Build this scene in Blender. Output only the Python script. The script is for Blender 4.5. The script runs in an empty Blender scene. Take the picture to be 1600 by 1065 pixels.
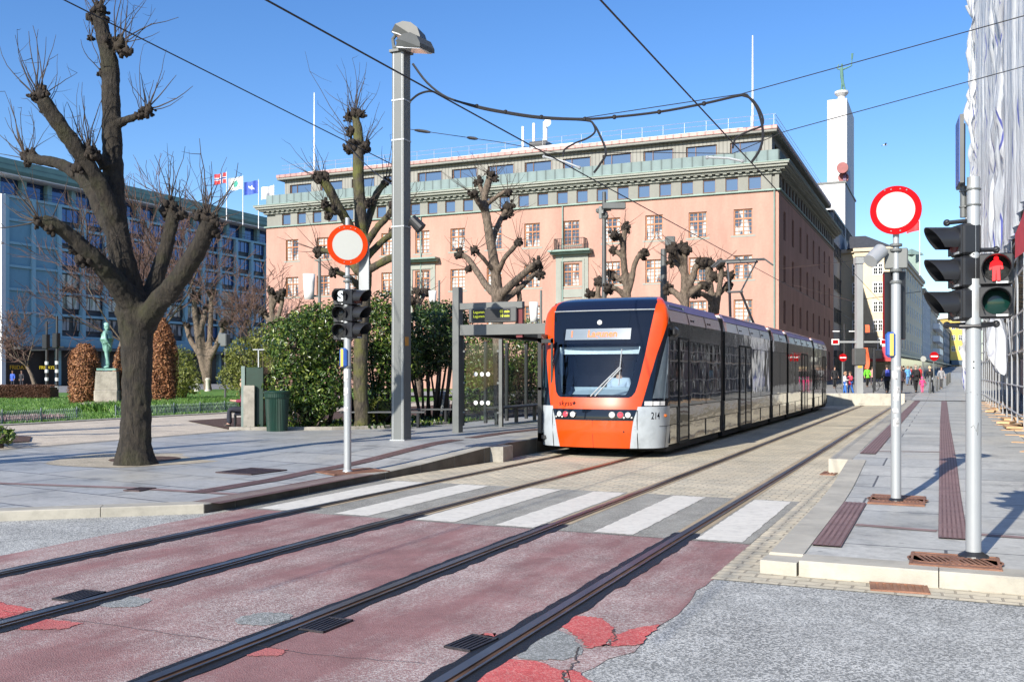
import bpy, math, random
from mathutils import Vector, Matrix, noise
random.seed(7)
C = bpy.context.scene.collection
sc = bpy.context.scene
R = math.radians
# ---------------------------------------------------------------- camera model (world: +Y along the tracks, +X to the right, metres)
FPX, HZ, CAMH, YAW = 1520.0, 582.0, 1.65, math.atan(678/1520)
CY, SY = math.cos(YAW), math.sin(YAW)
def at(px, py, D):                      # surveyed point at distance D
    x = (px-800)/FPX*D
    return Vector((x*CY-D*SY, x*SY+D*CY, CAMH+(HZ-py)/FPX*D))
def ground(px, py, z=0.0):
    return at(px, py, (CAMH-z)*FPX/(py-HZ))
def on_y(px, py, Y):
    a = (px-800)/FPX
    return at(px, py, Y/(a*SY+CY))
def on_x(px, py, X):
    a = (px-800)/FPX
    return at(px, py, X/(a*CY-SY))
# ---------------------------------------------------------------- object helpers
def tag(o, label=None, cat=None, group=None, kind=None):
    if label: o['label'] = label
    if cat: o['category'] = cat
    if group: o['group'] = group
    if kind: o['kind'] = kind
    return o
def thing(name, loc, label, cat, group=None, rz=0.0):
    o = bpy.data.objects.new(name, None); C.objects.link(o)
    o.location = loc; o.rotation_euler = (0, 0, rz); o.empty_display_size = .2
    return tag(o, label, cat, group)
def dup(o, loc=None, rz=None, label=None, parent=None):
    c = o.copy(); C.objects.link(c)
    if parent is not None: c.parent = parent
    for ch in list(o.children): dup(ch, parent=c)
    if loc is not None: c.location = loc
    if rz is not None: c.rotation_euler = (0, 0, rz)
    if label: c['label'] = label
    return c
class MB:
    """collects shapes, then links them as one mesh object"""
    def __init__(s): s.v = []; s.f = []; s.mi = []; s.m = 0
    def add(s, vs, fs, mat=None):
        b = len(s.v); s.v += [tuple(v) for v in vs]; m = s.m if mat is None else mat
        for f in fs: s.f.append(tuple(b+i for i in f)); s.mi.append(m)
        return s
    def box(s, c, d, rz=0.0, bev=0.0, mat=None):
        cx, cy, cz = c; x, y, z = d[0]/2, d[1]/2, d[2]/2
        if bev > 0:
            b = min(bev, x*.9, y*.9, z*.9)
            vs = []; 
            ring = [(x-b, y), (x, y-b), (x, -y+b), (x-b, -y), (-x+b, -y), (-x, -y+b), (-x, y-b), (-x+b, y)]
            inn = [(x-b, y-b), (x-b, y-b), (x-b, -y+b), (x-b, -y+b), (-x+b, -y+b), (-x+b, -y+b), (-x+b, y-b), (-x+b, y-b)]
            for zz, pr in ((-z, inn), (-z+b, ring), (z-b, ring), (z, inn)):
                vs += [(p[0], p[1], zz) for p in pr]
            fs = []
            for k in range(3):
                for i in range(8):
                    j = (i+1) % 8
                    fs.append((k*8+j, k*8+i, (k+1)*8+i, (k+1)*8+j))
            fs.append((24, 26, 28, 30)[::-1]); fs.append((0, 2, 4, 6))
        else:
            vs = [(i*x, j*y, k*z) for k in (-1, 1) for j in (-1, 1) for i in (-1, 1)]
            fs = [(0, 2, 3, 1), (4, 5, 7, 6), (0, 1, 5, 4), (2, 6, 7, 3), (0, 4, 6, 2), (1, 3, 7, 5)]
        cr, sr = math.cos(rz), math.sin(rz)
        return s.add([(cx+v[0]*cr-v[1]*sr, cy+v[0]*sr+v[1]*cr, cz+v[2]) for v in vs], fs, mat)
    def span(s, x0, x1, y0, y1, z0, z1, bev=0.0, mat=None):
        return s.box(((x0+x1)/2, (y0+y1)/2, (z0+z1)/2), (abs(x1-x0), abs(y1-y0), abs(z1-z0)), 0, bev, mat)
    def tube(s, pts, rad, n=8, cap=True, mat=None, jit=0.0):
        pts = [Vector(p) for p in pts]
        if not isinstance(rad, (list, tuple)): rad = [rad]*len(pts)
        t0 = (pts[1]-pts[0]).normalized()
        nrm = t0.cross(Vector((0, 0, 1)))
        if nrm.length < 1e-3: nrm = t0.cross(Vector((1, 0, 0)))
        nrm.normalize(); vs = []
        for i, p in enumerate(pts):
            if i == 0: t = t0
            elif i == len(pts)-1: t = (pts[i]-pts[i-1]).normalized()
            else: t = ((pts[i]-pts[i-1]).normalized()+(pts[i+1]-pts[i]).normalized()).normalized()
            nrm = (nrm-t*nrm.dot(t))
            if nrm.length < 1e-6: nrm = t.orthogonal()
            nrm.normalize(); b = t.cross(nrm)
            for k in range(n):
                a = 2*math.pi*k/n; r = rad[i]*(1+random.uniform(-jit, jit))
                vs.append(p+(nrm*math.cos(a)+b*math.sin(a))*r)
        fs = []
        for i in range(len(pts)-1):
            for k in range(n):
                k2 = (k+1) % n
                fs.append((i*n+k, i*n+k2, (i+1)*n+k2, (i+1)*n+k))
        if cap:
            fs.append(tuple(range(n))[::-1]); fs.append(tuple((len(pts)-1)*n+k for k in range(n)))
        return s.add(vs, fs, mat)
    def cyl(s, p0, p1, r0, r1=None, n=16, mat=None):
        return s.tube([p0, p1], [r0, r0 if r1 is None else r1], n, True, mat)
    def lathe(s, prof, c=(0, 0, 0), n=24, axis='z', mat=None, cap=True):
        vs = []; fs = []
        for (r, h) in prof:
            for k in range(n):
                a = 2*math.pi*k/n; x, y = r*math.cos(a), r*math.sin(a)
                p = (x, y, h) if axis == 'z' else ((x, -h, y) if axis == 'y' else (h, x, y))
                vs.append((c[0]+p[0], c[1]+p[1], c[2]+p[2]))
        m = len(prof)
        for i in range(m-1):
            for k in range(n):
                k2 = (k+1) % n; fs.append((i*n+k, i*n+k2, (i+1)*n+k2, (i+1)*n+k))
        if cap:
            fs.append(tuple(range(n))[::-1]); fs.append(tuple((m-1)*n+k for k in range(n)))
        return s.add(vs, fs, mat)
    def ball(s, c, r, n=8, sq=(1, 1, 1), mat=None, jit=0.0):
        m = max(4, n*2//3); vs = [(c[0], c[1], c[2]-r*sq[2])]; fs = []
        for i in range(1, m):
            t = math.pi*i/m
            for k in range(n):
                a = 2*math.pi*(k+.5*(i % 2))/n; q = r*(1+random.uniform(-jit, jit))
                vs.append((c[0]+q*sq[0]*math.sin(t)*math.cos(a), c[1]+q*sq[1]*math.sin(t)*math.sin(a), c[2]-q*sq[2]*math.cos(t)))
        vs.append((c[0], c[1], c[2]+r*sq[2])); L = len(vs)-1
        for k in range(n): fs.append((0, 1+(k+1) % n, 1+k)); fs.append((L, 1+(m-2)*n+k, 1+(m-2)*n+(k+1) % n))
        for i in range(m-2):
            for k in range(n):
                k2 = (k+1) % n; fs.append((1+i*n+k, 1+i*n+k2, 1+(i+1)*n+k2, 1+(i+1)*n+k))
        return s.add(vs, fs, mat)
    def quad(s, a, b, c, d, mat=None): return s.add([a, b, c, d], [(0, 1, 2, 3)], mat)
    def poly(s, pts, z, mat=None): return s.add([(p[0], p[1], z) for p in pts], [tuple(range(len(pts)))], mat)
    def prism(s, pts, z0, z1, mat=None):        # pts counter-clockwise
        n = len(pts)
        return s.add([(p[0], p[1], z0) for p in pts]+[(p[0], p[1], z1) for p in pts],
              [tuple(range(n))[::-1], tuple(range(n, 2*n))]+[(i, (i+1) % n, n+(i+1) % n, n+i) for i in range(n)], mat)
    def surf(s, fn, nu, nv, mat=None):          # fn(i/nu, j/nv) -> point
        vs = [fn(i/nu, j/nv) for j in range(nv+1) for i in range(nu+1)]
        fs = [(j*(nu+1)+i, j*(nu+1)+i+1, (j+1)*(nu+1)+i+1, (j+1)*(nu+1)+i) for j in range(nv) for i in range(nu)]
        return s.add(vs, fs, mat)
    def build(s, name, mats, parent=None, origin=None, loc=None, smooth=False, rz=None):
        o0 = Vector(origin) if origin is not None else Vector((0, 0, 0))
        me = bpy.data.meshes.new(name)
        me.from_pydata([(v[0]-o0.x, v[1]-o0.y, v[2]-o0.z) for v in s.v], [], s.f)
        for m in (mats if isinstance(mats, (list, tuple)) else [mats]): me.materials.append(m)
        if any(s.mi): me.polygons.foreach_set('material_index', s.mi)
        if smooth:
            me.polygons.foreach_set('use_smooth', [True]*len(me.polygons))
            if smooth != 'all' and hasattr(me, 'set_sharp_from_angle'): me.set_sharp_from_angle(angle=R(38))
        me.update()
        o = bpy.data.objects.new(name, me); C.objects.link(o)
        if parent is not None: o.parent = parent
        elif origin is not None: o.location = o0
        if loc is not None: o.location = loc
        if rz is not None: o.rotation_euler = (0, 0, rz)
        return o
def islands(f, nv):
    p = list(range(nv))
    def find(i):
        while p[i] != i: p[i] = p[p[i]]; i = p[i]
        return i
    for q in f:
        r0 = find(q[0])
        for i in q[1:]: p[find(i)] = r0
    return [find(q[0]) for q in f]
def sub_mb(mb, keep):
    n = MB(); used = {}
    for k in keep:
        q = []
        for i in mb.f[k]:
            if i not in used: used[i] = len(n.v); n.v.append(mb.v[i])
            q.append(used[i])
        n.f.append(tuple(q)); n.mi.append(mb.mi[k])
    return n
def build_lr(mb, name, mats, parent=None, **kw):      # one object per side of the vehicle
    out = []
    for s in (-1, 1):
        keep = [k for k, q in enumerate(mb.f) if sum(mb.v[i][0] for i in q)*s > 0]
        if keep: out.append(sub_mb(mb, keep).build(name, mats, parent, **kw))
    return out
def build_each(mb, name, mats, parent=None, **kw):    # one object per separate piece
    g = {}
    for k, r in enumerate(islands(mb.f, len(mb.v))): g.setdefault(r, []).append(k)
    return [sub_mb(mb, keep).build(name, mats, parent, **kw) for keep in g.values()]
def struct(mb, name, mats, **k): return tag(mb.build(name, mats, **k), kind='structure')
_dg = None
def text_mesh(txt, size, depth=.004, align='CENTER', bold=0.0, spacing=1.0):
    cu = bpy.data.curves.new('lettering', 'FONT'); cu.body = txt; cu.size = size; cu.extrude = depth/2
    cu.align_x = align; cu.align_y = 'CENTER'; cu.offset = bold; cu.space_character = spacing; cu.resolution_u = 3
    o = bpy.data.objects.new('lettering', cu); C.objects.link(o)
    dg = bpy.context.evaluated_depsgraph_get(); dg.update()
    me = bpy.data.meshes.new_from_object(o.evaluated_get(dg))
    bpy.data.objects.remove(o); bpy.data.curves.remove(cu)
    me.materials.clear(); return me
def text(txt, size, mat, parent, loc, rot, name='lettering', **k):
    me = text_mesh(txt, size, **k); me.materials.append(mat)
    o = bpy.data.objects.new(name, me); C.objects.link(o); o.parent = parent
    o.location = loc; o.rotation_euler = rot; return o
# ---------------------------------------------------------------- materials
def nodes(name):
    m = bpy.data.materials.new(name); m.use_nodes = True
    nt = m.node_tree; return m, nt, nt.nodes['Principled BSDF'], nt.nodes, nt.links
def col(c): return (c[0], c[1], c[2], 1)
def obj_coord(n, l, scale=(1, 1, 1), world=False):
    if world:
        g = n.new('ShaderNodeNewGeometry'); src = g.outputs['Position']
    else:
        t = n.new('ShaderNodeTexCoord'); src = t.outputs['Object']
    mp = n.new('ShaderNodeMapping'); mp.inputs['Scale'].default_value = scale
    l.new(src, mp.inputs['Vector']); return mp.outputs['Vector']
def noise_tex(n, l, vec, scale, detail=4, rough=.55):
    t = n.new('ShaderNodeTexNoise'); t.inputs['Scale'].default_value = scale; t.inputs['Detail'].default_value = detail
    t.inputs['Roughness'].default_value = rough; l.new(vec, t.inputs['Vector']); return t
def ramp(n, l, src, stops):
    r = n.new('ShaderNodeValToRGB'); e = r.color_ramp.elements
    while len(e) < len(stops): e.new(.5)
    for k, (p, c) in enumerate(stops):
        e[k].position = p; e[k].color = col(c) if isinstance(c, (tuple, list)) else (c, c, c, 1)
    l.new(src, r.inputs['Fac']); return r
def mix(n, l, fac, a, b, mode='MIX'):
    m = n.new('ShaderNodeMix'); m.data_type = 'RGBA'; m.blend_type = mode
    for key, v in (('Factor', fac), ('A', a), ('B', b)):
        i = [q for q in m.inputs if q.name == key and (q.type == ('VALUE' if key == 'Factor' else 'RGBA'))][0]
        if hasattr(v, 'links') or hasattr(v, 'is_linked'): l.new(v, i)
        elif isinstance(v, (tuple, list)): i.default_value = col(v)
        else: i.default_value = v
    return [q for q in m.outputs if q.type == 'RGBA'][0]
def bump(n, l, b, height, strength, dist=.02):
    bp = n.new('ShaderNodeBump'); bp.inputs['Strength'].default_value = strength; bp.inputs['Distance'].default_value = dist
    l.new(height, bp.inputs['Height']); l.new(bp.outputs['Normal'], b.inputs['Normal']); return bp
def mat(name, c, rough=.6, metal=0.0, var=.15, vscale=2.5, bmp=0.0, bscale=40, c2=None, coat=0.0, dirt=0.0, stretch=(1, 1, 1), spec=.5):
    m, nt, b, n, l = nodes(name)
    b.inputs['Roughness'].default_value = rough; b.inputs['Metallic'].default_value = metal
    b.inputs['Coat Weight'].default_value = coat; b.inputs['Specular IOR Level'].default_value = spec
    v = obj_coord(n, l, stretch)
    t = noise_tex(n, l, v, vscale, 5)
    lo = tuple(x*(1-var) for x in c); hi = c2 or tuple(min(1, x*(1+var)) for x in c)
    r = ramp(n, l, t.outputs['Fac'], [(.3, lo), (.7, hi)])
    out = r.outputs['Color']
    if dirt:
        t2 = noise_tex(n, l, v, vscale*3.1, 8, .65)
        r2 = ramp(n, l, t2.outputs['Fac'], [(.48, 0.0), (.72, dirt)])
        out = mix(n, l, r2.outputs['Color'], out, tuple(x*.35 for x in c))
    l.new(out, b.inputs['Base Color'])
    if bmp:
        t3 = noise_tex(n, l, v, bscale, 4); bump(n, l, b, t3.outputs['Fac'], bmp)
    return m
def emit(name, c, s):
    m, nt, b, n, l = nodes(name); b.inputs['Base Color'].default_value = col(c)
    b.inputs['Emission Color'].default_value = col(c); b.inputs['Emission Strength'].default_value = s; return m
def leafmat(name, stops, rough=.45, trans=.25):
    m, nt, b, n, l = nodes(name)
    g = n.new('ShaderNodeNewGeometry')
    r = ramp(n, l, g.outputs['Random Per Island'], stops)
    l.new(r.outputs['Color'], b.inputs['Base Color']); b.inputs['Roughness'].default_value = rough
    tr = n.new('ShaderNodeBsdfTranslucent'); l.new(r.outputs['Color'], tr.inputs['Color'])
    ms = n.new('ShaderNodeMixShader'); ms.inputs[0].default_value = trans
    l.new(b.outputs[0], ms.inputs[1]); l.new(tr.outputs[0], ms.inputs[2])
    l.new(ms.outputs[0], n['Material Output'].inputs['Surface']); return m
def clearglass(name, tint=(.85, .95, .93), refl=1.45, rough=.01, wav=0.0):
    m, nt, b, n, l = nodes(name); n.remove(b)
    tr = n.new('ShaderNodeBsdfTransparent'); tr.inputs['Color'].default_value = col(tint)
    gl = n.new('ShaderNodeBsdfGlossy'); gl.inputs['Roughness'].default_value = rough
    lw = n.new('ShaderNodeLayerWeight'); lw.inputs['Blend'].default_value = .5; pw = n.new('ShaderNodeMath'); pw.operation = 'POWER'; l.new(lw.outputs['Facing'], pw.inputs[0]); pw.inputs[1].default_value = 4.0
    f0 = ((refl-1)/(refl+1))**2; fr = n.new('ShaderNodeMath'); fr.operation = 'MULTIPLY_ADD'; l.new(pw.outputs[0], fr.inputs[0]); fr.inputs[1].default_value = .9-f0; fr.inputs[2].default_value = f0
    ms = n.new('ShaderNodeMixShader'); l.new(fr.outputs[0], ms.inputs[0]); l.new(tr.outputs[0], ms.inputs[1]); l.new(gl.outputs[0], ms.inputs[2])
    l.new(ms.outputs[0], n['Material Output'].inputs['Surface'])
    if wav:
        t = noise_tex(n, l, obj_coord(n, l), 1.2, 2); bp = n.new('ShaderNodeBump'); bp.inputs['Strength'].default_value = wav
        bp.inputs['Distance'].default_value = .05; l.new(t.outputs['Fac'], bp.inputs['Height'])
        l.new(bp.outputs[0], gl.inputs['Normal'])
    return m
def mirror(name, c, rough, metal, wav, wscale=(1, 1, 1), ior=1.5, ns=1.5):
    m, nt, b, n, l = nodes(name); b.inputs['Base Color'].default_value = col(c); b.inputs['Roughness'].default_value = rough
    b.inputs['Metallic'].default_value = metal; b.inputs['IOR'].default_value = ior
    if wav:
        t = noise_tex(n, l, obj_coord(n, l, wscale), ns, 3); bump(n, l, b, t.outputs['Fac'], wav, .03)
    return m
MT = {}
def asphalt(name, base, speck, lo=.35, hi=.6, scale=85, wear=None):
    m, nt, b, n, l = nodes(name); v = obj_coord(n, l, world=True)
    vo = n.new('ShaderNodeTexVoronoi'); vo.inputs['Scale'].default_value = scale; l.new(v, vo.inputs['Vector'])
    sp = n.new('ShaderNodeSeparateColor'); l.new(vo.outputs['Color'], sp.inputs[0])
    r = ramp(n, l, sp.outputs[0], [(lo, 0.0), (hi, 1.0)])
    big = noise_tex(n, l, v, .55, 6, .6)
    bb = ramp(n, l, big.outputs['Fac'], [(.3, tuple(x*.72 for x in base)), (.7, tuple(min(1, x*1.22) for x in base))])
    out = mix(n, l, r.outputs['Color'], bb.outputs['Color'], speck)
    if wear:
        st = noise_tex(n, l, obj_coord(n, l, (1.3, .35, 1), True), .9, 5, .6)
        wr = ramp(n, l, st.outputs['Fac'], [(.42, .85), (.58, 0.0)])
        out = mix(n, l, wr.outputs['Color'], out, wear)
    fine = noise_tex(n, l, v, 2.3, 6, .7); fr = ramp(n, l, fine.outputs['Fac'], [(.35, .78), (.65, 1.1)])
    out = mix(n, l, 1.0, out, fr.outputs['Color'], 'MULTIPLY')
    l.new(out, b.inputs['Base Color']); b.inputs['Roughness'].default_value = .8
    bump(n, l, b, vo.outputs['Distance'], .5, .008); return m
def bricks(name, c1, c2, mortar, bw, bh, msize=.02, rot=0.0, offset=.5, bmp=.6, distort=.0, dist=.015, rough=.75, stain=None, vn=1.0, gum=False):
    m, nt, b, n, l = nodes(name)
    g = n.new('ShaderNodeNewGeometry'); mp = n.new('ShaderNodeMapping'); mp.inputs['Rotation'].default_value = (0, 0, rot)
    l.new(g.outputs['Position'], mp.inputs['Vector']); v = mp.outputs['Vector']
    if distort:
        nz = noise_tex(n, l, v, 3.0, 2); ad = n.new('ShaderNodeMix'); ad.data_type = 'VECTOR'
        vm = n.new('ShaderNodeVectorMath'); vm.operation = 'SCALE'; vm.inputs['Scale'].default_value = distort; l.new(nz.outputs['Color'], vm.inputs[0])
        va = n.new('ShaderNodeVectorMath'); l.new(v, va.inputs[0]); l.new(vm.outputs[0], va.inputs[1]); v = va.outputs[0]
    t = n.new('ShaderNodeTexBrick'); l.new(v, t.inputs['Vector']); t.offset = offset
    t.inputs['Color1'].default_value = col(c1); t.inputs['Color2'].default_value = col(c2); t.inputs['Mortar'].default_value = col(mortar)
    t.inputs['Scale'].default_value = 1; t.inputs['Brick Width'].default_value = bw; t.inputs['Row Height'].default_value = bh
    t.inputs['Mortar Size'].default_value = msize; t.inputs['Mortar Smooth'].default_value = .3; t.inputs['Bias'].default_value = 0
    a = noise_tex(n, l, v, .8, 6, .6); r = ramp(n, l, a.outputs['Fac'], [(.3, .8*vn), (.7, 1.15*vn)])
    out = mix(n, l, 1.0, t.outputs['Color'], r.outputs['Color'], 'MULTIPLY')
    a2 = noise_tex(n, l, v, 14, 5, .7); r2 = ramp(n, l, a2.outputs['Fac'], [(.3, .82), (.7, 1.1)])
    out = mix(n, l, 1.0, out, r2.outputs['Color'], 'MULTIPLY')
    if stain:
        s = noise_tex(n, l, v, .35, 5, .65); sr = ramp(n, l, s.outputs['Fac'], [(.52, 0.0), (.7, .6)])
        out = mix(n, l, sr.outputs['Color'], out, stain)
    if gum:
        vg = n.new('ShaderNodeTexVoronoi'); vg.inputs['Scale'].default_value = 2.6; l.new(v, vg.inputs['Vector'])
        gn = noise_tex(n, l, v, 30, 2); ga = n.new('ShaderNodeMath'); ga.operation = 'MULTIPLY_ADD'; l.new(gn.outputs['Fac'], ga.inputs[0]); ga.inputs[1].default_value = .06; l.new(vg.outputs['Distance'], ga.inputs[2])
        gr2 = ramp(n, l, ga.outputs[0], [(.075, .62), (.11, 1.0)]); out = mix(n, l, 1.0, out, gr2.outputs['Color'], 'MULTIPLY')
        st2 = noise_tex(n, l, v, 1.7, 7, .7); sr2 = ramp(n, l, st2.outputs['Fac'], [(.34, .68), (.47, 1.0)]); out = mix(n, l, 1.0, out, sr2.outputs['Color'], 'MULTIPLY')
    l.new(out, b.inputs['Base Color']); b.inputs['Roughness'].default_value = rough
    inv = n.new('ShaderNodeMath'); inv.operation = 'SUBTRACT'; inv.inputs[0].default_value = 1; l.new(t.outputs['Fac'], inv.inputs[1])
    mm = n.new('ShaderNodeMath'); mm.operation = 'MULTIPLY_ADD'; l.new(a2.outputs['Fac'], mm.inputs[0]); mm.inputs[1].default_value = .35; l.new(inv.outputs[0], mm.inputs[2])
    bump(n, l, b, mm.outputs[0], bmp, dist); return m
MT['grey_road'] = asphalt('pale aggregate asphalt', (.215, .222, .215), (.52, .525, .50), .35, .72, 88)
MT['old_asphalt'] = asphalt('smooth grey asphalt', (.26, .255, .225), (.38, .37, .33), .55, .8, 110)
MT['red_road'] = asphalt('worn red asphalt', (.285, .182, .172), (.50, .435, .41), .4, .85, 105, wear=(.245, .115, .112))
MT['red_paint'] = asphalt('fresh red patch', (.50, .085, .082), (.60, .20, .18), .5, .85, 90, wear=(.42, .14, .13))
MT['grey_patch'] = asphalt('grey tar patch', (.20, .21, .20), (.36, .37, .36), .45, .7, 90)
MT['tar'] = mat('black tar seal', (.010, .010, .011), .5, 0, .3, 6, .5, 60)
MT['rail'] = mat('polished rail steel', (.20, .18, .17), .32, .9, .3, 1.2, 0)
MT['rust_rail'] = mat('rusty rail groove', (.11, .06, .035), .7, .3, .4, 4, .3, 50)
MT['cobble'] = bricks('tan cobblestones', (.62, .545, .40), (.47, .435, .34), (.33, .29, .22), .21, .125, .010, 0, .5, .7, .07, .02, stain=(.66, .57, .41))
MT['slab'] = bricks('grey paving slabs', (.47, .465, .425), (.375, .38, .36), (.10, .10, .10), 2.4, 1.15, .016, 0, .37, .3, 0, .006, .55, stain=(.46, .43, .36), gum=True)
MT['slab_left'] = bricks('plaza slabs', (.325, .34, .345), (.40, .395, .37), (.10, .10, .105), 2.2, 1.1, .022, R(8), .4, .3, 0, .006, .5, stain=(.44, .41, .33), gum=True)
MT['granite'] = mat('cream granite kerb', (.41, .385, .32), .6, 0, .16, 1.5, .15, 90, dirt=.35)
MT['granite_dark'] = mat('weathered granite', (.30, .28, .24), .7, 0, .25, 2, .4, 60, dirt=.5)
MT['white_line'] = mat('worn white road paint', (.66, .635, .565), .6, 0, .06, 3, .2, 120, dirt=.35)
MT['tactile'] = mat('rusty cast iron', (.20, .115, .105), .62, .35, .3, 3, .2, 80)
MT['rust'] = mat('orange rusty iron', (.27, .135, .085), .65, .3, .3, 4, .25, 80)
MT['iron'] = mat('dark iron grate', (.055, .05, .055), .5, .6, .3, 6, .3, 80)
MT['gravel'] = asphalt('beige gravel', (.47, .40, .31), (.60, .53, .43), .4, .7, 60)
MT['soil'] = mat('brown bark mulch', (.075, .04, .028), .9, 0, .5, 14, .8, 50)
MT['grass_base'] = mat('lawn', (.06, .16, .018), .8, 0, .35, 1.6, .6, 90, c2=(.12, .27, .03))
MT['far_ground'] = asphalt('city ground', (.20, .20, .20), (.27, .27, .27), .5, .8, 40)
MT['concrete'] = mat('pale concrete', (.55, .53, .46), .75, 0, .15, 1.2, .2, 50, dirt=.4)
MT['galv'] = mat('galvanised steel', (.40, .42, .43), .42, .35, .10, 3, .05, 60, stretch=(1, 1, .25))
MT['galv_dull'] = mat('grey painted steel pole', (.135, .145, .143), .5, .1, .10, 2, .05, 60, stretch=(1, 1, .3))
MT['dark_steel'] = mat('dark grey steel', (.095, .10, .10), .45, .2, .15, 2)
MT['black'] = mat('black plastic', (.018, .019, .022), .38, 0, .2, 3)
MT['rubber'] = mat('black rubber', (.02, .02, .02), .8, 0, .2, 5)
MT['white'] = mat('white paint', (.80, .80, .79), .45, 0, .04, 2)
MT['sign_white'] = mat('retroreflective white', (.43, .44, .41), .5, 0, .02, 2)
MT['sign_red'] = mat('retroreflective red', (.40, .006, .010), .75, 0, .05, 2, spec=.05)
MT['sign_orange'] = mat('orange red film', (.52, .04, .006), .75, 0, .12, 14, spec=.05)  # orange red ring of the disc on the S signal pole
MT['blue'] = mat('signal blue', (.03, .10, .36), .45)
MT['yellow'] = mat('ochre yellow', (.62, .42, .07), .5)
MT['leaf_green'] = leafmat('evergreen leaves', [(0, (.012, .032, .006)), (.45, (.034, .075, .011)), (.78, (.085, .14, .02)), (1, (.25, .30, .06))], .32, .18)
MT['leaf_dark'] = leafmat('dark evergreen leaves', [(0, (.007, .02, .006)), (.5, (.018, .045, .009)), (.85, (.055, .10, .02)), (1, (.16, .22, .05))], .35, .15)
MT['leaf_yellow'] = leafmat('young olive leaves', [(0, (.07, .09, .015)), (.5, (.15, .18, .03)), (1, (.27, .28, .06))], .5, .3)
MT['leaf_copper'] = leafmat('dry copper beech leaves', [(0, (.13, .05, .022)), (.5, (.27, .11, .045)), (.85, (.42, .19, .08)), (1, (.50, .27, .13))], .6, .25)
MT['leaf_hedge'] = leafmat('brown hedge leaves', [(0, (.05, .022, .012)), (.5, (.11, .05, .03)), (1, (.2, .10, .06))], .6, .2)
MT['blade'] = leafmat('bulb leaves', [(0, (.045, .11, .02)), (.5, (.10, .22, .035)), (1, (.22, .36, .08))], .45, .3)
MT['flower'] = leafmat('heather bloom', [(0, (.20, .12, .13)), (.5, (.35, .22, .22)), (1, (.46, .36, .32))], .7, .2)
MT['petal'] = leafmat('pale pink petals', [(0, (.55, .38, .36)), (1, (.72, .6, .55))], .5, .3)
def barkmat(name, c, moss, amt, ridges=1.0):
    m, nt, b, n, l = nodes(name); v = obj_coord(n, l, (1, 1, .28)); v2 = obj_coord(n, l)
    t = noise_tex(n, l, v, 19, 8, .72); t2 = noise_tex(n, l, v2, 2.2, 5, .6)
    r = ramp(n, l, t.outputs['Fac'], [(.34, tuple(x*.22 for x in c)), (.5, c), (.68, tuple(x*1.9 for x in c))])
    mr = ramp(n, l, t2.outputs['Fac'], [(.62-amt*.2, 0.0), (.84-amt*.2, amt)])
    l.new(mix(n, l, mr.outputs['Color'], r.outputs['Color'], moss), b.inputs['Base Color'])
    b.inputs['Roughness'].default_value = .85; bump(n, l, b, t.outputs['Fac'], ridges, .04); return m
MT['bark'] = barkmat('rough grey bark', (.030, .024, .017), (.042, .044, .014), .6, 1.6)
MT['bark_moss'] = barkmat('mossy bark', (.06, .05, .036), (.105, .11, .024), .9)
MT['bark_pale'] = barkmat('pale plane bark', (.13, .10, .075), (.15, .14, .08), .35)
MT['bark_far'] = barkmat('brown far bark', (.15, .115, .085), (.11, .10, .05), .3)
MT['twig'] = mat('dark twigs', (.055, .042, .033), .8, 0, .3, 3)
MT['twig_red'] = mat('reddish twigs', (.12, .07, .055), .8, 0, .3, 3)
MT['knob'] = barkmat('knobbly burr bark', (.030, .022, .016), (.09, .07, .03), .3, 1.2)
# ---------------------------------------------------------------- ground, roads, pavements
def sstep(a, b, x):
    t = max(0, min(1, (x-a)/(b-a))); return t*t*(3-2*t)
def zL(X, Y):      # left plaza height
    return .10+.20*sstep(12.9, 17.0, Y)*sstep(-14, -9.5, X)
def zR(X, Y):      # right pavement height
    return .12+.12*sstep(13, 17.5, Y)
def gl(px, py, zf=zL, dz=0.0):
    z = .1
    for _ in range(6):
        p = ground(px, py, z); z = zf(p.x, p.y)
    p.z = z+dz; return p
def gr(px, py, dz=0.0): return gl(px, py, zR, dz)
def chaikin(pts, n=2):
    for _ in range(n):
        q = []
        for i in range(len(pts)):
            a, b = pts[i], pts[(i+1) % len(pts)]
            q += [a*.75+b*.25, a*.25+b*.75]
        pts = q
    return pts
def flat(pts): return [(p[0], p[1]) for p in pts]
struct(MB().quad((-900, -60, -.06), (900, -60, -.06), (900, 1500, -.06), (-900, 1500, -.06)), 'ground', MT['far_ground'])
def gridpoly(mb, x0, x1, y0, y1, zf, nx, ny):
    return mb.surf(lambda u, v: (x0+(x1-x0)*u, y0+(y1-y0)*v, zf(x0+(x1-x0)*u, y0+(y1-y0)*v)), nx, ny)
struct(MB().quad((-60, -12, 0), (40, -12, 0), (40, 56, 0), (-60, 56, 0)), 'road', MT['grey_road'])
# red crossing: ragged outer edges
rp = [(-7.78, -6), (-1.70, -6)]
y = -6
for k in range(80):
    yy = -6+15.45*k/79; rp.append((-1.70+.03*math.sin(yy*5)+random.uniform(-.025, .025)-(.12 if yy < 5.5 else 0)+(.06 if yy > 8 else 0), yy))
rp.append((-7.8, 9.47))
for k in range(60):
    yy = 9.4-15.3*k/59; rp.append((-7.79+random.uniform(-.02, .02), yy))
struct(MB().poly(rp, .004), 'red_road_surface', MT['red_road'])
struct(MB().poly([(-8.0, 9.47), (-1.72, 9.47), (-1.70, 12.86), (-8.0, 12.86)], .0045), 'crossing_road_surface', MT['old_asphalt'])
cb = MB(); cb.poly([(-7.9, 12.86), (-1.2, 12.86), (-1.2, 52), (-7.9, 52)], .0045); cb.poly([(-1.72, 7.75), (-1.2, 7.75), (-1.2, 12.86), (-1.7, 12.86)], .0050)
cb.poly([(-1.2, 7.75), (3, 7.75), (3, 8.25), (-1.2, 8.25)], .0050)
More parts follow.
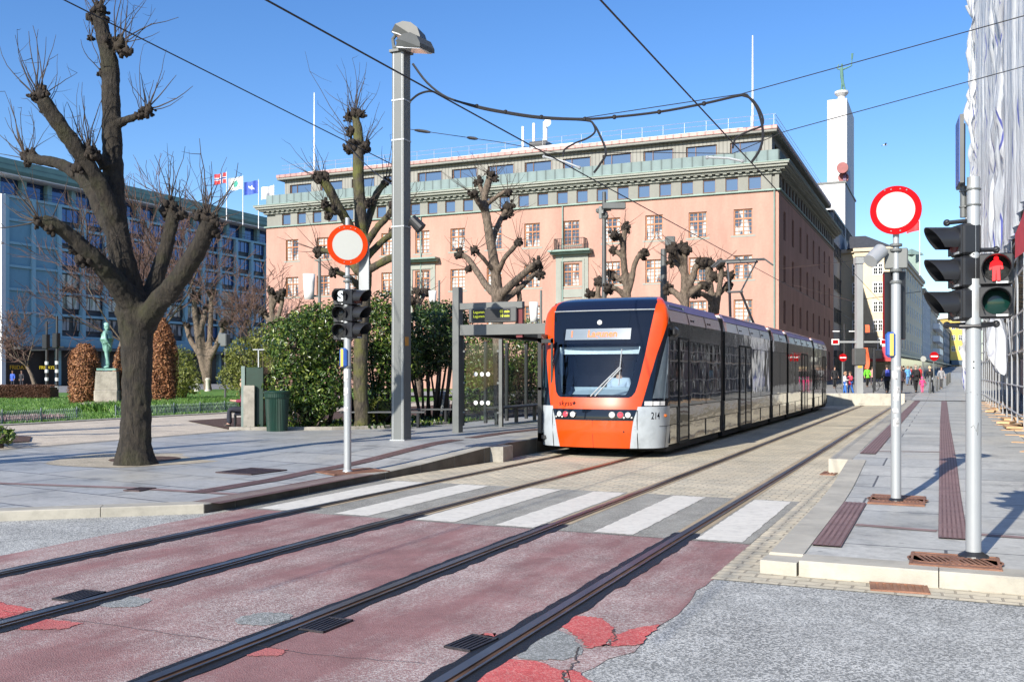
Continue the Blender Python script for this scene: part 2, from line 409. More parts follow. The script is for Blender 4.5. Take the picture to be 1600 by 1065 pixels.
struct(cb, 'cobblestone_road', MT['cobble'])
z = MB()
for (x0, x1) in ((-7.62, -7.12), (-6.52, -6.06), (-5.44, -4.94), (-4.45, -4.0), (-3.33, -2.9), (-2.26, -1.80)):
    pts = []
    for k in range(24): pts.append((x0+(x1-x0)*k/24, 9.52+random.uniform(-.012, .012)))
    for k in range(40): pts.append((x1+random.uniform(-.008, .008), 9.52+3.26*k/40))
    for k in range(24): pts.append((x1+(x0-x1)*k/24, 12.78+random.uniform(-.015, .015)))
    for k in range(40): pts.append((x0+random.uniform(-.008, .008), 12.78-3.26*k/40))
    z.poly(pts, .0085)
struct(z, 'zebra_crossing_marking', MT['white_line'])
# repairs in the red surface
rd = MB(); gp_ = MB()
for q in ([(-8, 940), (0, 942), (50, 952), (25, 967), (-8, 968)], [(17, 982), (65, 966), (132, 975), (100, 984), (40, 985)], [(380, 1027), (415, 1012), (452, 1017), (430, 1026)],
          [(867, 975), (885, 962), (940, 967), (957, 985), (950, 1007), (920, 1015), (902, 995)], [(950, 1010), (965, 990), (1030, 975), (995, 1010)],
          [(728, 1062), (755, 1030), (850, 1035), (880, 1052), (882, 1080), (700, 1080)], [(885, 1050), (905, 1048), (940, 1080), (888, 1080)], [(740, 993), (772, 989), (778, 998)]):
    pts = []
    for a, b in zip(q, q[1:]+q[:1]):
        pts += [ground(a[0]+(b[0]-a[0])*t, a[1]+(b[1]-a[1])*t)+Vector((random.uniform(-.02, .02), random.uniform(-.02, .02), 0)) for t in (0, .33, .66)]
    rd.poly([(a+random.gauss(0, .010), b+random.gauss(0, .010)) for a, b in flat(chaikin(pts, 2))], .0085)
struct(rd, 'red_road_patch', MT['red_paint'])
for q in ([(790, 1027), (840, 990), (870, 980), (910, 1005), (915, 1025), (860, 1034)], [(152, 940), (195, 930), (247, 937), (210, 950), (160, 950)], [(362, 970), (400, 957), (470, 960), (430, 977), (380, 979)]):
    gp_.poly([(a+random.gauss(0, .012), b+random.gauss(0, .012)) for a, b in flat(chaikin([ground(*p) for p in q], 3))], .0075)
struct(gp_, 'grey_road_patch', MT['grey_patch'])
ck = MB()
for line in ([(905, 1012), (900, 1035), (885, 1052), (878, 1075)], [(958, 985), (962, 1000), (945, 1012)], [(0, 955), (150, 975), (330, 1000), (500, 1025), (680, 1040)]):
    P = [ground(*p) for p in line]; Q = []
    for a, b in zip(P, P[1:]):
        for t in range(10): Q.append(a.lerp(b, t/10)+Vector((random.uniform(-.015, .015), random.uniform(-.015, .015), 0)))
    w = .005 if line[0][0] > 800 else .0025
    for a, b in zip(Q, Q[1:]):
        d = (b-a).normalized(); s = Vector((-d.y, d.x, 0))*w
        ck.quad(a-s+Vector((0, 0, .0105)), b-s+Vector((0, 0, .0105)), b+s+Vector((0, 0, .0105)), a+s+Vector((0, 0, .0105)))
struct(ck, 'road_crack', mat('crack filler dirt', (.075, .06, .055), .9, 0, .3, 8))
# four rails with tar seal in the red part
RX = [(-7.09, -6.97), (-5.64, -5.53), (-3.88, -3.84), (-2.45, -2.40)]
nm = ['leftmost of the four embedded tram rails, running under the left wheels of the tram', 'second tram rail from the left, running under the right wheels of the tram',
      'third tram rail from the left, on the empty track beside the tram', 'rightmost of the four embedded tram rails, nearest the cream kerb']
def rx(k, Y): a, b = RX[k]; return a+(b-a)*max(0, min(1, (Y-8)/10))
tarm = MB()
for k in range(4):
    r = MB(); ys = [-6+i*.8 for i in range(73)]
    for a, b in zip(ys, ys[1:]):
        for (o0, o1, zt, m) in ((-.032, .032, .022, 0), (.032, .072, .012, 1), (.072, .088, .021, 0)):
            xa, xb = rx(k, a), rx(k, b)
            vs = [(xa+o0, a, .002), (xa+o1, a, .002), (xb+o1, b, .002), (xb+o0, b, .002), (xa+o0, a, zt), (xa+o1, a, zt), (xb+o1, b, zt), (xb+o0, b, zt)]
            r.add(vs, [(4, 5, 6, 7), (0, 4, 7, 3), (1, 2, 6, 5)], m)
    o = r.build('tram_rail', [MT['rail'], MT['rust_rail']], origin=(rx(k, 8), 8, 0)); tag(o, nm[k], 'rail', 'tram rails embedded in the road')
    pts = []; yy = -6.0; L = []; Rr = []
    while yy < 9.9:
        L.append((rx(k, yy)-.11+random.uniform(-.012, .012), yy)); Rr.append((rx(k, yy)+.17+random.uniform(-.02, .02), yy)); yy += .12
    for i in range(len(L)-1): tarm.quad((*L[i], .009), (*Rr[i], .009), (*Rr[i+1], .009), (*L[i+1], .009))
struct(tarm, 'rail_tar_seal', MT['tar'])
wc = MB()
for k in range(4):
    for Y0 in (9.9,): wc.poly([(rx(k, 10)-.10, Y0), (rx(k, 10)+.15, Y0), (rx(k, 30)+.15, 52), (rx(k, 30)-.10, 52)], .0075)
struct(wc, 'rail_filler_strip', mat('brown rail filler', (.36, .29, .195), .8, 0, .3, 1.2, .3, 60, stretch=(1, .3, 1)))
def grate(px4, label, m='iron', zf=None, name='drain_cover', cat='drain cover', slots=6, th=.005):
    P = [ground(*p) if zf is None else gl(p[0], p[1], zf) for p in px4]
    c = sum(P, Vector())/4; ex = ((P[1]-P[0])+(P[2]-P[3]))/2; ey = ((P[3]-P[0])+(P[2]-P[1]))/2
    w, d = ex.length, ey.length; a = math.atan2(ex.y, ex.x)
    w = min(w, 1.2); d = min(d, 1.0)
    mb = MB(); mb.box((0, 0, th/2), (w, d, th), 0)
    n = slots
    for i in range(n): mb.box((-w/2+w*(i+.5)/n, 0, th+.004), (w/n*.55, d*.86, .008))
    for s_ in (-1, 1): mb.box((0, s_*d*.47, th+.005), (w, d*.05, .010)); mb.box((s_*w*.485, 0, th+.005), (w*.03, d, .010))
    o = mb.build(name, MT[m]); o.location = (c.x, c.y, c.z+.003); o.rotation_euler = (0, 0, a); return tag(o, label, cat)
grate([(80, 937), (117, 942), (165, 926), (132, 924)], 'dark slotted drain cover beside the second rail from the left on red asphalt')
grate([(465, 985), (505, 990), (552, 971), (515, 966)], 'dark slotted drain cover touching the third rail from the left on red asphalt')
grate([(697, 1014), (742, 1020), (772, 1000), (735, 992)], 'dark slotted drain cover touching the rightmost rail, beside a small red repair')
# ---------------------------------------------------------------- left plaza
MT['kerb_face'] = mat('grimy shaded kerb face', (.10, .085, .065), .8, 0, .4, 2.5, .3, 40)  # grime and the shade on this face are both in the colour
def xe(Y):      # right edge of the plaza / platform
    if Y < 8.95: return -7.95+(Y-8.95)*1.19
    if Y < 13: return -7.95
    return -7.95+.27*sstep(13, 16.4, Y)
pl = MB(); ys = [-4+i*.35 for i in range(38)]+[9.1+i*.3 for i in range(32)]+[19+i*2.0 for i in range(18)]
nx = 26
for j, Y in enumerate(ys):
    for i in range(nx+1):
        u = (i/nx)**.6; x = -45+(xe(Y)-.30+45)*u
        pl.v.append((x, Y, zL(x, Y)))
for j in range(len(ys)-1):
    for i in range(nx):
        a = j*(nx+1)+i; pl.f.append((a, a+1, a+nx+2, a+nx+1)); pl.mi.append(0)
struct(pl, 'plaza_pavement', MT['slab_left'], smooth=True)
def mb_add(mb, b, fs):
    for f in fs: mb.f.append(tuple(b+i for i in f)); mb.mi.append(0)
def kerb_line(pts, w, name, m, zf, seg=1.1, gap=.008, side=-1, lip=.012, face=None):
    """stones along pts; side -1 = stones lie to the left of the walking direction"""
    mb = MB(); P = [Vector((p[0], p[1], 0)) for p in pts]
    for a, b in zip(P, P[1:]):
        L = (b-a).length; n = max(1, round(L/seg)); d = (b-a)/L; s = Vector((-d.y, d.x, 0))*(-side)*w
        for i in range(n):
            p, q = a+d*(L*i/n+gap/2), a+d*(L*(i+1)/n-gap/2)
            if side > 0: p, q = q, p
            zp, zq = zf(p.x, p.y)+lip, zf(q.x, q.y)+lip; ch = .012; sv = s.normalized()*ch
            vs = [(p.x, p.y, -.02), (q.x, q.y, -.02), (q.x+s.x, q.y+s.y, -.02), (p.x+s.x, p.y+s.y, -.02),
                  (p.x, p.y, zp-ch), (q.x, q.y, zq-ch), (q.x+s.x, q.y+s.y, zq-.001), (p.x+s.x, p.y+s.y, zp-.001), (p.x+sv.x, p.y+sv.y, zp), (q.x+sv.x, q.y+sv.y, zq)]
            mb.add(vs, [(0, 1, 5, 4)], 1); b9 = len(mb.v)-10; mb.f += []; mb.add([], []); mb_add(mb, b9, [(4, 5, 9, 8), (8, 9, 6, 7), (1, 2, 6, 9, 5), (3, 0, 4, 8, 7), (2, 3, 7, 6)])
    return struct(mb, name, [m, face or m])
zk = lambda x, y: zL(x, y)*1.0 if y < 8.9 else (zL(x, y)-.085*sstep(8.8, 9.6, y)*(1-sstep(12.6, 14.2, y)))
kerb_line([(xe(Y), Y) for Y in (-4, -1.5, 1, 3.5, 6, 7.5, 8.95)], .30, 'plaza_kerb', MT['granite'], zL)
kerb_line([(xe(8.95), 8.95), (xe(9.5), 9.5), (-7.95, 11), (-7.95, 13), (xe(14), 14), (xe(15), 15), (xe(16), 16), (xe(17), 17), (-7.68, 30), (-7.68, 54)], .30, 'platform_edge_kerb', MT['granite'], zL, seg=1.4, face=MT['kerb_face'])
# sloping block where the low kerb becomes the platform edge
b = MB(); b.prism([(-7.69, 16.25), (-7.45, 16.3), (-7.45, 16.75), (-7.69, 16.8)], 0, .285)
bo = b.build('granite_block', MT['granite_dark'], origin=(-7.55, 16.5, 0)); tag(bo, 'rough stone block projecting from the left platform edge in front of the tram', 'stone block')
def strip(name, pts, w, m, zf=zL, th=.006, ribs=0):
    mb = MB(); P = []
    for a, b in zip(pts, pts[1:]):
        n = max(1, int((b-a).length/.25))
        P += [a.lerp(b, i/n) for i in range(n)]
    P.append(pts[-1])
    D = [(P[min(i+1, len(P)-1)]-P[max(i-1, 0)]) for i in range(len(P))]
    lanes = [(-w/2, w/2)] if not ribs else [(-w/2+w*(i+.12)/ribs, -w/2+w*(i+.72)/ribs) for i in range(ribs)]
    for li, (a0, a1) in enumerate([(-w/2, w/2)]+(lanes if ribs else [])):
        t = th+(.004 if li else 0)
        for i in range(len(P)-1):
            V = []
            for k in (i, i+1):
                d = D[k]; d.z = 0; d.normalize(); s = Vector((d.y, -d.x, 0))
                for off in (a0, a1):
                    q = P[k]+s*off; V.append((q.x, q.y, zf(q.x, q.y)+t))
            mb.quad(V[1], V[0], V[2], V[3], 1 if li else 0)
    return struct(mb, name, [MT[m], MT['tactile2']])
MT['tactile2'] = mat('raised iron ribs', (.27, .165, .145), .55, .35, .25, 4, .2, 80)
MT['maroon'] = mat('maroon paving strip', (.24, .165, .155), .7, 0, .2, 3, .2, 80)
MT['dark_iron'] = mat('dark brown iron strip', (.085, .058, .058), .6, .35, .3, 4, .2, 80)
strip('plaza_line', [gl(-40, 752), gl(0, 755), gl(200, 762), gl(350, 771), gl(400, 773)], .16, 'maroon')
strip('plaza_guide_strip', [gl(304, 770), gl(425, 750), gl(500, 734), gl(600, 710), gl(660, 697), gl(715, 687)], .30, 'dark_iron', ribs=5)
strip('plaza_tactile_strip', [gl(322, 786), gl(420, 768), gl(500, 753), gl(566, 741)], .42, 'tactile', th=.009, ribs=9)
strip('platform_tactile_strip', [gl(735, 684), gl(790, 676), gl(845, 670)], .3, 'dark_iron', ribs=5)
grate([(340, 739), (395, 742), (447, 735), (390, 731)], 'dark rectangular cover in the plaza slabs, left of the pole with the S signal', 'dark_iron', zL, 'manhole_cover', 'manhole cover', 10)
grate([(197, 767), (222, 768), (240, 763), (215, 762)], 'small dark cover on the thin maroon line in the plaza', 'dark_iron', zL, 'manhole_cover', 'manhole cover', 6)
grate([(508, 739), (537, 745), (594, 735), (563, 730)], 'rusty square cover round the base of the pole with the S signal', 'rust', zL, 'manhole_cover', 'manhole cover', 12)
# earth ring in the pavement round the big tree
tp = ground(212, 718, .1)
er = MB(); er.poly([(tp.x+1.5*math.cos(a)*(1+.12*math.sin(3*a)), tp.y+1.5*math.sin(a)*(1+.1*math.cos(2*a))) for a in [2*math.pi*k/40 for k in range(40)]], .106)
struct(er, 'tree_pit_gravel', asphalt('sandy gravel', (.36, .315, .235), (.46, .40, .3), .4, .7, 45))
er2 = MB(); er2.poly([(tp.x+.12+.62*math.cos(a), tp.y+.1+.6*math.sin(a)) for a in [2*math.pi*k/28 for k in range(28)]], .111)
struct(er2, 'tree_pit_soil', MT['soil'])
# ---------------------------------------------------------------- right pavement
def xr(Y):
    return -1.37+(Y-8.3)*-.002 if Y < 12 else (-1.378-.08*sstep(12, 16.5, Y))
struct(gridpoly(MB(), -1.24, 14, 8.45, 62, zR, 30, 110), 'right_pavement', MT['slab'], smooth=True)
struct(gridpoly(MB(), -1.5, -1.20, 16.75, 54, lambda x, y: zR(x, y)+.001, 2, 60), 'right_platform_paving', MT['slab'], smooth=True)
kerb_line([(.0-1.37, 8.42), (xr(12), 12), (xr(14), 14), (xr(16.7), 16.7)], .28, 'right_kerb', MT['granite'], zR, seg=.55, side=1, gap=.003, lip=.014)
kerb_line([(-1.76, 16.7), (-1.78, 30), (-1.78, 54)], .36, 'right_platform_kerb', MT['granite'], zR, seg=2.6, side=1, lip=.010)
kerb_line([(-1.40, 8.14), (-1.10, 8.12)], .30, 'right_kerb_corner', MT['granite'], lambda x, y: .10, seg=.4)
kerb_line([(-1.09, 8.13), (-.05, 8.13), (1.25, 8.14), (2.6, 8.15), (14, 8.3)], .33, 'right_front_kerb', MT['granite'], zR, seg=1.25)
strip('right_kerb_tactile', [Vector((-.96, 8.93, .12)), Vector((-.97, 12.05, .12))], .25, 'tactile', zR, ribs=5, th=.014)
strip('right_platform_tactile', [Vector((-1.24, 17.9, .2)), Vector((-1.3, 53, .2))], .26, 'tactile', zR, ribs=5, th=.012)
gs = MB()
strip('right_guide_strip', [Vector((.06, 9.8, .12)), Vector((-.03, 30, .2)), Vector((-.10, 61, .2))], .25, 'tactile', zR, ribs=6, th=.012)
strip('right_maroon_line', [Vector((-.83, 10.35, .12)), Vector((-.08, 10.25, .12))], .13, 'maroon', zR)
strip('right_maroon_line', [Vector((.2, 10.2, .12)), Vector((4, 9.9, .12))], .13, 'maroon', zR)
strip('right_maroon_line', [Vector((-1.1, 18.6, .2)), Vector((-.1, 18.9, .2))], .10, 'maroon', zR)
def cover(X0, X1, Y0, Y1, label, rz=0):
    w, d = X1-X0, Y1-Y0; mb = MB(); mb.box((0, 0, .006), (w, d, .012)); n = 12
    for i in range(n): mb.box((-w/2*.8+w*.8*(i+.5)/n, 0, .014), (w/n*.42, d*.60, .006), R(18))
    for s_ in (-1, 1): mb.box((0, s_*d*.46, .014), (w*.96, .022, .007)); mb.box((s_*w*.475, 0, .014), (.02, d*.94, .007))
    mb.lathe([(.17, .013), (.17, .018), (.155, .018), (.155, .013)], (-w*.28, 0, 0), 24)
    mb.lathe([(.17, .013), (.17, .018), (.155, .018), (.155, .013)], (w*.28, 0, 0), 24)
    o = mb.build('manhole_cover', MT['rust']); o.location = ((X0+X1)/2, (Y0+Y1)/2, zR(0, Y0)+.004); o.rotation_euler = (0, 0, rz); return tag(o, label, 'manhole cover')
cover(-.84, -.22, 12.05, 12.95, 'rusty rectangular cover round the pole with the red ringed disc, right pavement')
cover(-.27, .40, 8.32, 8.92, 'rusty rectangular cover round the pedestrian signal pole at the pavement corner')
grate([(1348, 922), (1440, 928), (1462, 918), (1370, 912)], 'long rusty gutter grate below the front kerb of the right pavement', 'rust', None, 'gutter_grate', 'gutter grate', 8)
grate([(1283, 742), (1306, 743), (1309, 738), (1286, 737)], 'small rusty gutter cover at the foot of the right platform block', 'rust', None, 'gutter_grate', 'gutter grate', 4)
# ---------------------------------------------------------------- park on the left
def xg(Y): return -17.4
struct(gridpoly(MB(), -25.2, -17.4, -10, 70, lambda x, y: .108, 4, 20), 'gravel_path', MT['gravel'])
struct(gridpoly(MB(), -17.6, -17.2, -10, 21, lambda x, y: .103, 1, 10), 'path_border', MT['granite_dark'])
struct(gridpoly(MB(), -62, -24.9, -10, 90, lambda x, y: .125+.02*noise.noise(Vector((x*.3, y*.3, 0))), 40, 90), 'lawn', MT['grass_base'])
kerb_line([(-24.9, -10), (-24.9, 70)], .35, 'lawn_kerb', MT['granite'], lambda x, y: .14, seg=.5)
bed = [(-17.7, 20.9), (-16.6, 21.35), (-15.2, 22.1), (-14.2, 23.2), (-13.7, 26), (-13.6, 60), (-22, 60), (-22, 24)]
struct(MB().poly(bed, .13), 'planting_bed', MT['soil'])
kerb_line(bed[:5], .22, 'planting_bed_kerb', MT['granite_dark'], lambda x, y: .17, seg=.7)
# far street behind the end of the tracks, rising gently
def zS(X, Y): return .24+.10*sstep(54, 64, Y)+.0085*max(0, Y-80)+.00002*max(0, Y-80)**2
struct(gridpoly(MB(), -34, 14, 52.6, 420, lambda x, y: zS(x, y)-.004, 4, 120), 'street', MT['far_street'] if 'far_street' in MT else asphalt('street paving', (.27, .27, .26), (.36, .36, .35), .5, .8, 30))
struct(gridpoly(MB(), -1.6, 3, 52.7, 200, lambda x, y: zS(x, y)+.03, 2, 60), 'street_pavement', MT['slab'])
w0 = at(1190, 633.5, 48.7); w1 = at(1414, 633.5, 48.7); d = (w1-w0); L = d.length; a = math.atan2(d.y, d.x)
mb = MB()
n = 6
for i in range(n): mb.span(L*i/n+.006, L*(i+1)/n-.006, 0, .3, 0, .60, .01)
mb.span(0, L, .02, 4.0, .0, .55); mb.span(L*.70-.18, L*.70+.12, -.02, 0.001, .1, .42)
o = mb.build('concrete_wall', MT['concrete']); o.location = (w0.x, w0.y, 0); o.rotation_euler = (0, 0, a)
tag(o, 'low pale concrete wall across the end of the tram tracks', 'wall')
# ---------------------------------------------------------------- buildings
def plaster(name, c, var=.07, streak=.12, rough=.85):
    m, nt, b, n, l = nodes(name)
    v = obj_coord(n, l, (1, 1, .25)); v2 = obj_coord(n, l)
    t = noise_tex(n, l, v, .5, 6, .65); r = ramp(n, l, t.outputs['Fac'], [(.3, tuple(x*(1-streak) for x in c)), (.7, tuple(min(1, x*(1+var)) for x in c))])
    t2 = noise_tex(n, l, v2, 5, 5, .7); r2 = ramp(n, l, t2.outputs['Fac'], [(.3, .92), (.7, 1.05)])
    l.new(mix(n, l, 1.0, r.outputs['Color'], r2.outputs['Color'], 'MULTIPLY'), b.inputs['Base Color']); b.inputs['Roughness'].default_value = rough
    bump(n, l, b, t2.outputs['Fac'], .15, .02); return m
def slatmat(name, c, pitch, rot=False, metal=.2, rough=.5):
    m, nt, b, n, l = nodes(name)
    t = n.new('ShaderNodeTexWave'); t.wave_type = 'BANDS'; t.bands_direction = 'Z' if rot else 'X'; t.inputs['Scale'].default_value = .5/pitch*.63
    l.new(obj_coord(n, l), t.inputs['Vector'])
    r = ramp(n, l, t.outputs['Fac'], [(.0, tuple(x*.55 for x in c)), (.12, c), (1, tuple(min(1, x*1.08) for x in c))])
    nz = noise_tex(n, l, obj_coord(n, l), .8, 5); r2 = ramp(n, l, nz.outputs['Fac'], [(.3, .85), (.7, 1.1)])
    l.new(mix(n, l, 1.0, r.outputs['Color'], r2.outputs['Color'], 'MULTIPLY'), b.inputs['Base Color'])
    b.inputs['Roughness'].default_value = rough; b.inputs['Metallic'].default_value = metal; return m
MT['pink'] = plaster('salmon plaster', (.50, .287, .228), .07, .24)
MT['stone'] = plaster('grey green stone', (.25, .255, .23))
MT['stone_l'] = plaster('pale grey stone', (.31, .325, .29))
MT['copper'] = slatmat('pale green copper cladding', (.18, .24, .24), .9, metal=0, rough=.75)
MT['copper_trim'] = mat('verdigris trim', (.22, .31, .275), .6, .1, .12, 1.5)
MT['roof_pink'] = slatmat('pink copper roof edge', (.42, .24, .22), .7)
MT['wood'] = mat('orange brown window wood', (.42, .17, .07), .5, 0, .15, 3)
MT['wood_dark'] = mat('dark wood frame', (.16, .075, .045), .5, 0, .2, 3)
def panemat(name, c, curtains=.5, rough=.03, sc_=1.1):
    m, nt, b, n, l = nodes(name)
    g = n.new('ShaderNodeNewGeometry')
    t = noise_tex(n, l, obj_coord(n, l, (1.6, 1.6, .5), True), sc_, 1)
    r = ramp(n, l, t.outputs['Fac'], [(.5-.06, c), (.5+.02, (curtains, curtains, curtains*.97))])
    l.new(r.outputs['Color'], b.inputs['Base Color']); b.inputs['Roughness'].default_value = rough
    b.inputs['IOR'].default_value = 1.75
    w_ = noise_tex(n, l, g.outputs['Position'], .9, 1); bump(n, l, b, w_.outputs['Fac'], .12, .05); return m
MT['pane_curtain'] = panemat('window glass before white curtains', (.05, .07, .10), .50)
MT['pane_blue'] = mirror('sky reflecting glass', (.10, .16, .25), .03, .35, .08, ior=2.0)
MT['pane_dark'] = mirror('dark window glass', (.012, .014, .018), .05, 0, .08, ior=1.5)
MT['pane_hotel'] = mirror('blue hotel glass', (.02, .07, .22), .05, .3, .05, ior=1.8)
MT['pane_warm'] = panemat('glass before pale curtains', (.03, .035, .04), .42, .08, .7)  # pale curtains as noise patches in the base colour

def window_proto(w, h, cols, rows, trans, fmat, pmat, fr=.09, depth=.10, mull=.06, trim=None, cross=True):
    """window in the x-z plane, outward = -y, centre at origin; returns frame object with a pane child"""
    m = MB()
    for s_ in (-1, 1):
        m.span(s_*(w/2-fr/2)-fr/2, s_*(w/2-fr/2)+fr/2, -.0, depth, -h/2, h/2)
    m.span(-w/2+fr, w/2-fr, 0.002, depth, h/2-fr, h/2); m.span(-w/2+fr, w/2-fr, 0.002, depth, -h/2, -h/2+fr)
    if cross:
        m.span(-mull*.8, mull*.8, .005, depth, -h/2+fr, h/2-fr)
        zt = h/2-h*trans
        m.span(-w/2+fr, w/2-fr, .008, depth, zt-mull*.8, zt+mull*.8)
        for c_ in (-1, 1):
            for k in range(1, cols):
                x = c_*(w/2)*k/cols*.98; m.span(x-.018, x+.018, .03, depth, -h/2+fr, h/2-fr)
        for k in range(1, rows):
            zz = -h/2+h*k/rows; m.span(-w/2+fr, w/2-fr, .032, depth, zz-.018, zz+.018)
    else:
        for k in range(1, cols):
            x = -w/2+w*(k/cols if cols > 2 else .30); m.span(x-mull/2, x+mull/2, .005, depth, -h/2+fr, h/2-fr)
    if trim:
        t_, tm = trim; m.m = 1
        m.span(-w/2-t_, w/2+t_, -.07, .02, h/2, h/2+t_); m.span(-w/2-t_-.05, w/2+t_+.05, -.14, .02, -h/2-t_*.8, -h/2)
        for s_ in (-1, 1): m.span(s_*(w/2+t_/2)-t_/2, s_*(w/2+t_/2)+t_/2, -.065, .02, -h/2, h/2)
        m.m = 0
    o = m.build('window', [fmat, trim[1] if trim else fmat])
    p = MB().quad((-w/2+fr*.5, depth*.8, -h/2+fr*.5), (w/2-fr*.5, depth*.8, -h/2+fr*.5), (w/2-fr*.5, depth*.8, h/2-fr*.5), (-w/2+fr*.5, depth*.8, h/2-fr*.5)).build('pane', pmat, o)
    return o
_first = {}
def put(proto, parent, loc, rz=0.0):
    if proto.parent is None and id(proto) not in _first:
        _first[id(proto)] = proto; proto.parent = parent; proto.location = loc; proto.rotation_euler = (0, 0, rz); return proto
    return dup(proto, loc, rz, parent=parent)
def wall_with_holes(mb, w, z0, z1, holes, depth=.35, mat_=0, rmat=0):
    """facade in x-z plane at y=0 (x from 0 to w) with rectangular recesses (x0,x1,za,zb); outward = -y"""
    xs = sorted(set([0, w]+[h[0] for h in holes]+[h[1] for h in holes])); zs = sorted(set([z0, z1]+[h[2] for h in holes]+[h[3] for h in holes]))
    def inside(x, z_): return any(h[0] < x < h[1] and h[2] < z_ < h[3] for h in holes)
    for i in range(len(xs)-1):
        for j in range(len(zs)-1):
            if not inside((xs[i]+xs[i+1])/2, (zs[j]+zs[j+1])/2):
                mb.quad((xs[i], 0, zs[j]), (xs[i+1], 0, zs[j]), (xs[i+1], 0, zs[j+1]), (xs[i], 0, zs[j+1]), mat_)
    for (x0, x1, a, b) in holes:
        mb.quad((x0, 0, a), (x0, depth, a), (x1, depth, a), (x1, 0, a), rmat); mb.quad((x0, 0, b), (x1, 0, b), (x1, depth, b), (x0, depth, b), rmat)
        mb.quad((x0, 0, a), (x0, 0, b), (x0, depth, b), (x0, depth, a), rmat); mb.quad((x1, 0, a), (x1, depth, a), (x1, depth, b), (x1, 0, b), rmat)
        mb.quad((x0, depth, a), (x1, depth, a), (x1, depth, b), (x0, depth, b), rmat)

# --- the pink building: front facade faces -Y, long side faces +X.  local origin = right front corner
PX, PY = -12.55, 82.0
B = thing('pink_building', (PX, PY, 0), 'long salmon pink building with grey attic storey and cornice behind the tram', 'building')
W, DP = 52.0, 42.6
mb = MB(); mr = MB()
fx = [2.91+3.82*k for k in range(13)]             # window axes measured from the right corner
rows = [(13.12, 15.30, 1.55), (9.42, 11.45, 1.55), (5.75, 7.75, 1.55), (2.2, 4.1, 1.55)]
holes = []
for x in fx:
    for (a, b_, ww) in rows: holes.append((W-x-ww/2, W-x+ww/2, a, b_))
f = MB(); wall_with_holes(f, W, 0, 16.62, holes, .34, 0, 0); f.v = [(v[0]-W, v[1], v[2]) for v in f.v]
# side facade: x' along +Y
sx = [3.2+4.95*k for k in range(8)]
sh = []
for x in sx:
    for (a, b_, ww) in ((12.9, 15.35, 1.25), (9.3, 11.6, 1.25), (5.8, 7.8, 1.25), (2.0, 4.1, 1.6)): sh.append((x-ww/2, x+ww/2, a, b_))
s2 = MB(); wall_with_holes(s2, DP, 0, 16.62, sh, .34)
s2.v = [(-v[1], v[0], v[2]) for v in s2.v]
f.v += []; bse = len(f.v); f.v += s2.v; f.f += [tuple(i+bse for i in q) for q in s2.f]; f.mi += s2.mi
f.quad((-W, 0, 0), (-W, DP, 0), (-W, DP, 16.62), (-W, 0, 16.62))
f.build('wall', MT['pink'], B)
wp = window_proto(1.55, 2.18, 2, 6, .36, MT['wood'], MT['pane_curtain'], trim=(.20, MT['stone_l']))
for i, x in enumerate(fx):
    for k, (a, b_, ww) in enumerate(rows[:3]):
        o = put(wp, B, (-x, .12, (a+b_)/2)); o.scale = (1, 1, (b_-a)/2.18)
ws = window_proto(1.25, 2.4, 2, 6, .36, MT['wood_dark'], MT['pane_dark'], trim=None)
for x in sx:
    for (a, b_) in ((12.9, 15.35), (9.3, 11.6), (5.8, 7.8)):
        o = put(ws, B, (-.12, x, (a+b_)/2), R(90)); o.scale = (1, 1, (b_-a)/2.4)
# frieze storey of small square windows between grey piers
fr = MB()
fr.span(-W-.10, .10, -.12, .5, 16.62, 16.80); fr.span(-.5, .13, .5, DP, 16.62, 16.80)
fr.span(-W-.02, .02, .14, .6, 16.80, 18.05); fr.span(-.60, -.14, .6, DP, 16.80, 18.05)
sm = [1.9+1.9*k for k in range(27)]
for x in [1.0+1.9*k for k in range(27)]: fr.span(-x-.42, -x+.42, -.03, .139, 16.80, 18.05)
for y_ in [1.3+1.9*k for k in range(22)]: fr.span(-.139, .03, y_-.42, y_+.42, 16.80, 18.05)
fr.span(-.3, .02, -.02, .3, 16.8, 18.05)
fr.build('frieze_storey', MT['stone'], B)
tr = MB(); tr.span(-W-.18, .18, -.20, -.121, 16.66, 16.78); tr.span(.131, .20, -.2, DP, 16.66, 16.78); tr.build('string_course', MT['copper_trim'], B)
wq = window_proto(1.06, 1.06, 1, 1, .4, MT['wood_dark'], MT['pane_blue'], fr=.05, depth=.10, cross=False)
for x in sm[:26]: put(wq, B, (-x-.05, .05, 17.40))
wqd = window_proto(1.06, 1.06, 1, 1, .4, MT['wood_dark'], MT['pane_dark'], fr=.05, depth=.10, cross=False)
for y_ in [2.25+1.9*k for k in range(21)]: put(wqd, B, (-.05, y_, 17.40), R(90))
# cornice with dentils, stepped outwards
co = MB()
for (o_, za, zb) in ((.22, 18.05, 18.22), (.55, 18.32, 18.50), (.80, 18.50, 18.70), (.95, 18.70, 18.86)):
    co.span(-W-o_, o_, -o_, 3, za, zb); co.span(-3, o_-.002, 3, DP+.5, za, zb)
k = 0.0
while k < W: co.span(-k-.16, -k+.16, -.48, 0, 18.22, 18.34); k += .62
k = .3
while k < DP: co.span(0, .48, k-.16, k+.16, 18.22, 18.34); k += .62
co.build('cornice', MT['stone_l'], B)
ct = MB(); ct.span(-W-.99, .99, -.99, 3, 18.861, 18.93); ct.span(-3, .988, 3, DP+.5, 18.861, 18.93); ct.build('cornice_flashing', MT['copper_trim'], B)
pa = MB(); pa.span(-W, 0, -.05, .15, 18.93, 20.02); pa.span(-.2, .05, .15, DP, 18.93, 20.0); pa.build('parapet', MT['copper'], B)
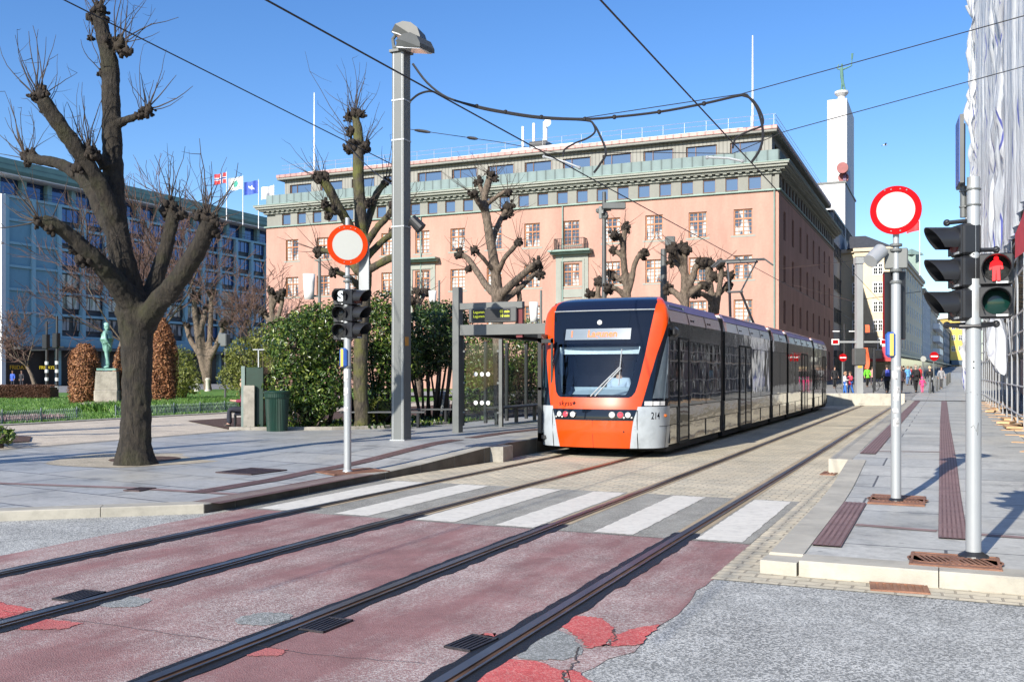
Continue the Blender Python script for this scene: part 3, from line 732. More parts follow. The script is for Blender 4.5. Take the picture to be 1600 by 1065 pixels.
# attic storey, set back
at_ = MB(); AX = [3.82*k+2.15 for k in range(13)]
ah = [(W-2.0-x-1.35, W-2.0-x+1.35, 20.0, 21.25) for x in AX if W-2.0-x-1.35 > 0]
wall_with_holes(at_, W-2.0, 18.9, 21.75, ah, .3); at_.v = [(v[0]-W+1.2, v[1]+1.5, v[2]) for v in at_.v]
a2 = MB(); wall_with_holes(a2, DP-3, 18.9, 21.75, [(1.5+3.8*k, 3.6+3.8*k, 20.0, 21.2) for k in range(10)], .3); bse = len(at_.v)
at_.v += [(-.8-v[1], 1.5+v[0], v[2]) for v in a2.v]; at_.f += [tuple(i+bse for i in q) for q in a2.f]; at_.mi += a2.mi
at_.build('attic', slatmat('grey attic cladding', (.26, .26, .235), .35, metal=0, rough=.7), B)
wa = window_proto(2.6, 1.25, 2, 1, .4, MT['wood_dark'], MT['pane_blue'], fr=.06, depth=.1, cross=False)
for x in AX[:13]:
    if x+1.35 < W-2.0: put(wa, B, (-.8-x, 1.62, 20.62))
wad = window_proto(2.1, 1.2, 2, 1, .4, MT['wood_dark'], MT['pane_dark'], fr=.06, depth=.1, cross=False)
for k in range(10): put(wad, B, (-.92, 1.5+2.55+3.8*k, 20.6), R(90))
rf = MB(); rf.span(-W+.6, -.3, .9, DP, 21.75, 21.95, .03); rf.m = 1; rf.span(-W+.55, -.25, .85, DP+.05, 21.951, 22.3, .05); rf.m = 0
rf.build('roof', [MT['stone'], MT['roof_pink']], B)
up = MB(); up.span(-W+2, -3.5, 3.0, DP-4, 22.3, 22.85); up.span(-27, -19, 4, 9, 22.3, 23.3, .05); up.build('roof_deck', MT['white'], B)
bx = MB(); bx.span(-24, -22.3, 4, 6, 23.3, 23.8); bx.span(-33, -31.4, 5, 7, 22.85, 23.3); build_each(bx, 'roof_vent', MT['black'], B)
an = MB()
for px_, hh, r_ in ((817, 3.0, .12), (834, 3.2, .14), (852, 3.2, .22)):
    q = on_y(px_, 200, PY+5); an.cyl((q.x-PX, 5, 22.6), (q.x-PX, 5, 22.6+hh), r_)
q = on_y(858, 200, PY+5); an.lathe([(0.02, 0), (.35, .1), (.38, .16)], (q.x-PX, 4.7, 25.6), 14, 'y')
build_each(an, 'antenna', MT['white'], B)
rl = MB()
for zz in (22.9, 23.3): rl.tube([(-W+1, 1.3, zz), (-.6, 1.3, zz)], .02, 5); rl.tube([(-.5, 1.3, zz), (-.5, DP, zz)], .02, 5)
for k in range(27): rl.cyl((-.6-1.9*k, 1.3, 22.3), (-.6-1.9*k, 1.3, 23.3), .02, None, 5)
rl.build('roof_railing', MT['galv'], B)
fp = MB(); q = on_y(1176, 56, PY+2); fp.cyl((q.x-PX, 2, 22.2), (q.x-PX, 2, q.z), .10, .05, 8); fp.build('flagpole', MT['white'], B)
fp = MB(); q = on_y(491, 145, PY+4); fp.cyl((q.x-PX, 4, 22.2), (q.x-PX, 4, q.z), .10, .05, 8); fp.build('flagpole', MT['white'], B)
dp_ = MB()
for x in (.35, 19.0, 33.6): dp_.cyl((-x, -.10, 0), (-x, -.10, 16.6), .07, None, 8)
build_each(dp_, 'downpipe', MT['copper_trim'], B)
# stone window surrounds with balconies / door heads
for px_ in (894, 659):
    x = on_y(px_, 400, PY).x-PX
    s = MB()
    if px_ == 894:
        for (a0, a1) in ((-1.55, -.98), (.98, 1.55)): s.span(x+a0, x+a1, -.09, .01, 6.2, 12.2)
        s.span(x-1.55, x+1.55, -.092, .01, 11.6, 12.25); s.span(x-.97, x+.97, -.088, .01, 8.4, 9.15); s.span(x-.97, x+.97, -.088, .01, 7.9, 8.3)
        s.span(x-1.2, x-1.02, -.14, .0, 6.2, 11.8); s.span(x+1.02, x+1.2, -.14, 0, 6.2, 11.8); s.span(x-1.2, x+1.2, -.142, 0, 11.65, 11.83)
    else:
        for (a0, a1) in ((-1.5, -.98), (.98, 1.5)): s.span(x+a0, x+a1, -.09, .01, 5.6, 12.0)
        s.span(x-1.5, x+1.5, -.092, .01, 11.55, 12.1); s.span(x-1.2, x+1.2, -.14, 0, 11.6, 11.75)
    s.build('stone_surround', MT['stone_l'], B)
    bl = MB(); bl.span(x-2.0, x+2.0, -1.0, 0, 12.45, 12.62, .02); bl.span(x-1.9, x+1.9, -.6, 0, 12.26, 12.44); bo = bl.build('balcony', MT['copper_trim'], B)
    if px_ == 894:
        r_ = MB()
        for k in range(17): r_.cyl((x-1.4+2.8*k/16, -.85, 12.62), (x-1.4+2.8*k/16, -.85, 13.6), .022, None, 5)
        for k in range(6):
            for sx_ in (-1.4, 1.4): r_.cyl((x+sx_, -.85+.85*k/6, 12.62), (x+sx_, -.85+.85*k/6, 13.6), .022, None, 5)
        for zz in (12.7, 13.6): r_.tube([(x-1.4, 0, zz), (x-1.4, -.85, zz), (x+1.4, -.85, zz), (x+1.4, 0, zz)], .03, 6)
        r_.build('railing', MT['black'], bo)
# --- hotel on the left: facade plane x = -106 facing +X
HX = -106.0
H_ = thing('hotel_building', (HX, 84, 0), 'blue grey grid fronted hotel with green copper roof behind the big bare tree', 'building')
MT['hotel_wall'] = plaster('pale blue grey concrete', (.30, .50, .56), .05, .08)
MT['hotel_panel'] = plaster('blue grey infill panel', (.20, .38, .46), .05, .08)
MT['hotel_dark'] = mat('dark spandrel', (.045, .055, .065), .5, 0, .2, 1)
MT['green_roof'] = slatmat('dark green copper roof', (.085, .16, .14), .6, metal=.1)
hw = MB(); LEN = 120.0; zf_ = [6.3+2.87*k for k in range(7)]
hw.span(-24, -.45, 0, LEN, 5.2, 23.5); hw.build('wall', MT['hotel_dark'], H_)
gd = MB(); 
for k, zz in enumerate(zf_): gd.span(-.46, .18, 0, LEN, zz-.16, zz+.16)
bays = [8.1+3.86*k for k in range(29)]
for y_ in bays+[.25, 4.1]: gd.span(-.44, .26, y_-.28, y_+.28, 5.2, 23.5)
gd.span(-.43, .6, 0, LEN, 5.0, 6.1)
gd.build('concrete_grid', MT['hotel_wall'], H_)
pn = MB()
for k in range(6):
    for (a, b_) in ((.55, 3.8), (4.4, 7.8)): pn.span(-.45, -.05, a, b_, zf_[k]+.17, zf_[k+1]-.17)
build_each(pn, 'infill_panel', MT['hotel_panel'], H_)
en = MB(); en.span(-24, .3, -.6, -.01, 0, 23.6); en.build('end_wall', plaster('white end wall', (.75, .75, .72)), H_)
hp = window_proto(3.2, 1.75, 3, 1, .4, MT['hotel_dark'], MT['pane_hotel'], fr=.07, depth=.08, cross=False)
hq = window_proto(3.2, 1.75, 3, 1, .4, MT['hotel_dark'], MT['pane_warm'], fr=.07, depth=.08, cross=False)
cnt = 0
for j, y_ in enumerate(bays[:16]):
    for k in range(6):
        cnt += 1
        put(hq if (k < 3 and random.random() < .75) else hp, H_, (-.22, y_+1.93, zf_[k]+1.75), R(90))
tp_ = MB()
tp_.span(-24, -2.2, -.3, LEN, 23.5, 26.4); tp_.m = 1; 
tp_.m = 0; tp_.build('top_storey', MT['hotel_dark'], H_)
tw = MB()
for y_ in [.3]+[4.1+3.86*k for k in range(30)]: tw.span(-2.3, -1.5, y_-.35, y_+.35, 23.66, 26.4)
build_each(tw, 'top_storey_pier', MT['hotel_wall'], H_)
tg = MB(); 
for k in range(30): tg.quad((-2.19, .7+3.86*k, 24.0), (-2.19, 3.6+3.86*k, 24.0), (-2.19, 3.6+3.86*k, 26.1), (-2.19, .7+3.86*k, 26.1))
tg.build('top_storey_glazing', MT['pane_hotel'], H_)
ra = MB(); 
for zz in (24.1, 24.6): ra.tube([(-.2, 0, zz), (-.2, LEN, zz)], .03, 5)
for k in range(60): ra.cyl((-.2, 2.0*k, 23.6), (-.2, 2.0*k, 24.6), .025, None, 4)
ra.build('terrace_railing', MT['dark_steel'], H_)
ro = MB(); sec = [(.4, 26.3), (.5, 26.7), (-.6, 28.3), (-24, 29.0), (-24, 26.3)]
ro.add([(p[0], y_, p[1]) for y_ in (-1.2, LEN) for p in sec], [(i, (i+1) % 5, 5+(i+1) % 5, 5+i) for i in range(5)]+[(4, 3, 2, 1, 0), (5, 6, 7, 8, 9)]); ro.build('roof', MT['green_roof'], H_)
su = MB(); su.span(-24, .3, -1, LEN, 26.15, 26.29); su.build('soffit', MT['white'], H_)
sh_ = MB(); sh_.span(-24, -1.2, .5, LEN, 0, 5.0); sh_.build('shopfront', mat('dark shopfront', (.012, .013, .014), .3, 0, .4, .5), H_)
cn = MB(); cn.span(-1.2, 2.4, .5, LEN, 4.55, 4.9); cn.build('canopy', MT['dark_steel'], H_)
text('FRIDAYS', .62, emit('lit yellow letters', (.8, .6, .05), .45), H_, (-1.15, on_x(73, 574, -107.2).y-84, 2.3), (R(90), 0, R(90)), depth=.05)
text('FRIDAYS', .75, emit('dim yellow letters', (.30, .2, .02), .2), H_, (-1.15, on_x(30, 574, -107.2).y-84, 2.3), (R(90), 0, R(90)), depth=.05)
cp = MB()
for k in range(16): cp.span(-.3, .2, 8+7.7*k-.3, 8+7.7*k+.3, 0, 5.0)
build_each(cp, 'column', MT['hotel_wall'], H_)
# flags on the hotel roof
def flag(px_, ytop, w_, h_, mats_fn, label):
    b0 = at(px_, ytop, 150); z0 = b0.z-7.6
    F = thing('flagpole', (b0.x, b0.y, z0), label, 'flag', 'flags on the hotel roof')
    MB().cyl((0, 0, 0), (0, 0, 7.6), .07, .04, 8).build('pole', MT['white'], F)
    m = MB(); mats_fn(m, w_, h_)
    m.v = [(-v[0]*.92, .25*math.sin(v[0]*3.2+px_)*min(1, v[0]), 7.4-h_+v[2]-.35*v[0]*.35+.06*math.sin(v[0]*4)) for v in m.v]
    m.v = [(v[0]*CY-v[1]*SY, v[0]*SY+v[1]*CY, v[2]) for v in m.v]
    m.build('flag_cloth', FLAGM, F, smooth='all')
FLAGM = [mat('flag red', (.62, .05, .06), .7), mat('flag white', (.78, .78, .76), .7), mat('flag navy', (.03, .06, .28), .7), mat('flag green', (.05, .32, .25), .7), mat('flag blue', (.06, .12, .52), .7), mat('flag grey', (.45, .47, .5), .7)]
def cells(m, w_, h_, fn, nx=22, nz=16):
    for i in range(nx):
        for j in range(nz):
            x0, x1, z0, z1 = w_*i/nx, w_*(i+1)/nx, h_*j/nz, h_*(j+1)/nz
            m.quad((x0, 0, z0), (x1, 0, z0), (x1, 0, z1), (x0, 0, z1), fn((i+.5)/nx, (j+.5)/nz))
def f_nor(m, w_, h_): cells(m, w_, h_, lambda u, v: 2 if (abs(u-.36) < .046 or abs(v-.5) < .064) else (1 if (abs(u-.36) < .092 or abs(v-.5) < .126) else 0))
def f_grn(m, w_, h_): cells(m, w_, h_, lambda u, v: 3 if (u-.5)**2*2+(v-.5)**2 < .075 else 1)
def f_blu(m, w_, h_): cells(m, w_, h_, lambda u, v: 1 if (abs(v-.5-.5*(u-.5)) < .06 and abs(u-.5) < .22) or (abs(u-.45) < .05 and abs(v-.55) < .16) else 4)
def f_gry(m, w_, h_): cells(m, w_, h_, lambda u, v: 5 if (abs(v-.35) < .1 and u > .3) else 1)
flag(354, 268, 2.1, 1.6, f_nor, 'red flag with blue and white cross, leftmost on the hotel roof')
flag(379.5, 274, 2.4, 1.9, f_grn, 'white flag with a round green emblem on the hotel roof')
flag(404, 280, 2.4, 2.0, f_blu, 'blue flag with a white emblem on the hotel roof')
flag(428, 288, 2.2, 1.9, f_gry, 'white and grey flag nearest the pink building corner')
# --- white modern office with tower, beyond the pink building
Wt = thing('office_tower', (-12.6, 125, 0), 'white modern office with slim blank tower and ribbon windows behind the pink building', 'building')
MT['office_white'] = plaster('white render', (.60, .60, .60), .03, .04)
MT['office_grey'] = plaster('cool grey cladding', (.42, .45, .48), .03, .06)
m = MB(); m.span(-16, 0, .2, 15.2, 0, 21.4); m.span(-16, 0, 15.2, 31.5, 0, 27.6)
m.build('wall', MT['office_grey'], Wt)
m = MB(); m.span(-15.9, .004, 15.1, 15.199, 21.4, 27.7); m.build('front_wall', MT['office_white'], Wt)
m = MB(); m.span(-2.75, -.1, 19, 30.5, 27.6, 40.2, .02); m.build('tower', MT['office_white'], Wt)
m = MB(); m.span(-16.2, .15, 15.0, 31.6, 27.6, 27.85); m.span(-16.1, .1, .1, 15, 21.4, 21.65); m.build('roof_edge', MT['dark_steel'], Wt)
wr = window_proto(13.6, 1.75, 7, 1, .4, MT['dark_steel'], MT['pane_blue'], fr=.08, depth=.1, cross=False)
for k, zz in enumerate((22.0, 18.0, 14.0, 10.0)):
    put(wr, Wt, (.08, 23.3, zz-1.2), R(90))
    put(wr, Wt, (.08, 7.6, zz-1.2), R(90))
m = MB(); m.span(-.2, .35, .5, 31, 3.6, 4.4); m.build('shop_canopy', MT['dark_steel'], Wt)
m = MB()
for k in range(7): m.span(-.1, .05, 1.0+4.3*k, 4.7+4.3*k, .3, 3.5)
build_each(m, 'shop_window', MT['pane_dark'], Wt)
sg = MB(); sg.lathe([(.75, 0), (.75, .9)], (-.3, 15.5, 29.6), 20, 'y'); sg.lathe([(.7, 0), (.7, .6)], (-.3, 16.5, 28.5), 20, 'y')
so_ = sg.build('roof_sign', mat('faded red sign', (.24, .05, .05), .5), Wt)
sg = MB(); sg.span(-.3, .1, 15.6, 22, 28.0, 30.4); sg.build('roof_sign', mat('purple sign side', (.12, .06, .14), .5), Wt)
# green figure on top
st = MB(); T0 = Vector((-.9, 19.8, 40.2))
st.lathe([(.55, 0), (.5, .5), (.62, .55), (.95, .9), (.95, 1.2)], tuple(T0), 14); st.build('capital', MT['office_white'], Wt)
st = MB(); q = T0+Vector((0, 0, 1.2))
st.tube([q+Vector((0, 0, .3)), q+Vector((.1, 0, 1.2)), q+Vector((.05, 0, 2.2)), q+Vector((.0, 0, 3.2)), q+Vector((.05, 0, 3.6)), q+Vector((.05, 0, 3.9))], [.15, .16, .24, .22, .09, .15], 8)
st.tube([q+Vector((.5, 0, .2)), q+Vector((.25, 0, 1.2)), q+Vector((.1, 0, 2.1))], [.1, .14, .17], 8)
st.tube([q+Vector((.1, 0, 3.1)), q+Vector((.8, 0, 3.3)), q+Vector((1.35, 0, 3.5)), q+Vector((1.4, 0, 4.6))], [.14, .11, .09, .06], 7)
st.tube([q+Vector((-.05, 0, 3.1)), q+Vector((-.55, 0, 3.3)), q+Vector((-.4, 0, 3.9))], [.14, .11, .08], 7)
st.tube([q+Vector((1.4, 0, 4.4)), q+Vector((1.45, 0, 5.2))], [.12, .18], 6); st.lathe([(.6, -.1), (.5, .15), (.3, .35)], tuple(q), 10)
st.build('roof_figure', mat('dark verdigris', (.09, .20, .16), .6), Wt)
# --- street row beyond (left side), each house a thing
def row_house(px0, D0, px1, D1, ztop, depth_dir, cwall, label, storeys, front=None, roof=None, ncols=6, win=MT['pane_dark'], name='town_house', z0=0.3, sill=True):
    a, b_ = at(px0, 600, D0), at(px1, 600, D1); a.z = b_.z = 0; d = b_-a; L = d.length; rz = math.atan2(d.y, d.x)
    T_ = thing(name, (a.x, a.y, 0), label, 'building', rz=rz)
    # local: facade runs along +x, outward = -y (towards the street)
    MB().span(0, L, .0, depth_dir, -.5, ztop).build('wall', cwall, T_)
    m = MB(); m.span(-.4, L+.2, -.5, depth_dir, ztop, ztop+.45); m.span(-.2, L, -.25, 0, ztop-.5, ztop-.001); m.build('cornice', MT['cream_trim'], T_)
    if roof:
        r_ = MB(); r_.add([(-.3, -.4, ztop+.45), (L, -.4, ztop+.45), (L, depth_dir, ztop+.45), (-.3, depth_dir, ztop+.45), (1.5, 2.6, ztop+3.4), (L-.5, 2.6, ztop+3.4), (L-.5, depth_dir-2, ztop+3.4), (1.5, depth_dir-2, ztop+3.4)],
              [(0, 1, 5, 4), (1, 2, 6, 5), (2, 3, 7, 6), (3, 0, 4, 7), (4, 5, 6, 7)]); r_.build('roof', roof, T_)
    hs = (ztop-4.2)/storeys
    wp_ = window_proto(1.15, min(1.7, hs*.6), 1, 1, .35, MT['white'], win, fr=.09, depth=.06, mull=.07, cross=True)
    for k in range(storeys):
        for i in range(ncols): put(wp_, T_, (L*(i+.5)/ncols, -.06, 4.4+hs*(k+.5)))
    MB().span(.2, L-.2, -.06, 0, .4, 3.7).build('shopfront', MT['shop_dark'], T_)
    MB().span(0, L, -.8, 0, 3.75, 4.1).build('awning', MT['dark_steel'], T_)
    return T_, L, hs
MT['cream'] = plaster('cream plaster', (.80, .67, .46)); MT['cream_trim'] = plaster('cream stone trim', (.62, .53, .40)); MT['shop_dark'] = mat('dark shop glass', (.02, .021, .024), .15, 0, .5, .4)
MT['beige'] = plaster('beige plaster', (.55, .47, .35)); MT['grey_house'] = plaster('grey plaster', (.45, .46, .46)); MT['ochre'] = plaster('ochre brick', (.42, .30, .17)); MT['blue_house'] = plaster('blue grey plaster', (.10, .14, .18))
MT['slate'] = mat('dark slate roof', (.06, .063, .07), .6, 0, .25, 3); MT['tile'] = mat('orange tile roof', (.52, .20, .09), .7, 0, .25, 3)
MT['yellow_house'] = plaster('yellow plaster', (.72, .52, .14))
T_, L, hs = row_house(1397, 125, 1441, 172, 17.3, 12, MT['cream'], 'cream corner house with rows of white windows at the street corner', 5, ncols=11)
# lit front wing of the corner house
a = at(1336, 600, 126.4); b_ = at(1397, 600, 124.5); d = b_-a; rz = math.atan2(d.y, d.x)-T_.rotation_euler[2]
wing = MB(); q0 = Vector((a.x-T_.location.x, a.y-T_.location.y, 0)); q0.rotate(Matrix.Rotation(-T_.rotation_euler[2], 3, 'Z'))
wob = MB().span(0, d.length+.1, .05, 9, -.5, 17.3).build('front_wing', MT['cream'], T_); wob.location = q0; wob.rotation_euler = (0, 0, rz)
m = MB(); m.span(-.2, d.length+.3, -.45, 3, 17.301, 17.75); m.span(-.1, d.length+.1, -.2, .04, 16.7, 17.3); m.build('front_cornice', MT['cream_trim'], wob)
fwp = window_proto(1.25, 1.5, 2, 3, .34, MT['white'], MT['pane_dark'], fr=.12, depth=.06, mull=.09, cross=True)
for k in range(5):
    for x in (.25*d.length, .59*d.length): put(fwp, wob, (x-(.9 if x < .4*d.length else 0), -.02, 4.0+2.42*k+1.3))
m = MB(); m.span(.3, d.length-.2, -.06, .04, .4, 3.0); m.build('shopfront', MT['shop_dark'], wob)
m = MB(); m.span(0, d.length, -.9, .04, 3.1, 3.45); m.build('awning', mat('red shop awning', (.5, .05, .05), .6), wob)
m = MB(); m.span(d.length*.7, d.length*.98, -.3, -.05, 3.5, 5.0); m.build('shop_sign', mat('red shop board', (.62, .04, .08), .5), wob)
m = MB(); m.add([(-1, -.2, 17.75), (d.length, -.2, 17.75), (d.length, 9, 17.75), (-1, 9, 17.75), (-1, 5, 20.0), (d.length*.2, 5, 20.0)], [(0, 1, 5, 4), (1, 2, 5), (2, 3, 4, 5), (3, 0, 4)]); m.build('slate_roof', MT['slate'], wob)
row_house(1441.5, 173, 1454, 200, 16.2, 10, MT['grey_house'], 'grey town house with dark windows beyond the cream corner house', 5, ncols=6)
Tb, L, hs = row_house(1454.5, 201, 1464.5, 228, 15.0, 10, MT['beige'], 'pale town house with white balconies halfway down the street', 4, ncols=5, roof=MT['tile'])
for k in range(3): MB().span(L*.25, L*.85, -1.4, -.02, 5.6+hs*k, 6.8+hs*k).build('balcony', MT['white'], Tb)
row_house(1465, 229, 1474, 260, 13.5, 10, MT['ochre'], 'ochre brown town house farther down the street', 3, ncols=6)
row_house(1474.5, 261, 1484, 302, 14.1, 10, MT['blue_house'], 'dark blue grey house closing the view down the street', 4, ncols=5)
# yellow lit house on the right of the street, faces us
q = at(1485, 600, 300)
Y_ = thing('town_house', (q.x, q.y, 0), 'bright yellow house at the far right end of the street', 'building', rz=YAW)
MB().span(0, 9, 0, 10, -1, 18.5).build('wall', MT['yellow_house'], Y_)
m = MB(); m.span(-.3, 9.3, -.4, 10, 18.5, 19.0); m.build('cornice', MT['white'], Y_)
yw = window_proto(1.1, 1.6, 1, 1, .35, MT['white'], MT['pane_dark'], fr=.1, depth=.06, cross=True)
for k in range(3):
    for i in range(3): put(yw, Y_, (.9+2.2*i, -.05, 9+3.4*k))
MB().span(-.2, 9.2, -1.2, 0, 4.0, 5.5).build('awning', MT['blue_house'], Y_)
# rooftop turret and flag over the cream house
q = at(1424, 372, 160)
tu = MB(); tu.span(-1.2, 1.2, -1.2, 1.2, 0, 3.2); tu.m = 1; tu.lathe([(1.9, 3.2), (1.7, 3.5), (.1, 4.3)], n=4); o = tu.build('roof_turret', [MT['copper_trim'], MT['copper_trim']]); o.location = (q.x, q.y, 17.7); tag(o, 'small green roof turret above the cream street houses', 'turret')
F = thing('flagpole', tuple(at(1437, 400, 152)-Vector((0, 0, 3))), 'pink red flag on a white pole above the cream street houses', 'flag')
MB().cyl((0, 0, 0), (0, 0, 8.6), .08, .05, 8).build('pole', MT['white'], F)
m = MB(); m.surf(lambda u, v: (-1.9*u, .25*math.sin(u*5), 7.0+1.5*v-.5*u*u), 8, 5); m.build('flag_cloth', FLAGM[0], F, smooth='all')
# ---------------------------------------------------------------- the tram (local: x lateral, y back from the nose, z up)
MT['t_orange'] = mat('orange tram lacquer', (.62, .062, .003), .3, 0, .07, 1.4, coat=.35, dirt=.18)
MT['t_grey'] = mat('light grey tram lacquer', (.40, .44, .47), .32, 0, .07, 1.2, coat=.4, dirt=.35)
MT['t_black'] = mirror('black glass band', (.006, .009, .016), .04, 0, .05, ior=1.5)
MT['t_glass'] = clearglass('tram windscreen glass', (.74, .84, .90), 1.75, .01, .1)
MT['t_side'] = mirror('dark reflective side glass', (.04, .042, .043), .025, .25, .35, (1, .5, .35), 1.9, 1.3)
MT['t_top'] = mirror('dark band above the windows', (.10, .10, .10), .06, .6, .4, (1, .5, .6), 2.0, 2)
MT['t_low'] = mirror('brushed silver lower panel', (.50, .49, .46), .07, .85, .55, (1, .35, 1.2), 1.6, 1.6)
MT['t_roof'] = mirror('white roof shroud', (.66, .62, .62), .18, .15, .15, (1, .4, 1), 1.5, 1)
MT['t_roof_red'] = mirror('reddish roof shroud', (.26, .075, .075), .2, .1, .15, (1, .4, 1), 1.6, 1)
MT['t_violet'] = mat('sky tinted roof edge', (.15, .11, .30), .5, 0, .08, .7)  # violet of sky reflection and shade on white, given as base colour
MT['bellow'] = mat('dark bellows', (.028, .025, .024), .7, 0, .25, 5)
MT['lens'] = mirror('clear lamp lens', (.75, .75, .72), .06, .2, 0)
MT['lens_red'] = mat('red lamp lens', (.55, .05, .07), .15, 0, .1, 5, coat=.5)
MT['amber'] = mat('amber marker lens', (.65, .16, .02), .2, 0, .1, 5, coat=.5)
MT['interior'] = mat('blue grey tram interior', (.12, .16, .22), .7, 0, .2, 2)
MT['dash'] = mat('grey blue dashboard', (.36, .43, .47), .5, 0, .08, 2)
TR = thing('tram', (-6.25, 17.8, 0), 'orange fronted silver tram with dark reflective sides standing at the platform', 'tram')
HW = 1.30
def lerpt(tab, z):
    if z <= tab[0][0]: return tab[0][1]
    for (a, va), (b, vb) in zip(tab, tab[1:]):
        if z <= b:
            t = (z-a)/(b-a); return va+(vb-va)*t
    return tab[-1][1]
YC = [(.2, .07), (.5, .01), (.8, .0), (1.0, .03), (1.2, .07), (1.6, .17), (2.0, .29), (2.5, .47), (2.86, .62), (3.0, .75), (3.1, .92), (3.18, 1.25), (3.24, 1.9)]
YS = [(.2, .78), (2.0, .80), (2.86, .86), (3.0, .95), (3.1, 1.1), (3.18, 1.4), (3.24, 2.0)]
HT = [(.2, 1.27), (.5, 1.30), (2.55, 1.30), (2.75, 1.285), (2.9, 1.25), (3.0, 1.20), (3.1, 1.12), (3.18, .98), (3.24, .7)]
PE = 2.5
def nose(a, z, off=0.0):          # a in [-1,1] across the nose, beyond = metres back along the side
    hw, yc, ys = lerpt(HT, z), lerpt(YC, z), lerpt(YS, z)
    s = 1 if a >= 0 else -1; q = abs(a)
    if q <= 1:
        ph = q*math.pi/2; u = hw*math.sin(ph)**(2/PE) if q > 0 else 0; y_ = ys-(ys-yc)*math.cos(ph)**(2/PE)
    else: u = hw; y_ = ys+(q-1)
    return Vector((s*u, y_, z))
def a_of(u, z):
    hw = lerpt(HT, z); q = min(1, abs(u)/hw); return math.copysign(2/math.pi*math.asin(q**(PE/2)), u)
def noff(a, z, off):
    e = .004; p = nose(a, z); da = nose(a+e, z)-nose(a-e, z); dz = nose(a, z+e)-nose(a, z-e)
    n_ = da.cross(dz); 
    if n_.length < 1e-9: return p
    n_.normalize()
    if n_.y > 0 and abs(a) <= 1: n_ = -n_
    if abs(a) > 1 and n_.x*a < 0: n_ = -n_
    return p+n_*off
def patch(mb, z0, z1, fl, fr, nu=24, nv=14, off=.0, m=None):
    """fl(z), fr(z) -> a"""
    def fn(u, v):
        z_ = z0+(z1-z0)*v; a = fl(z_)+(fr(z_)-fl(z_))*u; return noff(a, z_, off)
    mb.surf(fn, nu, nv, m)
def both(mb, z0, z1, fi, fo, **k):
    patch(mb, z0, z1, fi, fo, **k); patch(mb, z0, z1, lambda z_: -fo(z_), lambda z_: -fi(z_), **k)
def A(tab): return lambda z_: a_of(lerpt(tab, z_), z_)
def side_a(yloc): return lambda z_: 1+max(0.0, yloc-lerpt(YS, z_))
bump_e = [(.2, .72), (.74, .80), (.93, .86), (1.17, .90)]
wsc = [(1.17, .70), (1.20, .76), (1.28, .815), (1.45, .855), (1.71, .90), (2.0, .945), (2.5, 1.005), (2.86, 1.05), (3.05, 1.05), (3.16, .96), (3.24, .66)]
pil = [(1.0, .93), (1.17, .97), (1.45, 1.03), (1.71, 1.09), (2.0, 1.15), (2.3, 1.225), (2.5, 1.27)]
def pil_o(z_):
    if z_ <= 2.5: return a_of(lerpt(pil, z_), z_)
    t = min(1, (z_-2.5)/.28); return a_of(1.27, 2.5)+(side_a(.97)(z_)-a_of(1.27, 2.5))*t**1.4
BK = .90           # first door post
m = MB(); patch(m, .20, .735, lambda z_: -A(bump_e)(z_), A(bump_e), nu=30); m.build('bumper_panel', MT['t_orange'], TR, smooth='all')
m = MB(); patch(m, .945, 1.175, lambda z_: -A(bump_e)(z_), A(bump_e), nu=30, nv=6); m.build('nose_panel', MT['t_orange'], TR, smooth='all')
m = MB(); patch(m, .735, .945, lambda z_: -A(bump_e)(z_), A(bump_e), nu=30, nv=4, off=-.012); lb = m.build('lamp_band', MT['t_black'], TR, smooth='all')
m = MB(); 
for s in (1, -1): m.tube([noff(s*a_of(.865, z_), z_, .0) for z_ in (.2, .4, .74, .93)], .010, 5)
m.tube([noff(a_of(u, .737), .737, .001) for u in [(-.8+1.6*k/20) for k in range(21)]], .008, 5); m.tube([noff(0.001, z_, .001) for z_ in (.2, .45, .735)], .004, 4)
build_lr(m, 'panel_gap', MT['rubber'], TR)
m = MB(); both(m, .20, 1.0, A(bump_e), side_a(BK), nu=26, nv=10)
both(m, 1.0, 1.001, A(bump_e), side_a(BK), nu=4, nv=1)
build_lr(m, 'corner_panel', MT['t_grey'], TR, smooth='all')
m = MB()
for s in (1, -1):
    m.tube([noff(s*(a_of(.79, .62)+.02), .62, .002)]+[noff(s*(.76+k*.05), .62, .002) for k in range(0, 8)], .005, 4)
    m.tube([noff(s*.93, z_, .002) for z_ in (.2, .4, .62)], .005, 4)
build_lr(m, 'panel_seam', MT['rubber'], TR)
# windscreen: clear below, black above
m = MB(); patch(m, 1.17, 2.22, lambda z_: -A(wsc)(z_), A(wsc), nu=40, nv=26, off=-.003); m.build('windscreen', MT['t_glass'], TR, smooth='all')
m = MB(); patch(m, 2.22, 2.885, lambda z_: -A(wsc)(z_), A(wsc), nu=40, nv=14, off=-.003); m.build('upper_windscreen', MT['t_black'], TR, smooth='all')
m = MB(); patch(m, 2.895, 3.235, lambda z_: -A(wsc)(z_), A(wsc), nu=40, nv=14, off=.0)
m.build('front_roof_cap', mirror('midnight blue roof cap', (.008, .012, .03), .12, 0, .03), TR, smooth='all')
m = MB(); m.tube([noff(a_of(u, 2.89), 2.89, .0) for u in [(-1.05+2.1*k/24) for k in range(25)]], .012, 6); m.build('screen_trim', MT['galv'], TR)
# black rim of the glass
m = MB()
for f_ in (1, -1):
    patch(m, 1.17, 2.22, (lambda z_, f_=f_: f_*A(wsc)(z_)-(.085 if f_ > 0 else 0)), (lambda z_, f_=f_: f_*A(wsc)(z_)+(.085 if f_ < 0 else 0)), nu=4, nv=20, off=.002)
patch(m, 1.17, 1.225, lambda z_: -A(wsc)(z_), A(wsc), nu=30, nv=2, off=.003)
m.build('screen_rim', MT['t_black'], TR, smooth='all')
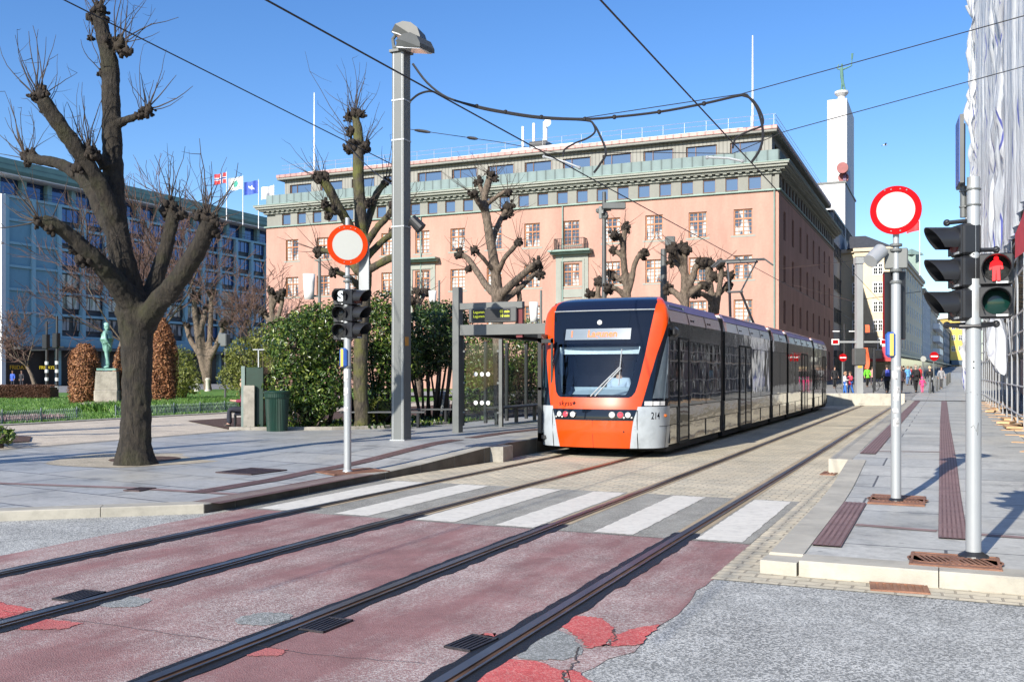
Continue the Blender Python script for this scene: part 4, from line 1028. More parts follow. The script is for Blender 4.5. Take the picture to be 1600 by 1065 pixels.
# orange pillars sweeping from bumper to roof
m = MB(); both(m, 1.0, 1.175, A(bump_e), pil_o, nu=8, nv=4); both(m, 1.17, 3.0, A(wsc), pil_o, nu=12, nv=40)
both(m, 3.0, 3.235, A(wsc), side_a(.97), nu=12, nv=10)
build_lr(m, 'front_pillar', MT['t_orange'], TR, smooth='all')
m = MB(); both(m, 1.0, 2.78, pil_o, side_a(BK), nu=14, nv=30, off=-.004); build_lr(m, 'cab_side_window', MT['t_black'], TR, smooth='all')
m = MB()
for s in (1, -1):
    m.tube([noff(s*.86, 1.12, .003), noff(s*.93, 1.7, .003), noff(s*1.0, 2.2, .003)], .010, 5)
    pass
both(m, 1.16, 2.35, lambda z_: pil_o(z_)+.13, lambda z_: max(pil_o(z_)+.14, .985), nu=6, nv=12, off=.004)
build_lr(m, 'cab_side_glass', mirror('pale reflecting glass', (.18, .23, .27), .05, .5, .1), TR)
m = MB()
for k in range(3): m.add([noff(.50+.13*k, 1.02, .008), noff(.615+.13*k, 1.02, .008), noff(.615+.13*k, 1.10, .008), noff(.50+.13*k, 1.10, .008)], [(0, 1, 2, 3)])
build_each(m, 'sticker', MT['white'], TR)
m = MB(); m.span(1.30, 1.42, .98, 1.22, 2.36, 2.55, .05); m.tube([(1.28, 1.1, 2.48), (1.38, 1.1, 2.48)], .03, 6); m.build('side_camera', MT['black'], TR)
# lamps
def lamp(u, z_, r, mt, nm):
    p = noff(a_of(u, z_), z_, .004); q = noff(a_of(u, z_), z_, .035); d = (q-p)
    c = MB(); c.tube([p-d*.5, p+d*.3, p+d*.6], [r, r, r*.55], 16); h = c.build(nm, mt, TR)
    c = MB(); c.tube([p-d*.5, p+d*.22], [r*1.22, r*1.22], 18, True); c.build('lamp_ring', MT['black'], h)
for s in (-1, 1):
    lamp(s*.70, .84, .052, MT['lens'], 'headlight'); lamp(s*.56, .84, .056, MT['lens_red'], 'tail_light'); lamp(s*.40, .84, .054, MT['lens'], 'headlight')
    for (u, r) in ((.63, .02), (.77, .018)): lamp(s*u, .79, r, MT['lens'], 'marker_light')
m = MB(); p = noff(a_of(-.02, 2.64), 2.64, .0); m.ball(p, .055, 12, (1, .5, 1)); m.build('top_headlight', MT['lens'], TR, smooth='all')
m = MB(); m.ball(noff(.90, .82, 0), .05, 10, (.8, 1.0, .7)); m.ball(noff(-.90, .82, 0), .05, 10, (.5, 1.3, .7)); build_lr(m, 'marker_lens', MT['amber'], TR, smooth='all')
m = MB(); m.ball(noff(a_of(.62, .52), .52, 0), .018, 8); m.build('tow_cover', MT['rubber'], TR)
# destination display
dz0, dz1 = 2.30, 2.52
dsp = MB(); dsp.surf(lambda u, v: noff(a_of(-.72+1.36*u, 2.4), dz0+(dz1-dz0)*v, .004), 16, 2); ds = dsp.build('destination_display', mat('display window', (.17, .21, .25), .25, 0, .05, 3), TR, smooth='all')
led = emit('orange led', (1.0, .20, .06), .75)
def led_text(txt, u0, size):
    me = text_mesh(txt, size, .003, 'LEFT', .004)
    for v in me.vertices:
        u = u0+v.co.x; zz = 2.41+v.co.y; p = noff(a_of(u, 2.41), zz, .009); v.co = p
    me.materials.append(led); o = bpy.data.objects.new('lettering', me); C.objects.link(o); o.parent = ds
led_text('1', -.62, .17); led_text('Lagunen', -.24, .185)
def nose_text(txt, u0, z_, size, mt, spacing=1.0):
    me = text_mesh(txt, size, .003, 'LEFT', .001, spacing)
    for v in me.vertices:
        u = u0+v.co.x; zz = z_+v.co.y; v.co = noff(a_of(u, z_), zz, .004)
    me.materials.append(mt); o = bpy.data.objects.new('lettering', me); C.objects.link(o); o.parent = TR
nose_text('skyss', -.72, 1.05, .13, MT['t_black'], 1.1)
m = MB(); 
for k in range(5):
    a = R(90+72*k); m.tube([noff(a_of(-.385+.0*k, 1.055), 1.055, .004), noff(a_of(-.385+.036*math.cos(a), 1.055), 1.055+.036*math.sin(a), .004)], .010, 5)
m.build('emblem', MT['t_black'], TR)
me = text_mesh('214', .19, .003, 'LEFT', .001)
for v in me.vertices: v.co = noff(.60+v.co.x*.55, .82+v.co.y, .004)
me.materials.append(MT['t_black']); o = bpy.data.objects.new('lettering', me); C.objects.link(o); o.parent = TR
# wiper: two arms and a blade
m = MB()
P0 = noff(a_of(.02, 1.2), 1.2, .03)
for du in (0, .06):
    P0 = noff(a_of(-.04+du*1.5, 1.19), 1.19, .03); P1 = noff(a_of(.50+du*.4, 1.73-du*.3), 1.74-du*.3, .06); m.tube([P0, P0.lerp(P1, .5)+Vector((0, -.02, 0)), P1], .014, 6)
P1 = noff(a_of(.5, 1.73), 1.73, .05)
m.tube([noff(a_of(.50, 1.40), 1.40, .02), noff(a_of(.50, 1.75), 1.75, .03), noff(a_of(.50, 2.10), 2.10, .02)], .012, 5)
m.build('wiper', MT['galv'], TR)
# cab interior
m = MB(); m.span(-1.22, 1.22, 2.3, 2.36, .4, 3.0); m.span(-1.2, 1.2, .5, 2.3, .35, .42); m.span(-1.2, 1.2, 1.2, 2.3, 2.95, 3.0); m.build('cab_back_wall', MT['interior'], TR)
m = MB(); m.surf(lambda u, v: Vector(((-.80+1.6*u), .33+.25*abs(u-.5)**2*4+.55*v, 1.13+.30*v-.1*v*v)), 14, 6); m.span(-.75, .75, .85, 1.05, .6, 1.36); m.build('dashboard', MT['dash'], TR, smooth='all')
m = MB(); m.span(-.85, .85, .62, .66, 2.02, 2.16); m.span(-.86, -.82, .48, .56, 1.25, 2.16); m.span(.80, .84, .48, .56, 1.25, 2.16); m.build('sun_blind', mat('pale blind', (.62, .66, .68), .6), TR)
m = MB(); m.span(-.15, .35, 1.75, 1.9, 1.0, 1.95, .05); m.span(-.2, .38, 1.3, 1.8, .85, 1.0, .05); m.build('driver_seat', MT['interior'], TR)
# body modules
mods = [(.92, 5.65), (6.15, 12.85), (13.35, 16.25), (16.70, 23.35), (23.95, 28.5)]
sec_top = [(1.30, 2.66), (1.24, 2.90), (1.13, 3.08)]
doors = {0: [(1.62, 2.42)], 1: [(8.0, 9.6)], 3: [(20.1, 21.6)], 4: [(26.9, 27.9)]}
for k, (y0, y1) in enumerate(mods):
    m = MB()
    for s in (1, -1):
        m.span(s*(HW-.012), s*(HW-.06), y0, y1, .24, .93); m.span(s*(HW-.016), s*(HW-.06), y0, y1, .93, .965)
    build_lr(m, 'lower_panel', MT['t_low'], TR)
    m = MB()
    for s in (1, -1): m.span(s*HW, s*(HW-.05), y0, y1, .965, 2.30)
    build_lr(m, 'side_window', MT['t_side'], TR)
    m = MB()
    for s in (1, -1): m.span(s*(HW-.004), s*(HW-.05), y0, y1, 2.302, 2.66)
    build_lr(m, 'window_header', MT['t_top'], TR)
    # skirt seams and window mullions
    m = MB(); n_ = max(2, round((y1-y0)/1.7))
    for s in (1, -1):
        for i in range(n_+1):
            yy = y0+(y1-y0)*i/n_; m.span(s*(HW-.02), s*(HW+.002), yy-.006, yy+.006, .26, .62)
            if i not in (0, n_): m.span(s*(HW-.02), s*(HW+.003), yy-.012, yy+.012, .97, 2.3)
        m.span(s*(HW-.02), s*(HW+.001), y0, y1, .615, .625); m.span(s*(HW-.02), s*(HW+.002), y0, y1, 2.295, 2.307); m.span(s*(HW-.02), s*(HW+.002), y0, y1, .955, .970)
    build_lr(m, 'panel_seam', MT['rubber'], TR)
    m = MB(); m.span(-HW+.07, HW-.07, y0, y1, .10, .24); m.build('underframe', MT['rubber'], TR)
    yr0 = .97 if k == 0 else y0
    m = MB()
    for s in (1, -1):
        a, b_, c_ = [(s*p[0], p[1]) for p in sec_top]
        q = [(a, b_)] 
        for (pa_, pb) in q: m.add([(pa_[0], yr0+.0, pa_[1]), (pa_[0], y1, pa_[1]), (pb[0], y1, pb[1]), (pb[0], yr0, pb[1])], [(0, 1, 2, 3)] if s > 0 else [(3, 2, 1, 0)])
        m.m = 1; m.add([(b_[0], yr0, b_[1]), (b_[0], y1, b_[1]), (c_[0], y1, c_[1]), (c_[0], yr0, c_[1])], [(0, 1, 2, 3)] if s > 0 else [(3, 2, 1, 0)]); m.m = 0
    if k > 0:
        for s in (1, -1): m.tube([(s*1.128, yr0, 3.083), (s*1.128, y1, 3.083)], .016, 5, mat=2)
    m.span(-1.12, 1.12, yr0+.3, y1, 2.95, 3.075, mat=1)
    m.add([(-1.3, y0, 2.66), (1.3, y0, 2.66), (1.24, y0, 2.9), (1.13, y0, 3.08), (-1.13, y0, 3.08), (-1.24, y0, 2.9)], [(0, 1, 2, 3, 4, 5)]) if k else None
    m.add([(-1.3, y1, 2.66), (1.3, y1, 2.66), (1.24, y1, 2.9), (1.13, y1, 3.08), (-1.13, y1, 3.08), (-1.24, y1, 2.9)], [(5, 4, 3, 2, 1, 0)])
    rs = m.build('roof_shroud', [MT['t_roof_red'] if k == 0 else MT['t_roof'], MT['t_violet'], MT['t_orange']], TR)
    m = MB(); n_ = max(2, round((y1-y0)/1.6))
    for s in (1, -1):
        for i in range(1, n_):
            yy = y0+(y1-y0)*i/n_; m.tube([(s*1.302, yy, 2.67), (s*1.242, yy, 2.9)], .006, 4)
            for dy in (.25, .45): m.box((s*1.281, yy+dy, 2.75), (.012, .09, .035))
        m.tube([(s*1.242, y0, 2.902), (s*1.242, y1, 2.902)], .008, 4)
    build_lr(m, 'shroud_vent', MT['rubber'], rs)
    if k:
        m = MB()
        for s in (1, -1):
            for (pa_, pb) in zip(sec_top, sec_top[1:]): m.add([(s*(pa_[0]+.006), y0-.02, pa_[1]), (s*(pa_[0]+.006), y0+.20, pa_[1]), (s*(pb[0]+.006), y0+.34, pb[1]+.003), (s*(pb[0]+.006), y0-.02, pb[1]+.003)], [(0, 1, 2, 3)] if s > 0 else [(3, 2, 1, 0)])
        m.span(-1.13, 1.13, y0-.02, y0+.3, 3.076, 3.084)
        m.build('roof_edge_band', MT['t_orange'], rs)
    for (d0, d1) in doors.get(k, []):
        m = MB()
        for s in (1, -1):
            m.span(s*(HW-.03), s*(HW+.008), d0, d1, .22, 2.34)
        do = build_lr(m, 'door', MT['t_side'], TR)
        m = MB()
        for s in (1, -1):
            for yy in ([d0, d1] if d1-d0 < 1 else [d0, (d0+d1)/2-.02, (d0+d1)/2+.02, d1]): m.span(s*(HW+.004), s*(HW+.018), yy-.028, yy+.028, .22, 2.34)
            m.span(s*(HW+.003), s*(HW+.016), d0, d1, 2.32, 2.37); m.span(s*(HW+.003), s*(HW+.016), d0, d1, .2, .27)
        for dd in do:
            sg = -1 if dd.data.vertices[0].co.x < 0 else 1
            keep = [q for q in range(len(m.f)) if sum(m.v[i][0] for i in m.f[q])*sg > 0]; sub_mb(m, keep).build('door_frame', MT['rubber'], dd)
for (a, b_) in zip(mods, mods[1:]):
    m = MB(); y0, y1 = a[1], b_[0]; n_ = 5
    for i in range(n_):
        yy0, yy1 = y0+(y1-y0)*i/n_, y0+(y1-y0)*(i+.75)/n_
        m.span(-HW+.05, HW-.05, yy0, yy1, .2, 2.98, .02)
    m.span(-HW+.10, HW-.10, y0, y1, .22, 2.94); m.build('bellows', MT['bellow'], TR)
# bogies with wheels
for yb in (3.9, 14.8, 26.0):
    bg_ = MB(); bg_.span(-1.05, 1.05, yb-1.1, yb+1.1, .12, .34, .04); bo = bg_.build('bogie', MT['iron'], TR)
    for dy in (-.85, .85):
        for s in (-1, 1):
            wl = MB(); wl.lathe([(.05, -.07), (.27, -.07), (.29, -.05), (.29, .05), (.26, .07), (.05, .07)], (s*.72, yb+dy, .31), 22, 'x'); wl.build('wheel', MT['rail'], bo)
# pantograph
pg = MB(); yb = 14.9; h0, h1 = 3.12, 5.47
pg.span(-.55, .55, yb-.5, yb+.5, h0-.02, h0+.12, .03)
for s in (-1, 1): pg.tube([(s*.4, yb+.35, h0+.1), (s*.18, yb-.9, h0+1.15)], .045, 6); pg.tube([(s*.18, yb-.9, h0+1.15), (s*.48, yb+.25, h1-.12)], .03, 6)
pg.tube([(-.25, yb-.9, h0+1.15), (.25, yb-.9, h0+1.15)], .04, 6)
p_ = pg.build('pantograph', MT['dark_steel'], TR)
hd = MB()
for dy in (-.16, .16): hd.tube([(-1.0, yb+.25+dy, h1-.25), (-.75, yb+.25+dy, h1-.05), (.75, yb+.25+dy, h1-.05), (1.0, yb+.25+dy, h1-.25)], .03, 6)
hd.span(-.5, .5, yb+.05, yb+.45, h1-.14, h1-.09); hd.build('collector_head', MT['dark_steel'], p_)
# ---------------------------------------------------------------- signals, poles, signs
def at_z(X, Y, zf): return Vector((X, Y, zf(X, Y)))
MT['lens_off'] = mirror('unlit dark lens', (.02, .022, .022), .12, 0, .3, (1, 1, 1), 1.5, 25)
def disc_sign(parent, z_, r, rot, ring_m, y_=-.07):
    m = MB(); m.lathe([(r, 0), (r, .012)], (0, y_, z_), 56, 'y'); m.v = [(v[0], v[1], v[2]) for v in m.v]
    rim = m.build('sign_disc', ring_m, parent); rim.rotation_euler = (0, 0, rot)
    m = MB(); m.lathe([(r*.745, .012), (r*.745, .0135)], (0, y_, z_), 56, 'y'); w_ = m.build('sign_face', MT['sign_white'], rim)
    m = MB(); m.lathe([(r*.99, -.006), (r*.99, -.001)], (0, y_, z_), 48, 'y'); m.build('sign_back', MT['galv_dull'], rim)
    m = MB()
    for (x, z2) in ((-.05, r*.86), (.05, r*.86), (-.05, -r*.86), (.05, -r*.86), (.12, r*.8), (-.12, r*.84)): m.ball((x, y_-.013, z_+z2), .009, 6)
    m.build('rivet', MT['galv'], rim)
def visor(mb, c, r, L, rz, n=20):
    """open hood round a lens, axis pointing along local -y turned by rz; longer on top"""
    vs = []; fs = []; inner = r*.94
    for k in range(n+1):
        a = R(-35)+R(250)*k/n; up = max(0, math.sin(a)); l_ = L*(.35+.65*(.5+.5*math.sin(a)))
        for (rr, yy) in ((r, 0), (r, -l_), (inner, -l_), (inner, 0)): vs.append((rr*math.cos(a), yy, rr*math.sin(a)))
    for k in range(n):
        for q in range(4): fs.append((k*4+q, k*4+(q+1) % 4, (k+1)*4+(q+1) % 4, (k+1)*4+q))
    fs += [(0, 1, 2, 3), (n*4+3, n*4+2, n*4+1, n*4)]
    cr, sr = math.cos(rz), math.sin(rz)
    mb.add([(c[0]+v[0]*cr-v[1]*sr, c[1]+v[0]*sr+v[1]*cr, c[2]+v[2]) for v in vs], fs)
def signal_head(parent, c, rz, n, size, lens, depth=.2, name='signal_head', hood=.2):
    """stack of n square chambers of edge `size`, centre c, facing local -y turned by rz"""
    H = bpy.data.objects.new(name, None)
    m = MB()
    for k in range(n):
        zz = ((n-1)/2-k)*size*1.02; m.box((0, depth/2, zz), (size, depth, size), 0, .022)
        m.box((0, -.004, zz), (size*.93, .012, size*.93), 0, .004)
    o = m.build(name, MT['black'], parent); o.location = c; o.rotation_euler = (0, 0, rz)
    for k in range(n):
        zz = ((n-1)/2-k)*size*1.02; r = size*.40
        l_ = MB(); l_.lathe([(r*.3, .02), (r*.75, .012), (r*.96, .004), (r, -.006)][::-1], (0, -.012, zz), 24, 'y'); l_.build('lens', lens[k], o, smooth=True)
        h = MB(); visor(h, (0, -.01, zz), r*1.06, hood, 0); h.build('hood', MT['black'], o, smooth=True)
        t = MB(); t.box((size*.17, -.013, zz-size*.42), (size*.34, .006, .018)); t.build('label_plate', MT['galv'], o)
    return o
# left pole with the S signal
q = gl(543, 738); PL = thing('signal_pole', tuple(q), 'silver pole with tram S signal and orange ringed disc on the plaza edge', 'signal pole')
m = MB(); m.cyl((0, 0, 0), (0, 0, 2.62), .058, .056, 18); m.cyl((0, 0, 2.62), (0, 0, 3.95), .036, .036, 14); m.lathe([(.075, 0), (.075, .03), (.06, .05)], (0, 0, 0), 18); m.build('pole', MT['galv'], PL, smooth=True)
m = MB(); 
for zz in (1.62, 2.55, 2.95, 3.02): m.lathe([(.062, zz), (.068, zz+.004), (.068, zz+.03), (.062, zz+.034)], n=16)
build_each(m, 'clamp', MT['galv_dull'], PL)
disc_sign(PL, 3.52, .31, YAW+R(12)-R(2), MT['sign_orange'])
signal_head(PL, (-.10, -.02, 2.46), R(18), 3, .265, [MT['lens_off']]*3, .2)
sl = text('S', .21, emit('lit white S', (.85, .9, .9), .8), PL, (-.10+.035*math.sin(R(18)), -.02-.035*math.cos(R(18)), 2.73), (R(90), 0, R(18)), name='lit_letter', bold=.010)
signal_head(PL, (.15, .03, 2.46), R(78), 3, .25, [mat('dim red lens', (.10, .01, .01), .2)]+[MT['lens_off']]*2, .2, hood=.26)
m = MB(); m.box((-.03, -.055, 1.78), (.13, .10, .30), 0, .03); bx = m.build('push_button_box', MT['blue'], PL)
m = MB(); m.box((-.03, -.108, 1.78), (.045, .006, .27)); m.build('yellow_stripe', MT['yellow'], bx)
m = MB(); m.box((.20, .16, 3.2), (.18, .02, .75)); m.build('back_panel', MT['galv'], PL)
m = MB()
for (z_, h) in ((1.2, .12), (1.42, .10), (.95, .07), (1.52, .08)): 
    m.surf(lambda u, v: (.0590*math.cos(R(-150+100*u)), .0590*math.sin(R(-150+100*u)), z_+h*v), 6, 1)
build_each(m, 'sticker', mat('torn sticker', (.5, .5, .5), .6, 0, .6, 20), PL)
# right pole with round sign, detector lamp and signal back
q = gr(1400, 784); PR = thing('sign_pole', tuple(q), 'silver pole with red ringed white disc and cylinder lamp on the right pavement', 'sign pole')
m = MB(); m.cyl((0, 0, 0), (0, 0, 2.62), .058, .056, 18); m.cyl((0, 0, 2.62), (0, 0, 3.72), .036, .036, 14); m.build('pole', MT['galv'], PR, smooth=True)
m = MB(); m.lathe([(.088, 0), (.082, .03), (.062, .05)], n=18); m.build('pole_collar', MT['black'], PR)
disc_sign(PR, 3.44, .285, YAW-R(22)+R(0)+R(-2), MT['sign_red'])
m = MB()
for zz in (2.58, 2.96, 3.02, 2.72): m.lathe([(.062, zz), (.07, zz+.004), (.07, zz+.03), (.062, zz+.034)], n=16)
m.box((.0, .03, 2.88), (.26, .10, .24), 0, .01); build_each(m, 'clamp', MT['galv_dull'], PR)
m = MB(); m.box((-.05, -.02, 1.86), (.115, .15, .30), 0, .03); bx = m.build('push_button_box', MT['blue'], PR); bx.rotation_euler = (0, 0, R(-10))
m = MB(); m.box((-.025, -.098, 1.86), (.042, .006, .26)); m.build('yellow_stripe', MT['yellow'], bx)
# cylinder floodlight
m = MB(); c0 = Vector((-.16, -.05, 2.98)); ax = Vector((-.16, -.22, -.2)).normalized()
m.tube([c0-ax*-.0, c0+ax*.24], [.085, .085], 20); m.tube([c0-ax*.01, c0], [.07, .086], 20); m.tube([Vector((0, 0, 2.9)), Vector((-.09, 0, 2.93)), c0], .018, 6); m.build('cylinder_lamp', MT['galv'], PR, smooth=True)
m = MB(); m.box((.02, .12, 2.33), (.25, .06, .80), 0, .01); bk = m.build('signal_back_board', MT['black'], PR); bk.rotation_euler = (0, 0, YAW)
m = MB(); m.box((.02, .10, 2.33), (.258, .012, .808)); m.build('board_edge', MT['sign_red'], bk); 
m = MB(); m.box((.02, .085, 2.33), (.25, .02, .80)); m.build('board_cover', MT['black'], bk)
m = MB()
for (z_, h, a0) in ((1.45, .10, -140), (1.3, .07, -110), (1.2, .10, -120), (1.05, .06, -130), (.9, .1, -120), (1.56, .05, -90)):
    m.surf(lambda u, v: (.0592*math.cos(R(a0+70*u)), .0592*math.sin(R(a0+70*u)), z_+h*v), 6, 1)
build_each(m, 'sticker', mat('torn grey sticker', (.42, .42, .42), .6, 0, .7, 25), PR)
# right front pole with pedestrian signal
q = gr(1521, 872); PP = thing('signal_pole', tuple(q), 'thick silver pole with red man pedestrian signal and traffic light seen from the side', 'signal pole')
m = MB(); m.cyl((0, 0, 0), (0, 0, 2.30), .060, .060, 22); m.cyl((0, 0, 2.30), (0, 0, 3.14), .049, .049, 20); m.build('pole', MT['galv'], PP, smooth=True)
m = MB(); m.lathe([(.125, 0), (.115, .03), (.065, .06)], n=22); m.build('pole_collar', MT['black'], PP)
m = MB(); m.cyl((-.075, .05, 2.82), (-.075, .05, 3.08), .026, None, 12); m.cyl((-.078, .05, 2.86), (-.075, .05, 3.6), .018, None, 10)
for zz in (2.9, 3.03): m.lathe([(.052, zz), (.058, zz+.003), (.058, zz+.014), (.052, zz+.017)], n=20); m.lathe([(.028, zz), (.033, zz+.003), (.033, zz+.014), (.028, zz+.017)], (-.075, .05, 0), 14); m.box((-.045, .03, zz+.008), (.05, .04, .012))
m.build('side_tube', MT['galv_dull'], PP, smooth=True)
m = MB(); m.box((-.085, .05, 3.36), (.36, .03, .56)); sgn = m.build('direction_sign', MT['dark_steel'], PP); sgn.location = (0, 0, 0)
sgn.data.transform(Matrix.Translation((-.10, .05, 0))@Matrix.Rotation(R(-86), 4, 'Z')@Matrix.Translation((.085, -.05, 0)))
m = MB(); m.box((-.085, .05-.018, 3.36), (.34, .006, .54)); m.build('sign_face', MT['blue'], sgn).data.transform(Matrix.Translation((-.10, .05, 0))@Matrix.Rotation(R(-86), 4, 'Z')@Matrix.Translation((.085, -.05, 0)))
# three lamp head facing the left (seen from the side)
th = signal_head(PP, (-.135, .03, 2.36), -R(90)+YAW, 3, .262, [mat('dim red glass', (.12, .01, .015), .2), MT['lens_off'], MT['lens_off']], .16, hood=.24)
ph = signal_head(PP, (.165, -.04, 2.24), YAW-R(24), 2, .262, [MT['lens_off'], mirror('dark green lens', (.004, .03, .024), .12, 0, .2)], .17, hood=.17)
# red standing man on the upper lens
man = MB(); 
def rman(pts): man.add([(x*.0044, -.036, z_*.0042+.1336+.012) for x, z_ in pts], [tuple(range(len(pts)))])
rman([(4.4*math.cos(R(30*k)), 16.6+4.4*math.sin(R(30*k))) for k in range(12)])
rman([(-6, -7), (6, -7), (7, 11), (5, 13.2), (-5, 13.2), (-7, 11)]); rman([(-7, 11), (-10, 8.5), (-11.5, -4), (-8.6, -5), (-6, 2)][::-1]); rman([(7, 11), (6, 2), (8.6, -5), (11.5, -4), (10, 8.5)][::-1]); rman([(-6, -7), (-6.6, -26), (-1.2, -26), (-.4, -7)]); rman([(.4, -7), (1.2, -26), (6.6, -26), (6, -7)])
man.build('red_man', emit('lit red man', (1, .01, .015), 1.0), ph)
m = MB()
for (x0, x1, y_) in ((-.05, -.2, .1), (.05, .17, .05)):
    for zz in (2.79 if x0 < 0 else 2.54, 1.93):
        m.tube([(0, 0, zz), (x0, y_*.5, zz), (x1, y_, zz)], .018, 8); m.ball((x1, y_, zz), .03, 10)
m.tube([(-.2, .05, 1.93), (-.1, -.05, 1.91), (.05, -.05, 1.91), (.17, .05, 1.93)], .018, 8)
build_each(m, 'bracket', MT['black'], PP)
m = MB()
for k, zz in enumerate((1.62, 1.57, 2.65, 2.5)): m.ball((.0, -.0585 if zz < 2.3 else -.047, zz), .007, 6)
m.build('bolt_hole', MT['rubber'], PP)
m = MB()
for p in ([(-.02, 1.08), (.0, 1.10), (.02, 1.05), (.035, 1.12), (.03, 1.02)], [(-.05, 1.36), (-.02, 1.37), (.03, 1.35)]):
    m.tube([(x, -math.sqrt(.0605**2-x*x), z_) for x, z_ in p], .0018, 4)
m.build('scratch', MT['rubber'], PP)
# ---------------------------------------------------------------- big tram mast with floodlights
q = gl(627, 687); MA = thing('overhead_line_mast', tuple(q), 'tall square grey steel mast with two floodlights on top beside the platform', 'mast'); MAST = q
m = MB(); 
for k in range(1):
    hb, ht = .29, .265; DM = -q.x*SY+q.y*CY; Hm = CAMH+(HZ-84)/FPX*DM-q.z
    vs = []
    for (zz, w_) in ((0, hb), (Hm, ht)): vs += [(-w_/2, -w_/2, zz), (w_/2, -w_/2, zz), (w_/2, w_/2, zz), (-w_/2, w_/2, zz)]
    m.add(vs, [(0, 1, 5, 4), (1, 2, 6, 5), (2, 3, 7, 6), (3, 0, 4, 7), (4, 5, 6, 7)])
mo = m.build('mast_body', MT['galv_dull'], MA)
m = MB()
for s in (-1, 1):
    m.add([(s*.105-.008, -.149, 0), (s*.105+.008, -.149, 0), (s*.095+.008, -.1365, Hm), (s*.095-.008, -.1365, Hm)], [(0, 1, 2, 3)])
m.span(-.15, .15, -.15, .15, 4.28, 4.31); m.span(-.146, .146, -.146, .146, 6.02, 6.05); m.span(-.145, .145, -.145, .145, 6.82, 6.85); m.span(-.17, .17, -.17, .17, -.02, .02)
m.build('mast_band', MT['galv'], MA)
m = MB(); m.span(.146, .150, -.10, .04, 1.9, 2.08); m.build('mast_plate', mat('orange plate', (.55, .26, .05), .5), MA)
m = MB(); m.tube([(.2, -.05, 4.32), (.36, -.08, 4.36)], .03, 6); m.tube([(.33, -.15, 4.42), (.52, -.10, 4.22)], [.10, .12], 14); m.build('loudspeaker', MT['black'], MA)
MT['shel0'] = mat('floodlight grey', (.075, .08, .08), .5, .1, .15, 4)
def flood(c, tilt, rz):
    m = MB(); prof = [(-.30, -.1), (-.25, .06), (-.12, .16), (.05, .19), (.22, .14), (.34, 0), (.36, -.08)]
    n_ = len(prof)
    for s in (-1, 1): m.v += [(p[0], s*.24*(.75 if i in (0,) else 1), p[1]) for i, p in enumerate(prof)]
    m.f += [tuple(range(n_)), tuple(range(2*n_-1, n_-1, -1))]+[(i, n_+i, n_+i+1, i+1) for i in range(n_-1)]+[(0, n_-1, 2*n_-1, n_)]; m.mi += [0]*len(m.f)
    mt_ = Matrix.Translation(c)@Matrix.Rotation(rz, 4, 'Z')@Matrix.Rotation(tilt, 4, 'Y')
    m.v = [tuple(mt_@Vector(v)) for v in m.v]; o = m.build('floodlight', MT['shel0'], MA)
    g = MB(); g.box((.03, 0, -.095), (.60, .40, .02)); g.v = [tuple(mt_@Vector(v)) for v in g.v]; g.build('floodlight_glass', MT['lens'], o)
flood(Vector((.18, 0, Hm+.36)), R(22), R(10)); flood(Vector((.36, -.12, Hm+.08)), R(12), R(-8))
m = MB(); m.tube([(-.15, 0, Hm), (-.2, 0, Hm+.32), (-.05, 0, Hm+.48)], .035, 6); m.tube([(-.18, 0, Hm+.15), (.35, -.1, Hm+.05)], .035, 6); m.tube([(-.15, .05, Hm+.3), (.3, 0, Hm+.0)], .02, 5); m.span(-.18, .18, -.18, .18, Hm, Hm+.05); m.build('lamp_bracket', MT['galv_dull'], MA)
# ---------------------------------------------------------------- overhead wires
WM = mat('black wire', (.015, .015, .017), .5)
def wire(pts, r, label, name='overhead_wire', extra=None, n=6):
    o0 = Vector(pts[0]); m = MB(); m.tube(pts, r, n)
    if extra: extra(m)
    o = m.build(name, WM, origin=o0); return tag(o, label, 'wire', 'overhead wires of the tramway')
def sag(a, b, s, n=14): return [a.lerp(b, i/n)-Vector((0, 0, s*4*(i/n)*(1-i/n))) for i in range(n+1)]
cl_ = on_y(600, 97, 19).z; 
wire([Vector((-6.3, -4, 5.44)), Vector((-6.3, 19, 5.42)), Vector((-6.25, 60, 5.45)), Vector((-6.2, 95, 5.6))], .011, 'straight contact wire running above the standing tram')
wire([Vector((-3.16, -4, 5.38)), Vector((-3.16, 19, 5.38)), Vector((-3.2, 60, 5.45)), Vector((-3.2, 95, 5.6))], .011, 'straight contact wire above the empty track right of the tram')
a = on_y(613, 262, 19.0); 
wire(sag(at(40, -30, 13), at(613, 257, 21.8), .0), .010, 'wire coming from the upper left past the big tree to the mast')
# bundled feeder cables with two loops
P = [on_y(x, y, 19) for x, y in ((645, 100), (668, 130), (700, 153), (745, 166), (790, 175), (846, 183), (914, 186), (960, 183), (1030, 175), (1100, 162), (1158, 149), (1170, 152), (1184, 172), (1192, 205), (1188, 232), (1174, 254))]
P2 = [on_y(x, y, 19) for x, y in ((641, 158), (655, 147), (675, 143), (700, 153), (745, 168), (790, 177), (846, 185), (914, 188), (928, 195), (938, 213), (947, 238), (938, 256), (928, 270))]
P3 = [on_y(x, y, 19) for x, y in ((914, 187), (924, 190), (930, 205), (918, 216), (898, 224), (882, 234), (880, 245))]
P4 = [on_y(x, y, 19) for x, y in ((1158, 149), (1176, 156), (1190, 178), (1191, 196), (1172, 204), (1150, 216), (1145, 232))]
def smoothp(P):
    Q = []
    for i in range(len(P)-1):
        p0, p1, p2, p3 = P[max(i-1, 0)], P[i], P[i+1], P[min(i+2, len(P)-1)]
        for t in (0, .25, .5, .75): Q.append(.5*((2*p1)+(p2-p0)*t+(2*p0-5*p1+4*p2-p3)*t*t+(3*p1-p0-3*p2+p3)*t**3))
    return Q+[P[-1]]
def ties(m):
    for k in range(3, 10):
        p = P[k]; m.ball(p, .05, 6)
wire(smoothp(P), .026, 'thick feeder cable from the mast bundle to the loop above the right track', 'feeder_cable', ties)
